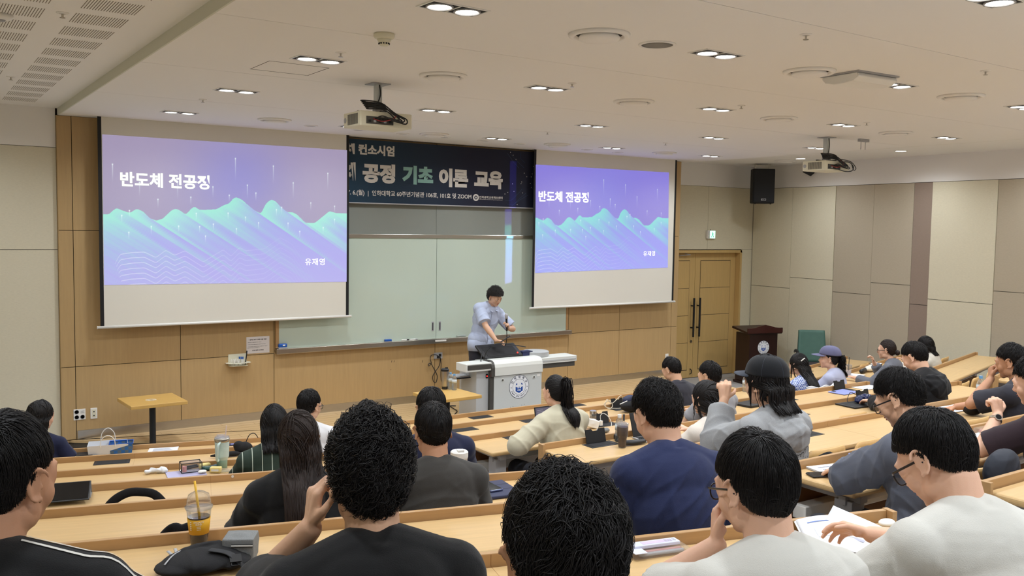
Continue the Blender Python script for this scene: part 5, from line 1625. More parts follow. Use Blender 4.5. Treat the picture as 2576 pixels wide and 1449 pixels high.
PEOPLE = {}
def person(key, label, top_px, blk=None, k=None, off=.65, lean=.15, turn=0.0, hy=0.0, pitch=8.0, roll=0.0, s=1.0, sw=.172, female=False,
           shirt=None, sleeve=.62, fit=.016, skin=None, hair=None, hair_m=None, left=None, right=None, lhand=None, rhand=None, lpole=None, rpole=None,
           voxel=.007, cvox=.009, fold=.005, glasses=False, neckline=.0, face=True, extra=None, trouser=None, stand=None, seated_on=True, turtle=False, hw=None, su=0.0, cuff=None, short=None, lat=0.0):
    """Build one person. Positions: the crown of the head seen at top_px, sitting behind row k of a block (or standing at STAND)."""
    if stand is None:
        tt, n, lips, rot = BLK[blk]
        p = on_n(top_px[0], top_px[1], n, lips[k - 1] - off)
        zf = z_floor(k); yaw = rot + math.radians(-turn)
    else:
        p, zf, yaw = stand
    fwd = Vector((-math.sin(yaw), math.cos(yaw), 0))
    rgt = Vector((math.cos(yaw), math.sin(yaw), 0))
    root = thing('person', label, 'person', (p.x - fwd.x * lean - rgt.x * lat, p.y - fwd.y * lean - rgt.y * lat, zf), yaw, 'people in the hall')
    HCz = p.z - zf - .132 * s
    C = Vector((lat, lean, HCz))
    R = rz(math.radians(-hy)) @ rx(math.radians(-pitch)) @ ry(math.radians(roll))
    skin = skin or M_SKIN
    seat = stand is None
    Pv = Vector((0, 0, .545 if seat else .93))
    Nt = C + R @ Vector((0, -.028 * s, -.075 * s))
    Nb = Nt + Vector((0, -.045, -.078 * s))
    sp = (Nb - Pv)
    Ch = Pv + sp * .62 + Vector((0, -.022, 0))
    Wa = Pv + sp * .3 + Vector((0, -.012, 0))
    ax = sp.normalized()
    Rt = Vector((0, 0, 1)).rotation_difference(ax).to_matrix()
    Sh = {x: Nb + Rt @ Vector((x * sw, .002, -.068 + su)) for x in (-1, 1)}
    fm = .9 if female else 1.0
    def torso(mb, i, neck=True):
        lo = .045 if (i > 0 and seat) else 0
        mb.ball(Pv + Vector((0, .01, lo)), (.168 * (1 if female else .98) + i, .122 + i, .115 + i - lo * .6), 24, 14, Rt)
        mb.ball(Wa, (.142 * fm + i, .102 * fm + i, .15 + i), 24, 14, Rt)
        mb.ball(Ch, (.166 * fm + i, .112 * fm + i, .175 + i), 26, 16, Rt)
        mb.ball(Pv + sp * .82 + Vector((0, -.018, 0)), (.168 * fm + i, .095 * fm + i, .12 + i), 24, 14, Rt)
        if female:
            for x in (-1, 1): mb.ball(Ch + Rt @ Vector((x * .07, .075, .01)), (.058 + i, .05 + i, .055 + i), 14, 10)
        for x in (-1, 1):
            mb.caps(Nb + Rt @ Vector((x * .03, -.005, -.005)), Sh[x] + Vector((0, 0, .004)), (.05 * fm + i), (.050 * fm + i), n=14)
            mb.ball(Sh[x], .058 * fm + i, 18, 12)
    near_edge = (off + lean - DD) if seat else .4
    arms = {}
    A, Bf = (.285 * (.95 if female else 1), .255 * (.95 if female else 1))
    for x, tgt, pole in ((-1, left, lpole), (1, right, rpole)):
        if tgt is None:
            W = Vector((x * .15, near_edge + .12, .795))
        elif isinstance(tgt, str):
            W = Vector((x * .16, .30, .60))
        elif len(tgt) == 4:
            W = Vector(tgt[:3])
        else:
            W = C + Vector(tgt)
        pl = Vector(pole) if pole else Vector((x * .5, -.45, -.75))
        E, W = ik(Sh[x], W, A, Bf, pl)
        if seat and E.y > near_edge - .03:
            E.z = max(E.z, .80 if sleeve <= 1 else .815)
        arms[x] = (E, W)
    body = MB()
    torso(body, -.004)
    nr = .050 if female else .058
    body.caps(Nb + Vector((0, .005, -.04)), Nt + R @ Vector((0, .0, .02)), nr * 1.06 * s, nr * s, n=20)
    head_shape(body, C, R, s, face)
    for x in (-1, 1):
        E, W = arms[x]
        body.caps(Sh[x], E, .05 * fm, .040 * fm, n=14)
        body.caps(E, E.lerp(W, .35), .040 * fm, .041 * fm, n=14)
        body.caps(E.lerp(W, .35), W, .041 * fm, .027 * fm, n=14)
        hp = lhand if x < 0 else rhand
        fd = (W - E).normalized()
        hp = hp or {}
        hand(body, W, hp.get('f', fd + Vector((0, 0, -.15))), hp.get('p', (0, 0, -1)), x, hp.get('curl', .35), s * (.92 if female else 1.0) * (hw or 1.0), hp.get('thumb', .25), hp.get('curls'))
    hips, knees, ankles = {}, {}, {}
    for x in (-1, 1):
        if seat:
            hips[x], knees[x], ankles[x] = Vector((x * .09, .02, .53)), Vector((x * .125, .42, .535)), Vector((x * .12, .38, .09))
        else:
            hips[x], knees[x], ankles[x] = Vector((x * .09, 0, .9)), Vector((x * .105, .02, .49)), Vector((x * .11, -.01, .09))
        body.caps(hips[x], knees[x], .078, .056, n=14)
        body.caps(knees[x], knees[x].lerp(ankles[x], .35), .055, .054, n=12)
        body.caps(knees[x].lerp(ankles[x], .35), ankles[x], .054, .036, n=12)
        body.caps(ankles[x] + Vector((0, -.02, -.045)), ankles[x] + Vector((0, .13, -.06)), .034, .026, n=10)
    b = finish('body', remesh(body, voxel, 4), skin, root, True)
    # eyes, brows and lips
    if face:
        q = lambda xx, y, z: C + R @ (Vector((xx, y, z)) * s)
        for x in (-1, 1):
            f = MB(); f.ball(q(x * .032, .0825, .004), (.0125 * s, .0075 * s, .0062 * s), 14, 10, R); ey = f.build('eye', M_EYE, root, smooth=True)
            f = MB(); f.ball(q(x * .032, .0885, .002), (.0055 * s, .003 * s, .0052 * s), 10, 8, R); f.build('iris', M_IRIS, ey, smooth=True)
            f = MB(); f.tube([q(x * .016, .0915, .022), q(x * .032, .0905, .0275), q(x * .05, .079, .023)], [.0030 * s, .0034 * s, .0016 * s], n=6); f.build('eyebrow', hair_m or M_HAIR, root, smooth=True)
        f = MB(); f.ball(q(0, .0895, -.0475), (.019 * s, .0062 * s, .0042 * s), 14, 8, R); f.ball(q(0, .0865, -.0575), (.016 * s, .0062 * s, .0048 * s), 14, 8, R); f.build('lips', M_LIPS, root, smooth=True)
    # clothes
    if shirt is not None:
        m, name = shirt
        sh = MB(); torso(sh, fit)
        for x in (-1, 1):
            E, W = arms[x]
            r0, r1 = .054 * fm + fit * .8, .050 * fm + fit * 1.25
            if sleeve <= 1.0:
                e = Sh[x].lerp(E, sleeve)
                sh.caps(Sh[x], Sh[x].lerp(E, sleeve * .7), r0, r1, n=18)
                sh.cyl(Sh[x].lerp(E, sleeve * .3), e, r0 * .98, r1 * 1.05, n=22)
            else:
                sh.caps(Sh[x], E, r0, r1 * .95, n=18)
                e = E.lerp(W, sleeve - 1.0)
                sh.caps(E, E.lerp(W, (sleeve - 1) * .75), r1 * .95, r1 * .86, n=18)
                sh.cyl(E.lerp(W, .1), e, r1 * .92, r1 * .74, n=22)
                if cuff:
                    sh.cyl(E.lerp(W, sleeve - 1.16), e, r1 * .84, r1 * .80, n=22)
        # neckband
        ring = []
        ncx = Nb + Vector((0, .012, .018 + neckline))
        for a in np.linspace(0, 2 * math.pi, 29)[:-1]:
            ring.append(ncx + Vector((math.cos(a) * (nr * 1.22 + .004) * s, math.sin(a) * (nr * 1.32) * s, -.022 * math.sin(a) + (.016 if turtle else 0))))
        sh.tube(ring, .0085 if not turtle else .014, n=8, closed=True)
        sh.lathe([(nr * 1.7, -.05), (nr * 1.38, -.012), (nr * 1.2, .004), (nr * 1.05, -.02)], ncx + Vector((0, 0, -.004)), 24, closed=True)
        me = remesh(sh, cvox, 5)
        folds(me, fold, hash(key) % 1000, 30, Nb.z + .04)
        so = finish(name, me, m, root, True)
    else:
        so = None
    tr = MB()
    for x in (-1, 1):
        tr.caps(hips[x], knees[x], .094, .074, n=16); tr.cyl(knees[x], ankles[x] + Vector((0, 0, .02)), .072, .062, n=16); tr.ball(knees[x], .074, 14, 10)
    tr.ball(Pv + Vector((0, .0, -.02)), (.178, .135, .10), 22, 12)
    me = remesh(tr, .014, 3); folds(me, .005, 5 + hash(key) % 77, 26)
    finish('trousers', me, trouser or M_TROU, root, True)
    for x in (-1, 1):
        f = MB(); a = ankles[x]
        f.caps(a + Vector((0, -.03, -.05)), a + Vector((0, .14, -.062)), .04, .028, n=14); f.caps(a + Vector((0, -.025, -.02)), a + Vector((0, -.02, -.06)), .042, .04, n=14)
        me = remesh(f, .008, 3)
        finish('shoe', me, M_SHOE, root, True)
    # hair
    if hair is not None:
        st = dict(hair)
        Rn = np.array(R).T
        tr_ = lambda v: Rn @ (np.array(v) - np.array(C))
        st['C0'] = np.array(C)
        zz = [Pv.z - .1, Pv.z + .1, Ch.z, Pv.z + sp.z * .82, Nb.z, Nt.z, C.z, C.z + .3]
        yy = [Pv.y - .15, Wa.y - .135 - fit, Ch.y - .142 - fit, (Pv + sp * .82).y - .142 - fit, Nb.y - .10 - fit, Nt.y - .085, C.y - .11 * s, C.y - .11 * s]
        st['bz'], st['by'] = np.array(zz), np.array(yy)
        st['caps'] = [(tr_(Nb - Vector((0, 0, .05))), tr_(Nt), nr * 1.1, nr), (tr_(Sh[-1]), tr_(Sh[1]), .078 * fm + fit, .078 * fm + fit),
                      (tr_(Pv), tr_(Pv + sp * .85 + Vector((0, -.02, 0))), .155 * fm + fit, .118 * fm + fit),
                      (tr_(Sh[-1]), tr_(arms[-1][0]), .058, .05), (tr_(Sh[1]), tr_(arms[1][0]), .058, .05)]
        hm = hair_mesh(C, R, s, st, root, hash(key) % 10007)
        finish('hair', hm, hair_m or M_HAIR, root, True)
    if glasses:
        spectacles(root, C, R, s)
    info = dict(root=root, C=C, R=R, s=s, Sh=Sh, arms=arms, Nb=Nb, Nt=Nt, Pv=Pv, sp=sp, Rt=Rt, shirt=so, near=near_edge, nr=nr)
    PEOPLE[key] = info
    # the chair below
    if seat and seated_on:
        c = copy_tree(_chair)
        tt, n, lips, rot = BLK[blk]
        c.location = root.location.copy(); c.location.z = zf
        c.rotation_euler = (0, 0, rot)
        tag(c, 'plywood chair seating the ' + (short or key), None, 'plywood lecture chairs')
    if extra:
        extra(info)
    return info

def stick_on(so, polys_v, faces, name, m, dist=.0025, axis=(0, 1, 0)):
    """Lay flat print on the cloth, shot from behind (or along axis)."""
    me = so.data
    bv = BVHTree.FromPolygons([v.co for v in me.vertices], [tuple(p.vertices) for p in me.polygons])
    d = Vector(axis); out = []
    for v in polys_v:
        o_ = Vector(v) - d * .6
        hit = bv.ray_cast(o_, d)
        out.append((hit[0] - d * dist) if hit[0] is not None else Vector(v))
    f = MB(); f.add(out, faces)
    return f.build(name, m, so)
def hash(k):
    h = 17
    for ch in str(k): h = (h * 31 + ord(ch)) % 1000003
    return h
# ------------------------------------------------------------------ the cast
H_NEAR = dict(line='nape', len=.075, n=9000, steps=10, lift=.075, w=.0008, locks=900, clump=.55, ext=.10, mess=.22, wob=.16)
H_MID = dict(line='nape', len=.07, n=2400, steps=9, lift=.06, w=.0015, locks=420, clump=.5, ext=.10, mess=.22)
H_FAR = dict(line='nape', len=.065, n=1300, steps=8, lift=.05, w=.0022, locks=260, clump=.4, ext=.10, mess=.2)
def H(base, **kw):
    d = dict(base); d.update(kw); return d
T_BLACK = cloth('black_cotton', rgb(22, 22, 23)); T_CHAR = cloth('charcoal_cotton', rgb(62, 60, 57)); T_NAVY = cloth('navy_cotton', rgb(36, 44, 78)); T_NAVY2 = cloth('deep_navy_cotton', rgb(32, 36, 62))
T_WHITE = cloth('white_cotton', rgb(204, 202, 194)); T_WHITE2 = cloth('bright_white_cotton', rgb(216, 216, 218)); T_GREYL = cloth('light_grey_cotton', rgb(150, 150, 154)); T_HOOD = cloth('heather_grey_fleece', rgb(156, 158, 160), noise=.08, nscale=220)
T_SWEAT = cloth('slate_sweatshirt', rgb(96, 100, 112)); T_KHAKI = cloth('khaki_jacket', rgb(196, 190, 166), .7); T_LAV = cloth('lavender_grey_knit', rgb(176, 180, 204)); T_CARD = cloth('grey_cardigan', rgb(104, 106, 114))
T_CREAM = cloth('cream_knit', rgb(214, 208, 194)); T_DARK = cloth('dark_grey_cotton', rgb(52, 52, 60)); T_MAROON = cloth('dark_maroon_cotton', rgb(48, 36, 42)); T_SHIRT = cloth('pale_blue_shirt', rgb(184, 194, 218), .75); T_BHOOD = cloth('black_hooded_fleece', rgb(26, 26, 28))
T_RIB = cloth('cream_ribbed_knit', rgb(222, 214, 204))
T_GREEN = mat('dark_green_pinstripe_jersey', rgb(38, 54, 44), .8, bump=.15, bscale=420)
_n = T_GREEN.node_tree; _tc = _n.nodes.new('ShaderNodeTexCoord'); _sx = _n.nodes.new('ShaderNodeSeparateXYZ'); _n.links.new(_tc.outputs['Object'], _sx.inputs[0])
def _m(nt, op, a, v):
    q = nt.nodes.new('ShaderNodeMath'); q.operation = op; nt.links.new(a, q.inputs[0]); q.inputs[1].default_value = v; return q.outputs[0]
_st = _m(_n, 'LESS_THAN', _m(_n, 'ABSOLUTE', _m(_n, 'SUBTRACT', _m(_n, 'FRACT', _m(_n, 'MULTIPLY', _sx.outputs[0], 17.0), 0), .5), 0), .042)
_mx = _n.nodes.new('ShaderNodeMix'); _mx.data_type = 'RGBA'; _n.links.new(_st, _mx.inputs[0]); _mx.inputs[6].default_value = rgb(38, 54, 44); _mx.inputs[7].default_value = rgb(190, 200, 186)
_n.links.new(_mx.outputs[2], _n.nodes['Principled BSDF'].inputs['Base Color'])
T_PLAID = mat('blue_white_plaid', rgb(150, 166, 204), .85, bump=.15, bscale=420)
_n = T_PLAID.node_tree; _tc = _n.nodes.new('ShaderNodeTexCoord'); _ck = _n.nodes.new('ShaderNodeTexChecker'); _ck.inputs['Scale'].default_value = 60; _ck.inputs[1].default_value = rgb(196, 206, 228); _ck.inputs[2].default_value = rgb(84, 102, 168)
_n.links.new(_tc.outputs['Object'], _ck.inputs[0]); _n.links.new(_ck.outputs[0], _n.nodes['Principled BSDF'].inputs['Base Color'])

# --- left block
def p2x(i):
    so = i['shirt']; m = T_WHITE
    V, F = [], []
    for x in (1,):
        S_, E_ = i['Sh'][x], i['arms'][x][0]
        for off in (-.016, .012):
            pts = [i['Nb'].lerp(S_, t) + Vector((0, off, .2)) for t in np.linspace(.35, 1.0, 12)] + [S_.lerp(E_, t) + Vector((.03 * t, off, .2)) for t in np.linspace(.1, .6, 10)]
            o = len(V)
            for p in pts: V += [p + Vector((0, -.0035, 0)), p + Vector((0, .0035, 0))]
            F += [(o + 2 * j, o + 2 * j + 2, o + 2 * j + 3, o + 2 * j + 1) for j in range(len(pts) - 1)]
    stick_on(so, V, F, 'shoulder_stripes', m, axis=(0, 0, -1))
person('p2', 'person in black T-shirt with white shoulder stripes, at the left edge in front', (10, 1040), 'L', 7, off=.60, lean=.10, turn=4, hy=26, pitch=6, s=1.03, sw=.185,
       shirt=(T_BLACK, 't_shirt'), sleeve=.72, fit=.024, skin=M_SKIN3, hair=H(H_NEAR, line='nape', len=.085, mess=.12, wob=.08, lift=.06, ext=.06, rag=.02), hair_m=M_HAIR, voxel=.0055, cvox=.0075, fold=.006,
       right=(.19, .22, .80, 0), rpole=(1, -.15, -.5), extra=p2x, short='person with striped shoulders at the left')
person('p7', 'person with curly black hair in a black T-shirt, left hand against the cheek', (930, 1045), 'L', 7, off=.62, lean=.10, hy=2, pitch=4, s=1.03,
       shirt=(T_BLACK, 't_shirt'), sleeve=.75, fit=.026, hair=H(H_NEAR, n=9000, vol=1.06, lift=.16, curl=.0085, cfreq=1.15, len=.085, mess=.7, wob=.4, locks=420, clump=.75, steps=13, ext=-.02, w=.0011), voxel=.0048, cvox=.0075, fold=.006,
       left=(-.125, .045, -.125), lpole=(-.55, .35, -1), lhand=dict(f=(.12, .1, 1), p=(1, .15, 0), curl=.75, thumb=.2), extra=None, short='curly haired person in front')
person('p13', 'person seen only as a thick black head of hair at the bottom middle', (1422, 1178), 'L', 8, off=.45, lean=.08, hy=4, pitch=12, s=1.02,
       shirt=(T_BLACK, 't_shirt'), skin=M_SKIN3, hair=H(H_NEAR, n=11000, lift=.11, mess=.4, wob=.3, curl=.004, cfreq=.7, len=.09, steps=12, locks=600, clump=.6, ext=-.02), voxel=.006, cvox=.01, short='person at the bottom middle')
person('p14', 'person in white T-shirt resting the chin on the left hand, black pen behind the ear', (1902, 1092), 'L', 7, off=.74, lean=.12, hy=-8, pitch=14, s=1.03, skin=M_SKIN2,
       shirt=(T_WHITE, 't_shirt'), sleeve=.60, fit=.026, hair=H(H_NEAR, n=10000, len=.105, steps=12, mess=.07, wob=.05, lift=.06, ext=.04, locks=380, clump=.45, rag=.02, whorl=(-.12, -.42, .9), vol=1.04), voxel=.0048, cvox=.007, fold=.007,
       left=(-.055, .075, -.165), lpole=(-1, .05, -.75), lhand=dict(f=(.25, .45, .8), p=(.8, -.3, .3), curl=.7), glasses=True, short='chin resting person in white')
person('p15', 'person in white T-shirt with black glasses looking down at paper, lower right', (2358, 1033), 'L', 7, off=.72, lean=.16, hy=-12, pitch=36, s=1.04, skin=M_SKIN2,
       shirt=(T_WHITE, 't_shirt'), sleeve=.66, fit=.026, hair=H(H_NEAR, n=10000, len=.085, steps=11, mess=.14, wob=.12, lift=.08, ext=.0, locks=480, clump=.5, rag=.03, line='nape'), voxel=.0045, cvox=.007, fold=.007,
       right=(.10, .50, .845, 0), rpole=(1, -.3, -.3), rhand=dict(f=(-.35, .8, .0), p=(-.5, -.2, -.7), curl=.5), left=(-.10, .34, .80, 0), lpole=(-1, -.3, -.45), glasses=True, short='person in white with glasses')
person('p12', 'person in navy T-shirt with tousled black hair, bending over a laptop', (1655, 958), 'L', 6, off=.46, lean=.20, hy=-8, pitch=24, s=1.03, skin=M_SKIN2,
       shirt=(T_NAVY, 't_shirt'), sleeve=.75, fit=.026, hair=H(H_NEAR, n=7000, len=.10, steps=12, lift=.12, mess=.45, wob=.3, curl=.005, cfreq=.8, locks=420, clump=.65, ext=.22, rag=.09, line='nape'), voxel=.006, cvox=.008, fold=.007, short='person in navy bending down')
person('p10', 'person in charcoal T-shirt seen straight from behind, beside a navy tablet', (1089, 1013), 'L', 5, off=0.585, lean=0.100, hy=0, pitch=8, s=1.02, skin=M_SKIN3,
       shirt=(T_CHAR, 't_shirt'), sleeve=.72, fit=.022, hair=H(H_MID, n=3600, len=.085, mess=.1, wob=.08, lift=.05, ext=.0, whorl=(0, -.35, .93), line='nape'), voxel=.006, cvox=.008, short='person in charcoal')
person('p5', 'person with long dark brown hair in a loose black top', (752, 1035), 'L', 5, off=0.585, lean=0.100, hy=8, pitch=2, female=True, sw=.158, shirt=(T_BLACK, 'black_top'), sleeve=.98, fit=.034,
       hair=H(H_MID, line='long', n=4600, steps=24, len=.17, fall=.40, cut=.33, mess=.12, wob=.06, lift=.06, locks=260, clump=.45, w=.0018, wave=.06, fall_front=.6), hair_m=M_HAIRB, fold=.008, cvox=.008, short='long haired person in black')
person('p9', 'person in dark blue T-shirt almost hidden behind the charcoal T-shirt', (1084, 974), 'L', 4, off=0.585, lean=0.115, pitch=12, shirt=(T_NAVY2, 't_shirt'), hair=H(H_MID, whorl=(0, -.2, .97), len=.09, mess=.12), short='hidden person in dark blue')
def p4x(i):
    so = i['shirt']; mb = MB()
    text_into(mb, 'BE', -.10, -.02, i['Nb'].z - .185, i['Nb'].z - .125, lambda x, z: Vector((x, -.3, z)), bold=.06)
    stick_on(so, mb.v, mb.f, 'back_letters', T_WHITE)
    f = MB(); nc = i['Nb'] + Vector((0, .012, .022))
    f.tube([nc + Vector((math.cos(a) * i['nr'] * 1.3, math.sin(a) * i['nr'] * 1.4, -.022 * math.sin(a) + .006)) for a in np.linspace(0, 2 * math.pi, 29)[:-1]], .007, n=6, closed=True); f.build('collar_trim', T_WHITE, so, smooth=True)
person('p4', 'person with straight black hair in a dark green pinstriped jersey', (690, 1020), 'L', 3, off=0.585, lean=0.110, hy=6, pitch=8, female=True, sw=.16, shirt=(T_GREEN, 'jersey'), sleeve=.85, fit=.034,
       hair=H(H_MID, line='long', n=2600, steps=18, len=.17, fall=.16, cut=.125, mess=.08, wob=.05, lift=.04, locks=220, clump=.35, w=.002, fall_front=.6), extra=p4x, short='person in the pinstriped jersey')
person('p6', 'person with short black hair in white T-shirt, face turned right', (779, 980), 'L', 2, off=0.585, lean=0.115, turn=12, hy=30, pitch=6, shirt=(T_WHITE2, 't_shirt'), hair=H(H_MID, len=.08, lift=.07), glasses=True, short='person in white turned right')
person('p8', 'person whose dark bobbed hair rises behind the curly haired head', (924, 1008), 'L', 3, off=0.585, lean=0.115, pitch=6, female=True, sw=.158, shirt=(T_DARK, 't_shirt'), hair=H(H_FAR, line='long', n=1600, steps=15, len=.16, fall=.12, cut=.12, mess=.1, lift=.04, w=.003), short='bobbed person behind the curls')
person('p3', 'person with black shoulder length hair in navy top at the far left front desk', (103, 1008), 'L', 1, off=0.585, lean=0.100, turn=8, hy=30, pitch=2, female=True, sw=.158, skin=M_SKIN2, shirt=(T_NAVY2, 'navy_top'), sleeve=.55, fit=.018,
       hair=H(H_FAR, line='long', n=1800, steps=18, len=.17, fall=.14, cut=.12, mess=.12, lift=.05, w=.0032, wave=.15, fall_front=.5), right=(.16, .25, .76, 0), rpole=(.8, -.6, -.6), short='person at the far left front')
# --- middle block
def p11x(i):
    so = i['shirt']
    f = MB(); nc = i['Nb'] + Vector((0, -.01, .01))
    f.tube([nc + Vector((math.cos(a) * .075, math.sin(a) * .075, -.02 * math.sin(a))) for a in np.linspace(2.5, 6.9, 20)], .016, n=8, flat=.45); f.build('collar', T_KHAKI, so, smooth=True)
    f = MB(); tv = Vector((0, -.83, .42)).normalized(); c = i['C'] + i['R'] @ (Vector((0, -.018, .036)) + Vector((tv.x * .09, tv.y * .107, tv.z * .105)))
    f.lathe([(.012, -.008), (.017, 0), (.012, .008)], c, 16, axis=i['R'] @ tv, closed=True); f.build('hair_tie', M_BLACK, i['root'], smooth=True)
person('p11', 'person with a long black ponytail in a khaki jacket at a laptop', (1396, 945), 'C', 3, off=0.585, lean=0.115, hy=-4, pitch=8, female=True, sw=.165, skin=M_SKIN2, shirt=(T_KHAKI, 'jacket'), sleeve=1.75, fit=.036, cuff=True, fold=.011,
       hair=H(H_MID, line='up', n=2200, len=.2, tie=(0, -.83, .42), lift=.02, mess=.02, wob=.03, clump=.0, locks=0, w=.0022, tail=.54, tn=620, tfat=.95, ext=.3, under=.04), left=(-.24, .20, .79, 0), lpole=(-1, -.25, -.35), extra=p11x, cvox=.008, short='ponytailed person in khaki')
def p17x(i):
    so = i['shirt']
    baseball_cap(i['root'], i['C'] + i['R'] @ Vector((0, 0, .012)), i['R'], 1.1, cloth('black_cap_twill', rgb(26, 28, 32)), cloth('slate_cap_brim', rgb(58, 64, 76)), tilt=.10)
    h = MB(); nc = i['Nb'] + Vector((0, -.03, -.005))
    for r_, w_, z_ in ((.085, .035, .0), (.11, .04, -.035)):
        h.tube([nc + Vector((math.cos(a) * (r_ + .015), math.sin(a) * r_ - .02, z_ - .05 * (math.sin(a) < 0) * -math.sin(a) * .6 + .02 * math.sin(3 * a))) for a in np.linspace(0, 2 * math.pi, 33)[:-1]], w_, n=10, closed=True)
    h.ball(nc + Vector((0, -.105, -.085)), (.12, .055, .09), 20, 12)
    me = remesh(h, .008, 5); folds(me, .007, 4, 34)
    finish('hood', me, T_HOOD, so, True)
    mb = MB(); zz = i['Nb'].z - .20
    pts = []
    for q in range(120):
        t = q / 119; x = -.13 + .27 * t
        pts.append(Vector((x + .012 * math.sin(t * 60), -.3, zz + .02 * t + .018 * math.sin(t * 60 + 1.2) * (1 + .7 * math.sin(t * 9)))))
    V, F = [], []
    for p in pts: V += [p + Vector((0, 0, -.0016)), p + Vector((0, 0, .0016))]
    F = [(2 * j, 2 * j + 2, 2 * j + 3, 2 * j + 1) for j in range(len(pts) - 1)]
    stick_on(so, V, F, 'script_print', M_INK)
person('p17', 'person in grey hoodie and black cap raising the left hand', (1925, 898), 'C', 5, off=0.620, lean=0.075, hy=-2, pitch=4, s=1.14, sw=.178, shirt=(T_HOOD, 'hoodie'), sleeve=1.82, fit=.036, cuff=True, fold=.011, cvox=.008,
       hair=H(H_MID, line='long', n=3000, steps=16, len=.16, fall=.10, cut=.13, mess=.06, lift=.08, w=.003, fall_front=.35), left=(-.05, .25, -.135), lpole=(-.6, -.3, -1), lhand=dict(f=(.3, .3, .9), p=(.5, .5, -.3), curl=.75, thumb=.5), extra=p17x, voxel=.005, short='hooded person in grey')
person('p18', 'person with long wavy black hair in a cream ribbed top', (1776, 958), 'C', 4, off=0.585, lean=0.100, hy=-6, pitch=4, female=True, sw=.158, skin=M_SKIN2, shirt=(T_RIB, 'ribbed_top'), sleeve=1.8, fit=.024, cuff=True,
       hair=H(H_MID, line='long', n=2600, steps=24, len=.17, fall=.34, cut=.27, mess=.12, wob=.06, lift=.07, locks=150, clump=.6, w=.003, wave=.34, wfreq=.8, fall_front=.5), short='wavy haired person in cream')
person('p19', 'person in dark T-shirt with short neat hair, head bent, before the double door', (1690, 899), 'C', 2, off=0.585, lean=0.115, hy=-8, pitch=24, shirt=(T_DARK, 't_shirt'), hair=H(H_FAR, line='short', len=.06, mess=.12), short='bent person in the second row')
person('p20', 'person in light grey T-shirt with short black hair right of the wavy hair', (1785, 909), 'C', 3, off=0.585, lean=0.115, hy=-10, pitch=10, shirt=(T_GREYL, 't_shirt'), hair=H(H_FAR, line='short', len=.06, mess=.12), short='person in light grey')
def p21x(i):
    f = MB(); q = lambda x, y, z: i['C'] + i['R'] @ Vector((x, y, z))
    f.tube([q(-.03, -.112, .085), q(-.052, -.103, .072), q(-.072, -.09, .055)], .006, n=6); f.build('hair_clip', M_WHITE, i['root'])
person('p21', 'person with straight black hair, a white hair clip and a plaid top', (2008, 890), 'C', 2, off=0.585, lean=0.100, hy=-6, pitch=6, female=True, sw=.158, skin=M_SKIN2, shirt=(T_PLAID, 'plaid_top'), sleeve=.9, fit=.022,
       hair=H(H_FAR, line='long', n=1800, steps=18, len=.17, fall=.26, cut=.23, mess=.06, lift=.04, w=.0034, fall_front=.6), extra=p21x, short='person with the hair clip')
def p22x(i):
    baseball_cap(i['root'], i['C'] + i['R'] @ Vector((0, 0, .012)), i['R'], 1.06, cloth('dusty_violet_cap', rgb(104, 104, 134)), tilt=.06)
person('p22', 'person in a dusty violet cap with low ponytail, seen in profile', (2085, 875), 'C', 2, off=0.585, lean=0.080, turn=-14, hy=-22, pitch=0, female=True, sw=.16, skin=M_SKIN2, shirt=(T_LAV, 'knit_top'), sleeve=.9, fit=.022,
       hair=H(H_FAR, line='up', n=1300, len=.2, tie=(0, -.95, .02), lift=.02, mess=.02, wob=.03, clump=0, locks=0, tail=.30, tn=340, tfat=1.3, ext=.3, w=.003, under=.04), extra=p22x, short='person in the violet cap')
def hood_x(mt):
    def fn(i):
        h = MB(); nc = i['Nb'] + Vector((0, -.03, -.005))
        for r_, w_, z_ in ((.08, .032, .0), (.105, .038, -.04)):
            h.tube([nc + Vector((math.cos(a) * (r_ + .015), math.sin(a) * r_ - .02, z_)) for a in np.linspace(0, 2 * math.pi, 33)[:-1]], w_, n=10, closed=True)
        h.ball(nc + Vector((0, -.11, -.085)), (.13, .06, .09), 20, 12)
        me = remesh(h, .009, 5); folds(me, .008, 4, 34)
        finish('hood', me, mt, i['shirt'], True)
    return fn
person('p24', 'person in a black hooded top, head bent forward, before the bright wall panel', (2302, 860), 'C', 4, off=0.585, lean=0.115, hy=-6, pitch=28, s=1.05, skin=M_SKIN2, shirt=(T_BHOOD, 'hooded_top'), sleeve=1.9, fit=.034, fold=.010,
       hair=H(H_MID, len=.085, lift=.07, ext=.0), extra=hood_x(T_BHOOD), short='person in the black hood')
person('p16', 'person in slate sweatshirt with dark red glasses looking down at the desk', (2266, 928), 'C', 6, off=0.585, lean=0.115, hy=-8, pitch=30, s=1.06, skin=M_SKIN, shirt=(T_SWEAT, 'sweatshirt'), sleeve=1.25, fit=.034, cuff=True, fold=.011, cvox=.008,
       hair=H(H_NEAR, n=3600, len=.085, lift=.10, mess=.2, ext=.06, locks=300), left=(.02, .40, .785, 0), lpole=(-1, -.2, -.15), right=(.12, .42, .785, 0), glasses=True, voxel=.005, short='person in slate sweatshirt')
person('p26', 'person in dark T-shirt with the chin on a fist at the right edge', (2545, 865), 'C', 5, off=0.585, lean=0.115, hy=-8, pitch=12, s=1.05, skin=M_SKIN3, shirt=(T_DARK, 't_shirt'), sleeve=.8, fit=.028,
       hair=H(H_MID, len=.085, lift=.08, ext=.04), left=(-.045, .115, -.135), lpole=(-.75, .45, -.9), lhand=dict(f=(.35, .25, .8), p=(.6, -.5, 0), curl=1.1), right=(-.10, .50, .775, 0), voxel=.005, short='person with chin on fist')
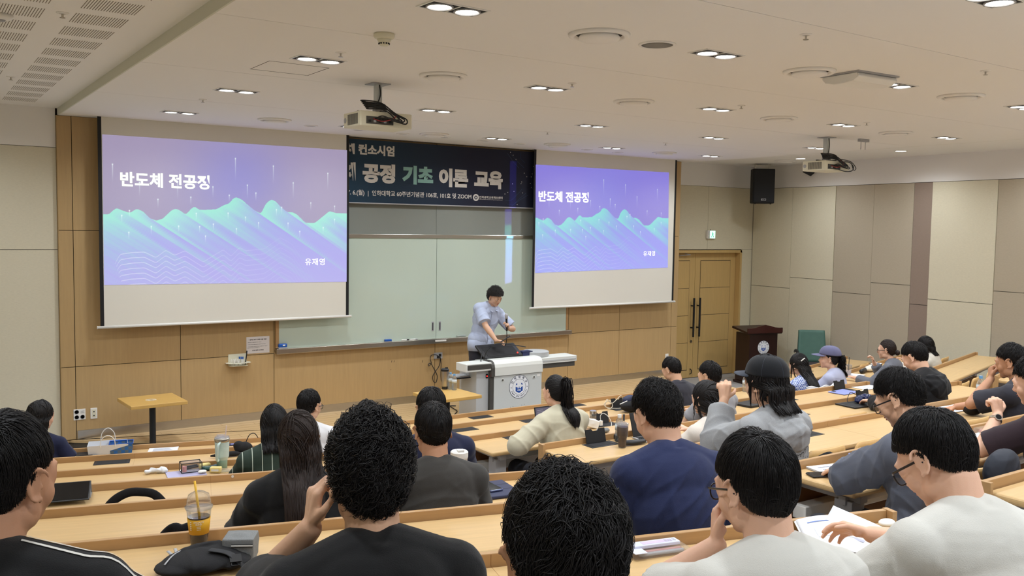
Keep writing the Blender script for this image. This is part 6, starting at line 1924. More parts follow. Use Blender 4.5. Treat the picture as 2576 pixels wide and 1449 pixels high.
def p27x(i):
    E, W = i['arms'][-1]; d = (E - W).normalized(); c = W + d * .035
    f = MB(); f.lathe([(.031, -.009), (.034, 0), (.031, .009), (.029, 0)], c, 24, axis=d, closed=True); w = f.build('watch', M_STEEL, i['root'], smooth=True)
    up = Vector((-.8, -.6, .2)); up = (up - d * up.dot(d)).normalized()
    f = MB(); f.lathe([(0, .030), (.017, .030), (.019, .034), (.019, .040), (0, .040)], c, 24, axis=up); f.build('watch_case', M_STEEL, w)
    f = MB(); f.lathe([(.0, .0405), (.015, .0405)], c, 24, axis=up); f.build('watch_dial', M_INK, w)
person('p27', 'person at the right edge in maroon T-shirt wearing a steel watch', (2606, 897), 'C', 6, off=0.585, lean=0.115, hy=-6, pitch=16, s=1.05, skin=M_SKIN2, shirt=(T_MAROON, 't_shirt'), sleeve=.85, fit=.03,
       hair=H(H_MID, len=.085, lift=.08, ext=.04), left=(-.055, .155, -.20), lpole=(-.8, .3, -.8), lhand=dict(f=(.2, .3, .9), p=(.4, .8, -.2), curl=1.2), right=(-.13, .44, .78, 0), rhand=dict(f=(-.9, .3, 0), p=(0, 0, -1), curl=.25), extra=p27x, voxel=.005, short='person with the steel watch')
# --- right block
def p23x(i):
    q = lambda x, y, z: i['C'] + i['R'] @ Vector((x, y, z))
    f = MB(); f.ball(q(0, -.135, -.03), (.032, .03, .036), 16, 10); f.build('hair_bun', M_HAIRB, i['root'], smooth=True)
    f = MB(); f.lathe([(.018, -.01), (.03, 0), (.018, .01)], q(0, -.118, -.02), 18, axis=(0, -1, -.2), closed=True); f.build('scrunchie', M_BLACK, i['root'], smooth=True)
person('p23', 'person with glasses and a low hair bun, grey cardigan, holding a pen', (2230, 855), 'R', 2, off=0.585, lean=0.115, hy=-8, pitch=4, female=True, sw=.16, skin=M_SKIN2, shirt=(T_CARD, 'cardigan'), sleeve=1.8, fit=.024, cuff=True, hair_m=M_HAIRB,
       hair=H(H_FAR, line='up', n=1500, len=.2, tie=(0, -.97, -.1), lift=.03, mess=.04, wob=.05, clump=0, locks=0, ext=.3, w=.003, under=.04), glasses=True, extra=p23x, left=(-.22, .42, .78, 0), right=(.12, .30, .95, 0), rhand=dict(f=(-.2, .3, .9), p=(-.5, .6, 0), curl=.8), short='person with a hair bun')
person('p25', 'person with black bobbed hair in cream knit beside the bright wall panel', (2327, 846), 'R', 2, off=0.585, lean=0.100, hy=-2, pitch=4, female=True, sw=.158, skin=M_SKIN2, shirt=(T_CREAM, 'knit_top'), sleeve=1.8, fit=.026, cuff=True,
       hair=H(H_FAR, line='long', n=1500, steps=15, len=.16, fall=.12, cut=.11, mess=.08, lift=.04, w=.0034, fall_front=.5), short='bobbed person in cream')
# --- the lecturer
_pt = on_y(1246, 724, 10.2)
LECT = person('p1', 'person lecturing in pale blue short sleeved shirt, holding a microphone', (0, 0), stand=(_pt, 0.0, math.pi + math.radians(4)), lean=.15, lat=-.13, hy=-4, pitch=24, s=1.0, sw=.172, skin=M_SKIN, shirt=(T_SHIRT, 'shirt'), sleeve=.80, fit=.030, fold=.009,
       hair=H(H_MID, n=3000, vol=1.08, lift=.22, curl=.012, cfreq=1.1, len=.085, mess=.8, wob=.45, steps=12, locks=300, clump=.75, ext=.02), hair_m=M_HAIRG, voxel=.0055, cvox=.008,
       right=(.18, .27, -.55), rpole=(1, -.5, -.4), rhand=dict(f=(-.85, .5, -.15), p=(0, 0, -1), curl=.6), left=(-.08, .20, -.41), lpole=(-1, -.2, -.55), lhand=dict(f=(.35, .3, .75), p=(.75, -.2, 0), curl=1.1), trouser=T_DARK, seated_on=False)
def lecturer_bits(i):
    root, so = i['root'], i['shirt']
    ncx = i['Nb'] + Vector((0, .015, .02)); nr = i['nr']
    f = MB()
    for x in (-1, 1):
        f.add([ncx + Vector(v) for v in ((x * .0, nr * 1.35, -.06), (x * .075, nr * .5, .035), (x * .095, nr * .9, -.03), (x * .055, nr * 1.9, -.085))], [(0, 1, 2, 3)])
    f.tube([ncx + Vector((math.cos(a) * nr * 1.28, math.sin(a) * nr * 1.25, .022 - .02 * math.sin(a))) for a in np.linspace(2.3, 7.1, 20)], .014, n=8, flat=.5); f.build('collar', T_SHIRT, so, solid=.004)
    V, F = [], []
    for z in np.linspace(i['Nb'].z - .07, i['Pv'].z - .05, 26): V += [Vector((-.002 + i['C'].x * (z - i['Pv'].z) / .6, .5, z)), Vector((.002 + i['C'].x * (z - i['Pv'].z) / .6, .5, z))]
    F = [(2 * j, 2 * j + 1, 2 * j + 3, 2 * j + 2) for j in range(25)]
    stick_on(so, V, F, 'placket_line', cloth('navy_piping', rgb(60, 70, 110)), axis=(0, -1, 0))
    hem = MB(); hem.lathe([(.19, -.13), (.198, -.05), (.19, .02)], i['Pv'] + Vector((0, .01, 0)), 32); o = hem.build('shirt_hem', T_SHIRT, so, smooth=True, solid=.004); o.scale = (1, .78, 1)
    M_ = root.matrix_world if False else Matrix.Translation(root.location) @ Matrix.Rotation(root.rotation_euler.z, 4, 'Z')
    E, W = i['arms'][-1]
    a = M_ @ (W + Vector((.045, .02, .02))); b = M_ @ (W + Vector((.05, .015, .17)))
    d = (b - a).normalized()
    t = thing('microphone', 'black hand microphone with silver grille held by the lecturing person', 'microphone', a - d * .05)
    f = MB(); f.cyl((0, 0, 0), d * .17, .012, .015, n=16); f.build('handle', M_BLACK, t)
    f = MB(); f.caps(d * .185, d * .215, .021, .024, n=16); f.build('grille', M_GREYM, t, smooth=True)
    f = MB(); f.cyl(d * .168, d * .178, .022, n=18); f.build('silver_band', M_STEEL, t)
    c0 = a - d * .05
    cable('microphone_cable', 'black cable hanging from the hand microphone to the podium', [c0, c0 + Vector((0, 0, -.1)), c0 + Vector((.02, .06, -.25)), c0 + Vector((.03, .1, -.36))], .005)
    E, W = i['arms'][1]
    w = M_ @ (W + Vector((-.09, .07, .0)))
    t = thing('presentation_pointer', 'thin black presentation pointer in the right hand of the lecturing person', 'pointer', w)
    f = MB(); f.cyl((-.06, 0, -.02), (.08, -.02, .06), .008, n=10); f.build('pointer_body', M_BLACK, t)
    f = MB(); f.cyl((.078, -.0197, .0588), (.085, -.021, .063), .006, n=10); f.build('tip', M_GREYM, t)
lecturer_bits(LECT)
# ------------------------------------------------------------------ things lying on the desks
def dk(blk, k, px, py, hd=.05, hw=.02):
    """Point of the desk top of row k seen at the pixel, kept clear of the lip and the edges."""
    p = on_z(px, py, z_desk(k))
    o, L, rot = row_frame(blk, k)
    M_ = Matrix.Translation(o) @ Matrix.Rotation(rot, 4, 'Z')
    q = M_.inverted() @ p
    q.y = max(-DD + min(hd, .19), min(-hd - .003, q.y))
    q.x = max(hw, min(L - hw, q.x))
    q.z = .7322
    return M_ @ q
def dthing(name, label, cat, blk, k, px, py, turn=0.0, group=None, hd=.055, hw=.05):
    return thing(name, label, cat, dk(blk, k, px, py, hd, hw), BLK[blk][3] + math.radians(turn), group)
def soft(mb, voxel, it, amp=0.0, seed=1, fq=30):
    me = remesh(mb, voxel, it)
    if amp: folds(me, amp, seed, fq)
    return me
def sheet(mb, w, d, z=0.0, n=1, curl=0.0):
    for i in range(n):
        mb.grid(lambda u, v: Vector(((u - .5) * w, (v - .5) * d, z + .0012 * i + curl * max(0, u - .6) ** 2 + curl * max(0, .3 - v) ** 2)), 8, 8)
def print_lines(o_parent, w, d, z, n=6, m=None):
    f = MB()
    rr = random.Random(n)
    for i in range(n):
        y = d * .36 - d * .72 * i / max(1, n - 1)
        f.bb(-w * .38, -w * .38 + w * rr.uniform(.35, .76), y - .0022, y + .0022, z, z + .0004)
    return f.build('print', m or mat('grey_print', rgb(120, 126, 150), .8), o_parent)
def papers(label, blk, k, px, py, turn=0, w=.21, d=.29, n=3, lines=5, name='paper_sheets', group=None):
    ca, sa = abs(math.cos(math.radians(turn))), abs(math.sin(math.radians(turn)))
    t = dthing(name, label, 'paper', blk, k, px, py, turn, group, (d * ca + w * sa) / 2 + .003, (w * ca + d * sa) / 2)
    f = MB(); sheet(f, w, d, .0005, n, .03); s_ = f.build('sheets', M_PAPER, t, solid=.0006)
    print_lines(t, w * .9, d * .8, .0012 * n + .0008, lines)
    return t
def phone(label, blk, k, px, py, turn=0, up=True, m=None, lift=0.0):
    t = dthing('mobile_phone', label, 'phone', blk, k, px, py, turn, None, .085); t.location.z += lift
    f = MB(); f.bb(-.038, .038, -.078, .078, 0, .009); f.build('case', m or M_BLACK, t, bevel=.006, seg=3)
    f = MB(); f.bb(-.034, .034, -.073, .073, .0091, .0096); f.build('screen', mat('dark_glass', rgb(14, 15, 18), .08), t)
    return t
def tablet_flat(label, blk, k, px, py, turn, m, w=.25, d=.18, h=.012):
    t = dthing('tablet', label, 'tablet', blk, k, px, py, turn, None, d / 2 + .01, w / 2)
    f = MB(); f.bb(-w / 2, w / 2, -d / 2, d / 2, 0, h); f.build('cover', m, t, bevel=.005)
    return t
M_NAVYC = mat('navy_cover', rgb(40, 46, 76), .55); M_LAVC = mat('lavender_cover', rgb(136, 146, 206), .5); M_BLKF = mat('black_fabric', rgb(28, 28, 30), .9, bump=.25, bscale=350); M_GREYF = mat('grey_melange_fabric', rgb(126, 128, 128), .95, noise=.12, nscale=260, bump=.25, bscale=380)
M_CLEAR = mat('clear_plastic', rgb(236, 238, 240), .08, trans=.85, ior=1.2, alpha=.42)

# left block, front rows
t = dthing('paper_bag', 'white paper carrier bag with rope handles on the left front desk', 'bag', 'L', 1, 272, 1139, 4)
f = MB()
w, d, h = .31, .12, .085
V = [(-w / 2, -d / 2, 0), (w / 2, -d / 2, 0), (w / 2, d / 2, 0), (-w / 2, d / 2, 0), (-w / 2 - .01, -d / 2 - .02, h), (w / 2 + .01, -d / 2 - .02, h), (w / 2, d / 2 + .01, h * 1.12), (-w / 2, d / 2 + .01, h * 1.12)]
f.add([Vector(v) for v in V], [(0, 1, 5, 4), (1, 2, 6, 5), (2, 3, 7, 6), (3, 0, 4, 7), (0, 3, 2, 1)]); f.build('bag_body', M_PAPER, t, solid=.0012)
for y, hh in ((-.08, .085), (.07, .12)):
    f = MB(); f.tube(spline([(-.06, y, h - .02), (-.05, y, h + hh * .6), (0, y, h + hh), (.05, y, h + hh * .6), (.06, y, h - .02)]), .0035, n=6); f.build('rope_handle', M_WHITE, t, smooth=True)
t = dthing('woven_basket', 'blue chequered woven basket behind the white paper bag', 'basket', 'L', 1, 310, 1124, 2)
f = MB(); w, d, h = .17, .12, .085
V = [(-w / 2, -d / 2, 0), (w / 2, -d / 2, 0), (w / 2, d / 2, 0), (-w / 2, d / 2, 0)]; V2 = [(a * 1.14, b_ * 1.14, h) for a, b_, _ in V]
f.add([Vector(v) for v in V + V2], [(0, 1, 5, 4), (1, 2, 6, 5), (2, 3, 7, 6), (3, 0, 4, 7), (0, 3, 2, 1)])
mw = mat('blue_weave', rgb(52, 104, 168), .7); nt = mw.node_tree; ck = nt.nodes.new('ShaderNodeTexChecker'); tcn = nt.nodes.new('ShaderNodeTexCoord'); ck.inputs['Scale'].default_value = 34; ck.inputs[1].default_value = rgb(44, 104, 176); ck.inputs[2].default_value = rgb(90, 110, 130); nt.links.new(tcn.outputs['Object'], ck.inputs[0]); nt.links.new(ck.outputs[0], nt.nodes['Principled BSDF'].inputs[0])
f.build('basket_body', mw, t, solid=.006)
f = MB(); f.tube([Vector((a * 1.0, b_, h)) for a, b_, _ in V2], .006, n=8, closed=True); f.build('rim', M_BLUE, t)
papers('white printed handout on the left front desk right of the blue basket', 'L', 1, 412, 1124, -4, .25, .17, 3, 5)
t = dthing('notepad', 'yellow notepad under the elbow of the person at the far left front', 'notepad', 'L', 1, 166, 1147, 20, None, .11)
f = MB(); f.bb(-.07, .07, -.1, .1, 0, .006); f.build('pages', mat('yellow_paper', rgb(226, 214, 130), .8), t)
tablet_flat('black tablet on the left front desk beside the paper bag', 'L', 1, 208, 1141, 0, M_BLACK, .18, .13, .008)
t = dthing('card_pack', 'small dark blue card pack on the front desk right of the mint tumbler', 'card pack', 'L', 1, 592, 1119, 3)
f = MB(); f.bb(-.055, .055, -.035, .035, 0, .008); f.build('pack', M_NAVYC, t, bevel=.002)
f = MB(); f.bb(-.04, .035, -.02, .02, .0081, .0086); f.build('picture', mat('pack_picture', rgb(120, 124, 180), .6), t)
t = dthing('black_pouch', 'black soft pouch on the second left desk before the jersey person', 'pouch', 'L', 2, 612, 1142, 10)
f = MB(); f.ball((0, 0, .05), (.075, .05, .048)); f.ball((-.04, .0, .075), (.04, .035, .035)); finish('pouch_body', soft(f, .006, 4, .006, 3), M_BLKF, t, True)
f = MB(); f.tube(spline([(.02, 0, .09), (.05, 0, .15), (.09, .0, .16), (.12, 0, .12)]), .0035, n=6); f.build('cord', M_BLACK, t, smooth=True)
t = dthing('folding_umbrella', 'folded black umbrella lying behind the mint tumbler', 'umbrella', 'L', 2, 572, 1150, 5)
f = MB(); f.tube([(-.13, 0, .018), (-.05, 0, .022), (.06, 0, .022), (.1, 0, .018)], [.006, .021, .021, .012], n=12); f.build('canopy', M_BLKF, t, smooth=True)
f = MB(); f.cyl((.1, 0, .018), (.15, 0, .018), .011); f.build('grip', M_BLACK, t)
# third row
t = dthing('tissue', 'crumpled white tissue on the third left desk', 'tissue', 'L', 3, 392, 1191, 0)
f = MB()
for x, y, r_ in ((-.05, -.01, .02), (-.02, .005, .024), (.015, 0, .022), (.045, .008, .025), (.06, -.005, .018)): f.ball((x, y, r_ * .8), (r_ * 1.25, r_, r_ * .8), 12, 8)
finish('crumple', soft(f, .004, 2, .007, 8, 70), M_PAPER, t, True)
t = dthing('document_sleeve', 'pale violet plastic document sleeve under the clear pouch', 'document sleeve', 'L', 3, 462, 1193, 8)
f = MB(); f.bb(-.11, .14, -.09, .08, 0, .004); f.build('sleeve', mat('violet_film', rgb(186, 182, 214), .3), t)
t = dthing('cosmetic_pouch', 'clear pouch with black edging and brushes inside, third left desk', 'pouch', 'L', 3, 480, 1188, 10); t.location.z += .0045
f = MB(); f.bb(-.07, .07, -.045, .045, .001, .068); f.build('clear_body', M_CLEAR, t, bevel=.015)
f = MB()
for z in (.004, .066):
    f.tube([(-.066, -.041, z), (.066, -.041, z), (.066, .041, z), (-.066, .041, z)], .0032, n=6, closed=True)
for x in (-.067, .067):
    for y in (-.042, .042): f.tube([(x, y, .004), (x, y, .066)], .003, n=6)
f.build('black_edging', M_BLACK, t)
f = MB(); f.cyl((-.05, 0, .02), (.05, .01, .03), .008); f.cyl((-.045, -.02, .04), (.04, -.015, .045), .006); f.build('brush', M_BLACK, t)
f = MB(); f.cyl((-.045, -.025, .008), (-.045, -.025, .045), .014); f.build('pink_tube', mat('pink_plastic', rgb(214, 150, 146), .4), t)
for px, py, tn, lb in ((515, 1171, 15, 'pale yellow sponge pack standing beside the clear pouch'), (543, 1189, -18, 'pale yellow sponge pack lying in front of the mint tumbler')):
    t = dthing('sponge_pack', lb, 'sponge', 'L', 3, px, py, tn)
    f = MB(); f.box((0, 0, .02), (.075, .045, .036)); f.build('sponge', mat('yellow_sponge', rgb(230, 212, 140), .9, bump=.3, bscale=120), t, bevel=.006)
    f = MB(); f.box((-.0, -.0232, .02), (.05, .001, .014)); f.build('label_strip', M_PAPER, t)
t = dthing('snack_packet', 'dark green plastic packet crushed behind the yellow sponge', 'packet', 'L', 3, 526, 1182, 0)
f = MB(); f.ball((0, 0, .014), (.06, .035, .014)); f.ball((.05, .03, .014), (.03, .02, .013)); finish('packet', soft(f, .004, 2, .004, 9, 60), mat('green_foil', rgb(36, 74, 68), .3), t, True)
t = dthing('film_wrap', 'crumpled clear film wrap beside the mint tumbler', 'wrap', 'L', 3, 566, 1188, 0)
f = MB(); f.ball((0, 0, .012), (.06, .04, .012)); finish('film', soft(f, .004, 2, .005, 10, 60), M_CLEAR, t, True)
t = dthing('earbud_case', 'white earbud case in front of the clear pouch', 'earbud case', 'L', 3, 509, 1193, 20); t.location.z += .0045
f = MB(); f.ball((0, 0, .012), (.03, .022, .0115)); f.build('case', M_WHITE, t, smooth=True)
f = MB(); f.bb(-.012, .012, -.024, -.021, .009, .014); f.build('hinge', M_GREYM, t)
t = dthing('handled_tumbler', 'mint green insulated tumbler with big handle and steel rim', 'tumbler', 'L', 3, 559, 1178, -10)
MM = mat('mint_enamel', rgb(196, 216, 210), .5, noise=.05, nscale=60); MM2 = mat('mint_base', rgb(150, 190, 184), .45)
f = MB(); f.lathe([(.0, .0), (.034, 0), (.036, .06), (.037, .062)], n=32); f.build('base', MM2, t, smooth=True)
f = MB(); f.lathe([(.036, .06), (.046, .085), (.049, .19), (.049, .198), (0, .198)], n=36); f.build('cup_body', MM, t, smooth=False)
f = MB(); f.lathe([(.05, .19), (.0515, .198), (.0515, .212), (.05, .214)], n=36); f.build('steel_rim', M_STEEL, t, smooth=True)
f = MB(); f.lathe([(.05, .21), (.049, .224), (.03, .23), (0, .23)], n=32); f.box((-.01, 0, .232), (.05, .03, .01)); f.build('lid', M_CLEAR, t)
f = MB(); f.tube(spline([(-.01, -.048, .185), (-.014, -.078, .178), (-.02, -.082, .13), (-.024, -.07, .075), (-.02, -.04, .07)]), .013, n=10, flat=.6); f.build('handle', MM, t, smooth=True)
f = MB(); f.cyl((.02, 0, .2), (.03, .004, .30), .004, n=10); f.build('straw', mat('pink_straw', rgb(226, 206, 200), .4), t)
t = dthing('suction_knob', 'small clear knob stuck on the desk lip left of the long brown hair', 'knob', 'L', 4, 585, 1201, 0)
tt_, nn_, ll_, _r = BLK['L']; q = on_n(585, 1199, nn_, ll_[3] - .004); t.location = q
f = MB(); f.ball((0, 0, 0), (.012, .008, .012), 14, 10); f.build('knob', M_CLEAR, t, smooth=True); f = MB(); f.cyl((0, .0, 0), (0, .006, 0), .007); f.build('suction_pad', M_WHITE, t)
# fourth row: tablet on folded case and arched strap
t = dthing('tablet', 'black tablet propped on its folded grey case, fourth left desk', 'tablet', 'L', 4, 165, 1262, 2, None, .15)
Rt_ = rx(math.radians(20))
f = MB(); f.box((0, 0, .052), (.25, .175, .008), Rt_); f.build('tablet_body', M_BLACK, t, bevel=.003)
f = MB(); f.box(Vector((0, 0, .052)) + Rt_ @ Vector((0, 0, .0045)), (.235, .16, .0006), Rt_); f.build('screen', MATS['dark_glass'] if 'dark_glass' in MATS else mat('dark_glass', rgb(14, 15, 18), .08), t)
f = MB(); f.add([Vector(v) for v in ((-.124, .08, .076), (.124, .08, .076), (.124, .145, .0), (-.124, .145, .0), (.124, .03, 0), (-.124, .03, 0))], [(0, 1, 2, 3), (2, 4, 5, 3), (1, 4, 5, 0)]); f.build('folded_case', M_GREYM, t, solid=.003)
def on_lip(blk, k, px, py, dn):
    tt, n, lips, rot = BLK[blk]
    return on_n(px, py, n, lips[k - 1] + dn), rot
q, rot = on_lip('L', 5, 338, 1236, .17)
t = thing('bag_handle', 'black padded strap arching up behind the fifth left desk', 'bag strap', (q.x, q.y, z_floor(4) + .46), rot)
zt_ = q.z - (z_floor(4) + .46)
f = MB(); f.tube(spline([(-.17, 0, zt_ - .16), (-.11, 0, zt_ - .055), (-.04, 0, zt_ - .008), (.03, 0, zt_ - .006), (.1, 0, zt_ - .03), (.17, 0, zt_ - .13)]), .022, n=10, flat=.35, up=(0, 1, 0)); f.build('strap', M_BLKF, t, smooth=True)
f = MB(); f.ball((0, 0, .1), (.18, .09, max(.1, (zt_ - .15) * .6))); finish('bag_body', soft(f, .012, 4, .008, 4), M_BLKF, t, True)
q, rot = on_lip('L', 6, 445, 1325, .18)
t = thing('bag_handle', 'black webbing strap folded up behind the sixth left desk', 'bag strap', (q.x, q.y, z_floor(5) + .46), rot)
zt_ = q.z - (z_floor(5) + .46)
f = MB(); f.tube(spline([(-.06, 0, zt_ - .05), (-.035, 0, zt_ - .02), (-.01, -.01, zt_), (.015, 0, zt_ - .012), (.06, .01, zt_ - .008), (.08, 0, zt_ - .04)]), .021, n=8, flat=.3, up=(0, 1, 0)); f.build('webbing', M_BLKF, t, smooth=True)
f = MB(); f.ball((0, 0, .1), (.15, .08, max(.1, (zt_ - .06) * .6))); finish('bag_body', soft(f, .012, 4, .008, 5), M_BLKF, t, True)
# fifth row: tablet, phone, white cup
t = tablet_flat('closed navy tablet folio with a crease, right of the charcoal T-shirt', 'L', 5, 1246, 1236, 6, M_NAVYC, .20, .27, .016)
f = MB(); f.bb(-.098, .098, -.03, -.028, .016, .0166); f.bb(-.098, .098, .05, .052, .016, .0166); f.build('fold_line', M_INK, t)
phone('phone in a clear case lying on the navy tablet folio', 'L', 5, 1232, 1236, 12, m=mat('smoke_case', rgb(96, 104, 140), .15), lift=.018)
t = dthing('insulated_cup', 'beige insulated cup with white flip lid behind the charcoal shoulder', 'cup', 'L', 5, 1143, 1214); t.scale = (1.1, 1.1, 1.22)
f = MB(); f.lathe([(0, 0), (.032, 0), (.034, .005), (.040, .13), (0, .13)], n=32); f.build('cup_body', mat('beige_enamel', rgb(206, 190, 174), .5), t, smooth=False)
f = MB(); f.lathe([(.041, .128), (.043, .135), (.043, .155), (.038, .16), (0, .16)], n=32); f.box((0, -.02, .163), (.03, .03, .012)); f.build('lid', M_WHITE, t)
# sixth row: iced coffee, backpack, grey pouch
t = dthing('iced_coffee_cup', 'clear iced coffee cup with yellow sleeve, dome lid and yellow straw', 'cup', 'L', 6, 501, 1371, 0, None, .06)
kx = 1.0
pf = lambda h: (.029 + .0165 * h / .15) * kx
f = MB(); f.lathe([(0, .001), (pf(0), 0), (pf(.15), .15 * kx), (pf(.15) + .003, .152 * kx)], n=40); f.build('cup_body', M_CLEAR, t, smooth=True)
f = MB(); f.lathe([(0, .003), (pf(0) - .0015, .003), (pf(.052) - .0015, .052 * kx), (pf(.105) - .0015, .118 * kx), (0, .118 * kx)], n=36); f.build('coffee', mat('coffee', rgb(44, 26, 20), .08, coat=.3), t, smooth=False)
f = MB(); f.lathe([(pf(.052) + .001, .055 * kx), (pf(.108) + .001, .112 * kx)], n=40); sl = f.build('sleeve', mat('mustard_card', rgb(214, 160, 30), .6), t, smooth=True, solid=.001)
camdir = math.atan2(-t.location.y, -t.location.x) - t.rotation_euler.z
def cyl_to(h0, off):
    def fn(x, z):
        r_ = pf((h0 + z) / kx) + .0025
        a = camdir + x / r_ + off
        return Vector((r_ * math.cos(a), r_ * math.sin(a), h0 + z))
    return fn
f = MB(); text_into(f, 'SPECIALTY', -.02, .018, .042, .048, cyl_to(.06, 0), bold=.02); text_into(f, 'BLEND', -.012, .010, .034, .040, cyl_to(.06, 0), bold=.02)
for i in range(3): f.add([cyl_to(.06, 0)(x, z) for x, z in ((-.008, .027 - .006 * i), (.007, .027 - .006 * i), (.007, .0285 - .006 * i), (-.008, .0285 - .006 * i))], [(0, 1, 2, 3)])
for i in range(5): f.add([cyl_to(.06, 0)(x, z) for x, z in ((-.036, .043 - .0075 * i), (-.029, .043 - .0075 * i), (-.029, .047 - .0075 * i), (-.036, .047 - .0075 * i))], [(0, 1, 2, 3)])
f.build('sleeve_print', M_WHITE, sl)
f = MB(); f.lathe([(pf(.15) + .004, .148 * kx), (pf(.15) + .006, .156 * kx), (pf(.15) - .001, .16 * kx), (pf(.13), .178 * kx), (pf(.08), .2 * kx), (.018, .212 * kx), (.008, .214 * kx)], n=40); f.build('dome_lid', M_CLEAR, t, smooth=True)
f = MB(); f.cyl((.008, 0, .07), (-.014, .006, .25), .0042, n=12); f.build('straw', mat('yellow_straw', rgb(232, 182, 44), .4), t, smooth=True)
t = dthing('backpack', 'black backpack with buckle strap lying on the sixth left desk', 'backpack', 'L', 6, 512, 1440, 4, None, .12)
f = MB(); f.ball((0, -.0, .062), (.145, .10, .062), 24, 14); f.ball((-.09, -.02, .045), (.08, .08, .045)); f.ball((.06, .02, .075), (.08, .07, .055)); f.ball((.1, -.03, .05), (.06, .07, .048))
f.tube(spline([(-.14, -.02, .05), (-.08, .03, .1), (0, .06, .125), (.08, .05, .118), (.14, .0, .07)]), .012, n=8)
o_b = finish('bag_body', soft(f, .006, 3, .009, 12, 26), M_BLKF, t, True)
t.scale = (1, 1, .52)
f = MB(); f.tube(spline([(.02, -.02, .136), (.075, -.055, .125), (.105, -.085, .09), (.13, -.1, .04)]), .017, n=8, flat=.25, up=(0, 0, 1)); s_ = f.build('strap', mat('black_webbing', rgb(36, 37, 40), .7), t, smooth=True)
f = MB(); f.box((.1, -.085, .1), (.04, .012, .045), rx(-.9)); f.tube([(.085, -.1, .085), (.085, -.108, .068), (.115, -.108, .068), (.115, -.1, .085)], .003, n=6); f.build('buckle', M_BLACK, s_)
f = MB(); f.tube(spline([(-.13, -.05, .09), (-.09, .02, .112), (-.02, .055, .125), (.04, .06, .13)]), .003, n=6); f.build('zip_line', M_GREYM, t)
f = MB(); f.tube([(-.1, .05, .08), (-.115, .07, .1)], .006); f.tube([(-.085, .055, .085), (-.09, .08, .105)], .006); f.build('zip_pull', M_GREYM, t)
t = dthing('grey_pouch', 'grey melange zip pouch behind the black backpack', 'pouch', 'L', 6, 606, 1408, -14); t.scale = (1, 1, .86)
f = MB(); f.box((0, 0, .055), (.11, .10, .10)); f.ball((0, 0, .06), (.056, .052, .054))
finish('pouch_body', soft(f, .005, 12, .003, 13), M_GREYF, t, True)
f = MB(); f.box((.015, -.054, .08), (.075, .002, .012), rx(.0)); z_ = f.build('zip', M_BLACK, t); f = MB(); f.box((.015, -.056, .08), (.075, .002, .005)); f.build('zip_tape', M_WHITE, z_)
f = MB(); f.box((.02, -.0535, .03), (.045, .003, .035)); f.build('leather_patch', mat('grey_patch', rgb(98, 100, 98), .7), t, bevel=.001)
# seventh row: pen case, booklets, pens
t = dthing('pen_case', 'transparent pen case with white lid holding pens, before the navy shirt', 'pen case', 'L', 7, 1642, 1383, 2, None, .05)
f = MB(); f.bb(-.105, .105, -.04, .035, 0, .018); f.build('clear_tray', M_CLEAR, t, bevel=.004)
f = MB(); f.bb(-.085, .085, -.0, .04, .018, .03); f.bb(-.105, -.06, -.04, .04, .018, .022); f.build('lid', mat('milky_plastic', rgb(214, 218, 236), .3), t, bevel=.003)
f = MB(); f.bb(-.05, .06, .008, .03, .0301, .0305); f.build('lid_print', mat('pastel_print', rgb(206, 190, 224), .5), t)
f = MB(); text_into(f, 'RULE 15', .035, .075, .01, .028, lambda x, z: Vector((x, z, .0308)), bold=.02); f.build('lid_letters', M_GREYM, t)
for y, m_, lb in ((-.024, M_GREYM, 'grey pen'), (-.008, mat('rose_pen', rgb(206, 150, 140), .3), 'rose pen')):
    f = MB(); f.cyl((-.07, y, .009), (.08, y, .009), .0062, n=12); f.cyl((-.085, y, .009), (-.07, y, .009), .002, .006, n=12); f.build('pen', m_, t)
M_PAGE = M_PAPER
t = dthing('booklet', 'open printed handout held between the two people in white', 'booklet', 'L', 7, 2062, 1345, -22, None, .18)
def pg(u, v):
    return Vector((-.02 + (u - .5) * .21, (v - .5) * .29, .012 + .055 * max(0, v - .45) ** 1.2 + .02 * math.sin(math.pi * u)))
f = MB(); f.grid(pg, 14, 14); pg_ = f.build('page', M_PAGE, t, smooth=True, solid=.0012)
f = MB(); f.grid(lambda u, v: pg(.14 + .72 * u, .86 + .022 * v) + Vector((0, 0, .002)), 8, 1); f.build('header_bar', mat('print_blue', rgb(120, 140, 190), .7), pg_)
f = MB(); f.grid(lambda u, v: pg(.2 + .6 * u, .52 + .25 * v) + Vector((0, 0, .002)), 8, 4); f.build('figure_print', mat('print_grey', rgb(216, 220, 232), .8), pg_)
f = MB(); f.grid(lambda u, v: pg(u, v) - Vector((.006, -.004, .005)), 8, 8); f.build('page_below', M_PAGE, t, smooth=True)
t = dthing('turned_page', 'single handout page being turned by the person with black glasses', 'page', 'L', 7, 2142, 1366, 24, None, .15)
def pg2(u, v):
    a = 1.0 * u
    return Vector((-.09 + .17 * u * math.cos(a * .5), (v - .5) * .2, .012 + .045 * u ** 1.35 + .035 * v * u))
f = MB(); f.grid(pg2, 14, 12); p2 = f.build('page', M_PAGE, t, smooth=True, solid=.0008)
for i in range(3):
    f = MB(); f.grid(lambda u, v: pg2(.30 + .15 * i + .07 * v, .2 + .42 * u) + Vector((0, -.0, .0022)), 8, 2); f.build('chart_bar', mat('chart_grey', rgb(176, 178, 196), .8), p2)
for px, py, m_, lb in ((2088, 1317, M_BLACK, 'black pen with white cap end on the desk behind the handout'), (2094, 1324, M_WHITE, 'white pen on the desk behind the handout')):
    t = dthing('pen', lb, 'pen', 'L', 7, px, py, 0)
    f = MB(); f.cyl((-.06, 0, .008), (.02, 0, .008), .006, n=12); f.build('barrel', m_, t)
    f = MB(); f.cyl((.02, 0, .008), (.05, 0, .008), .0065, n=12); f.build('cap', M_WHITE, t)
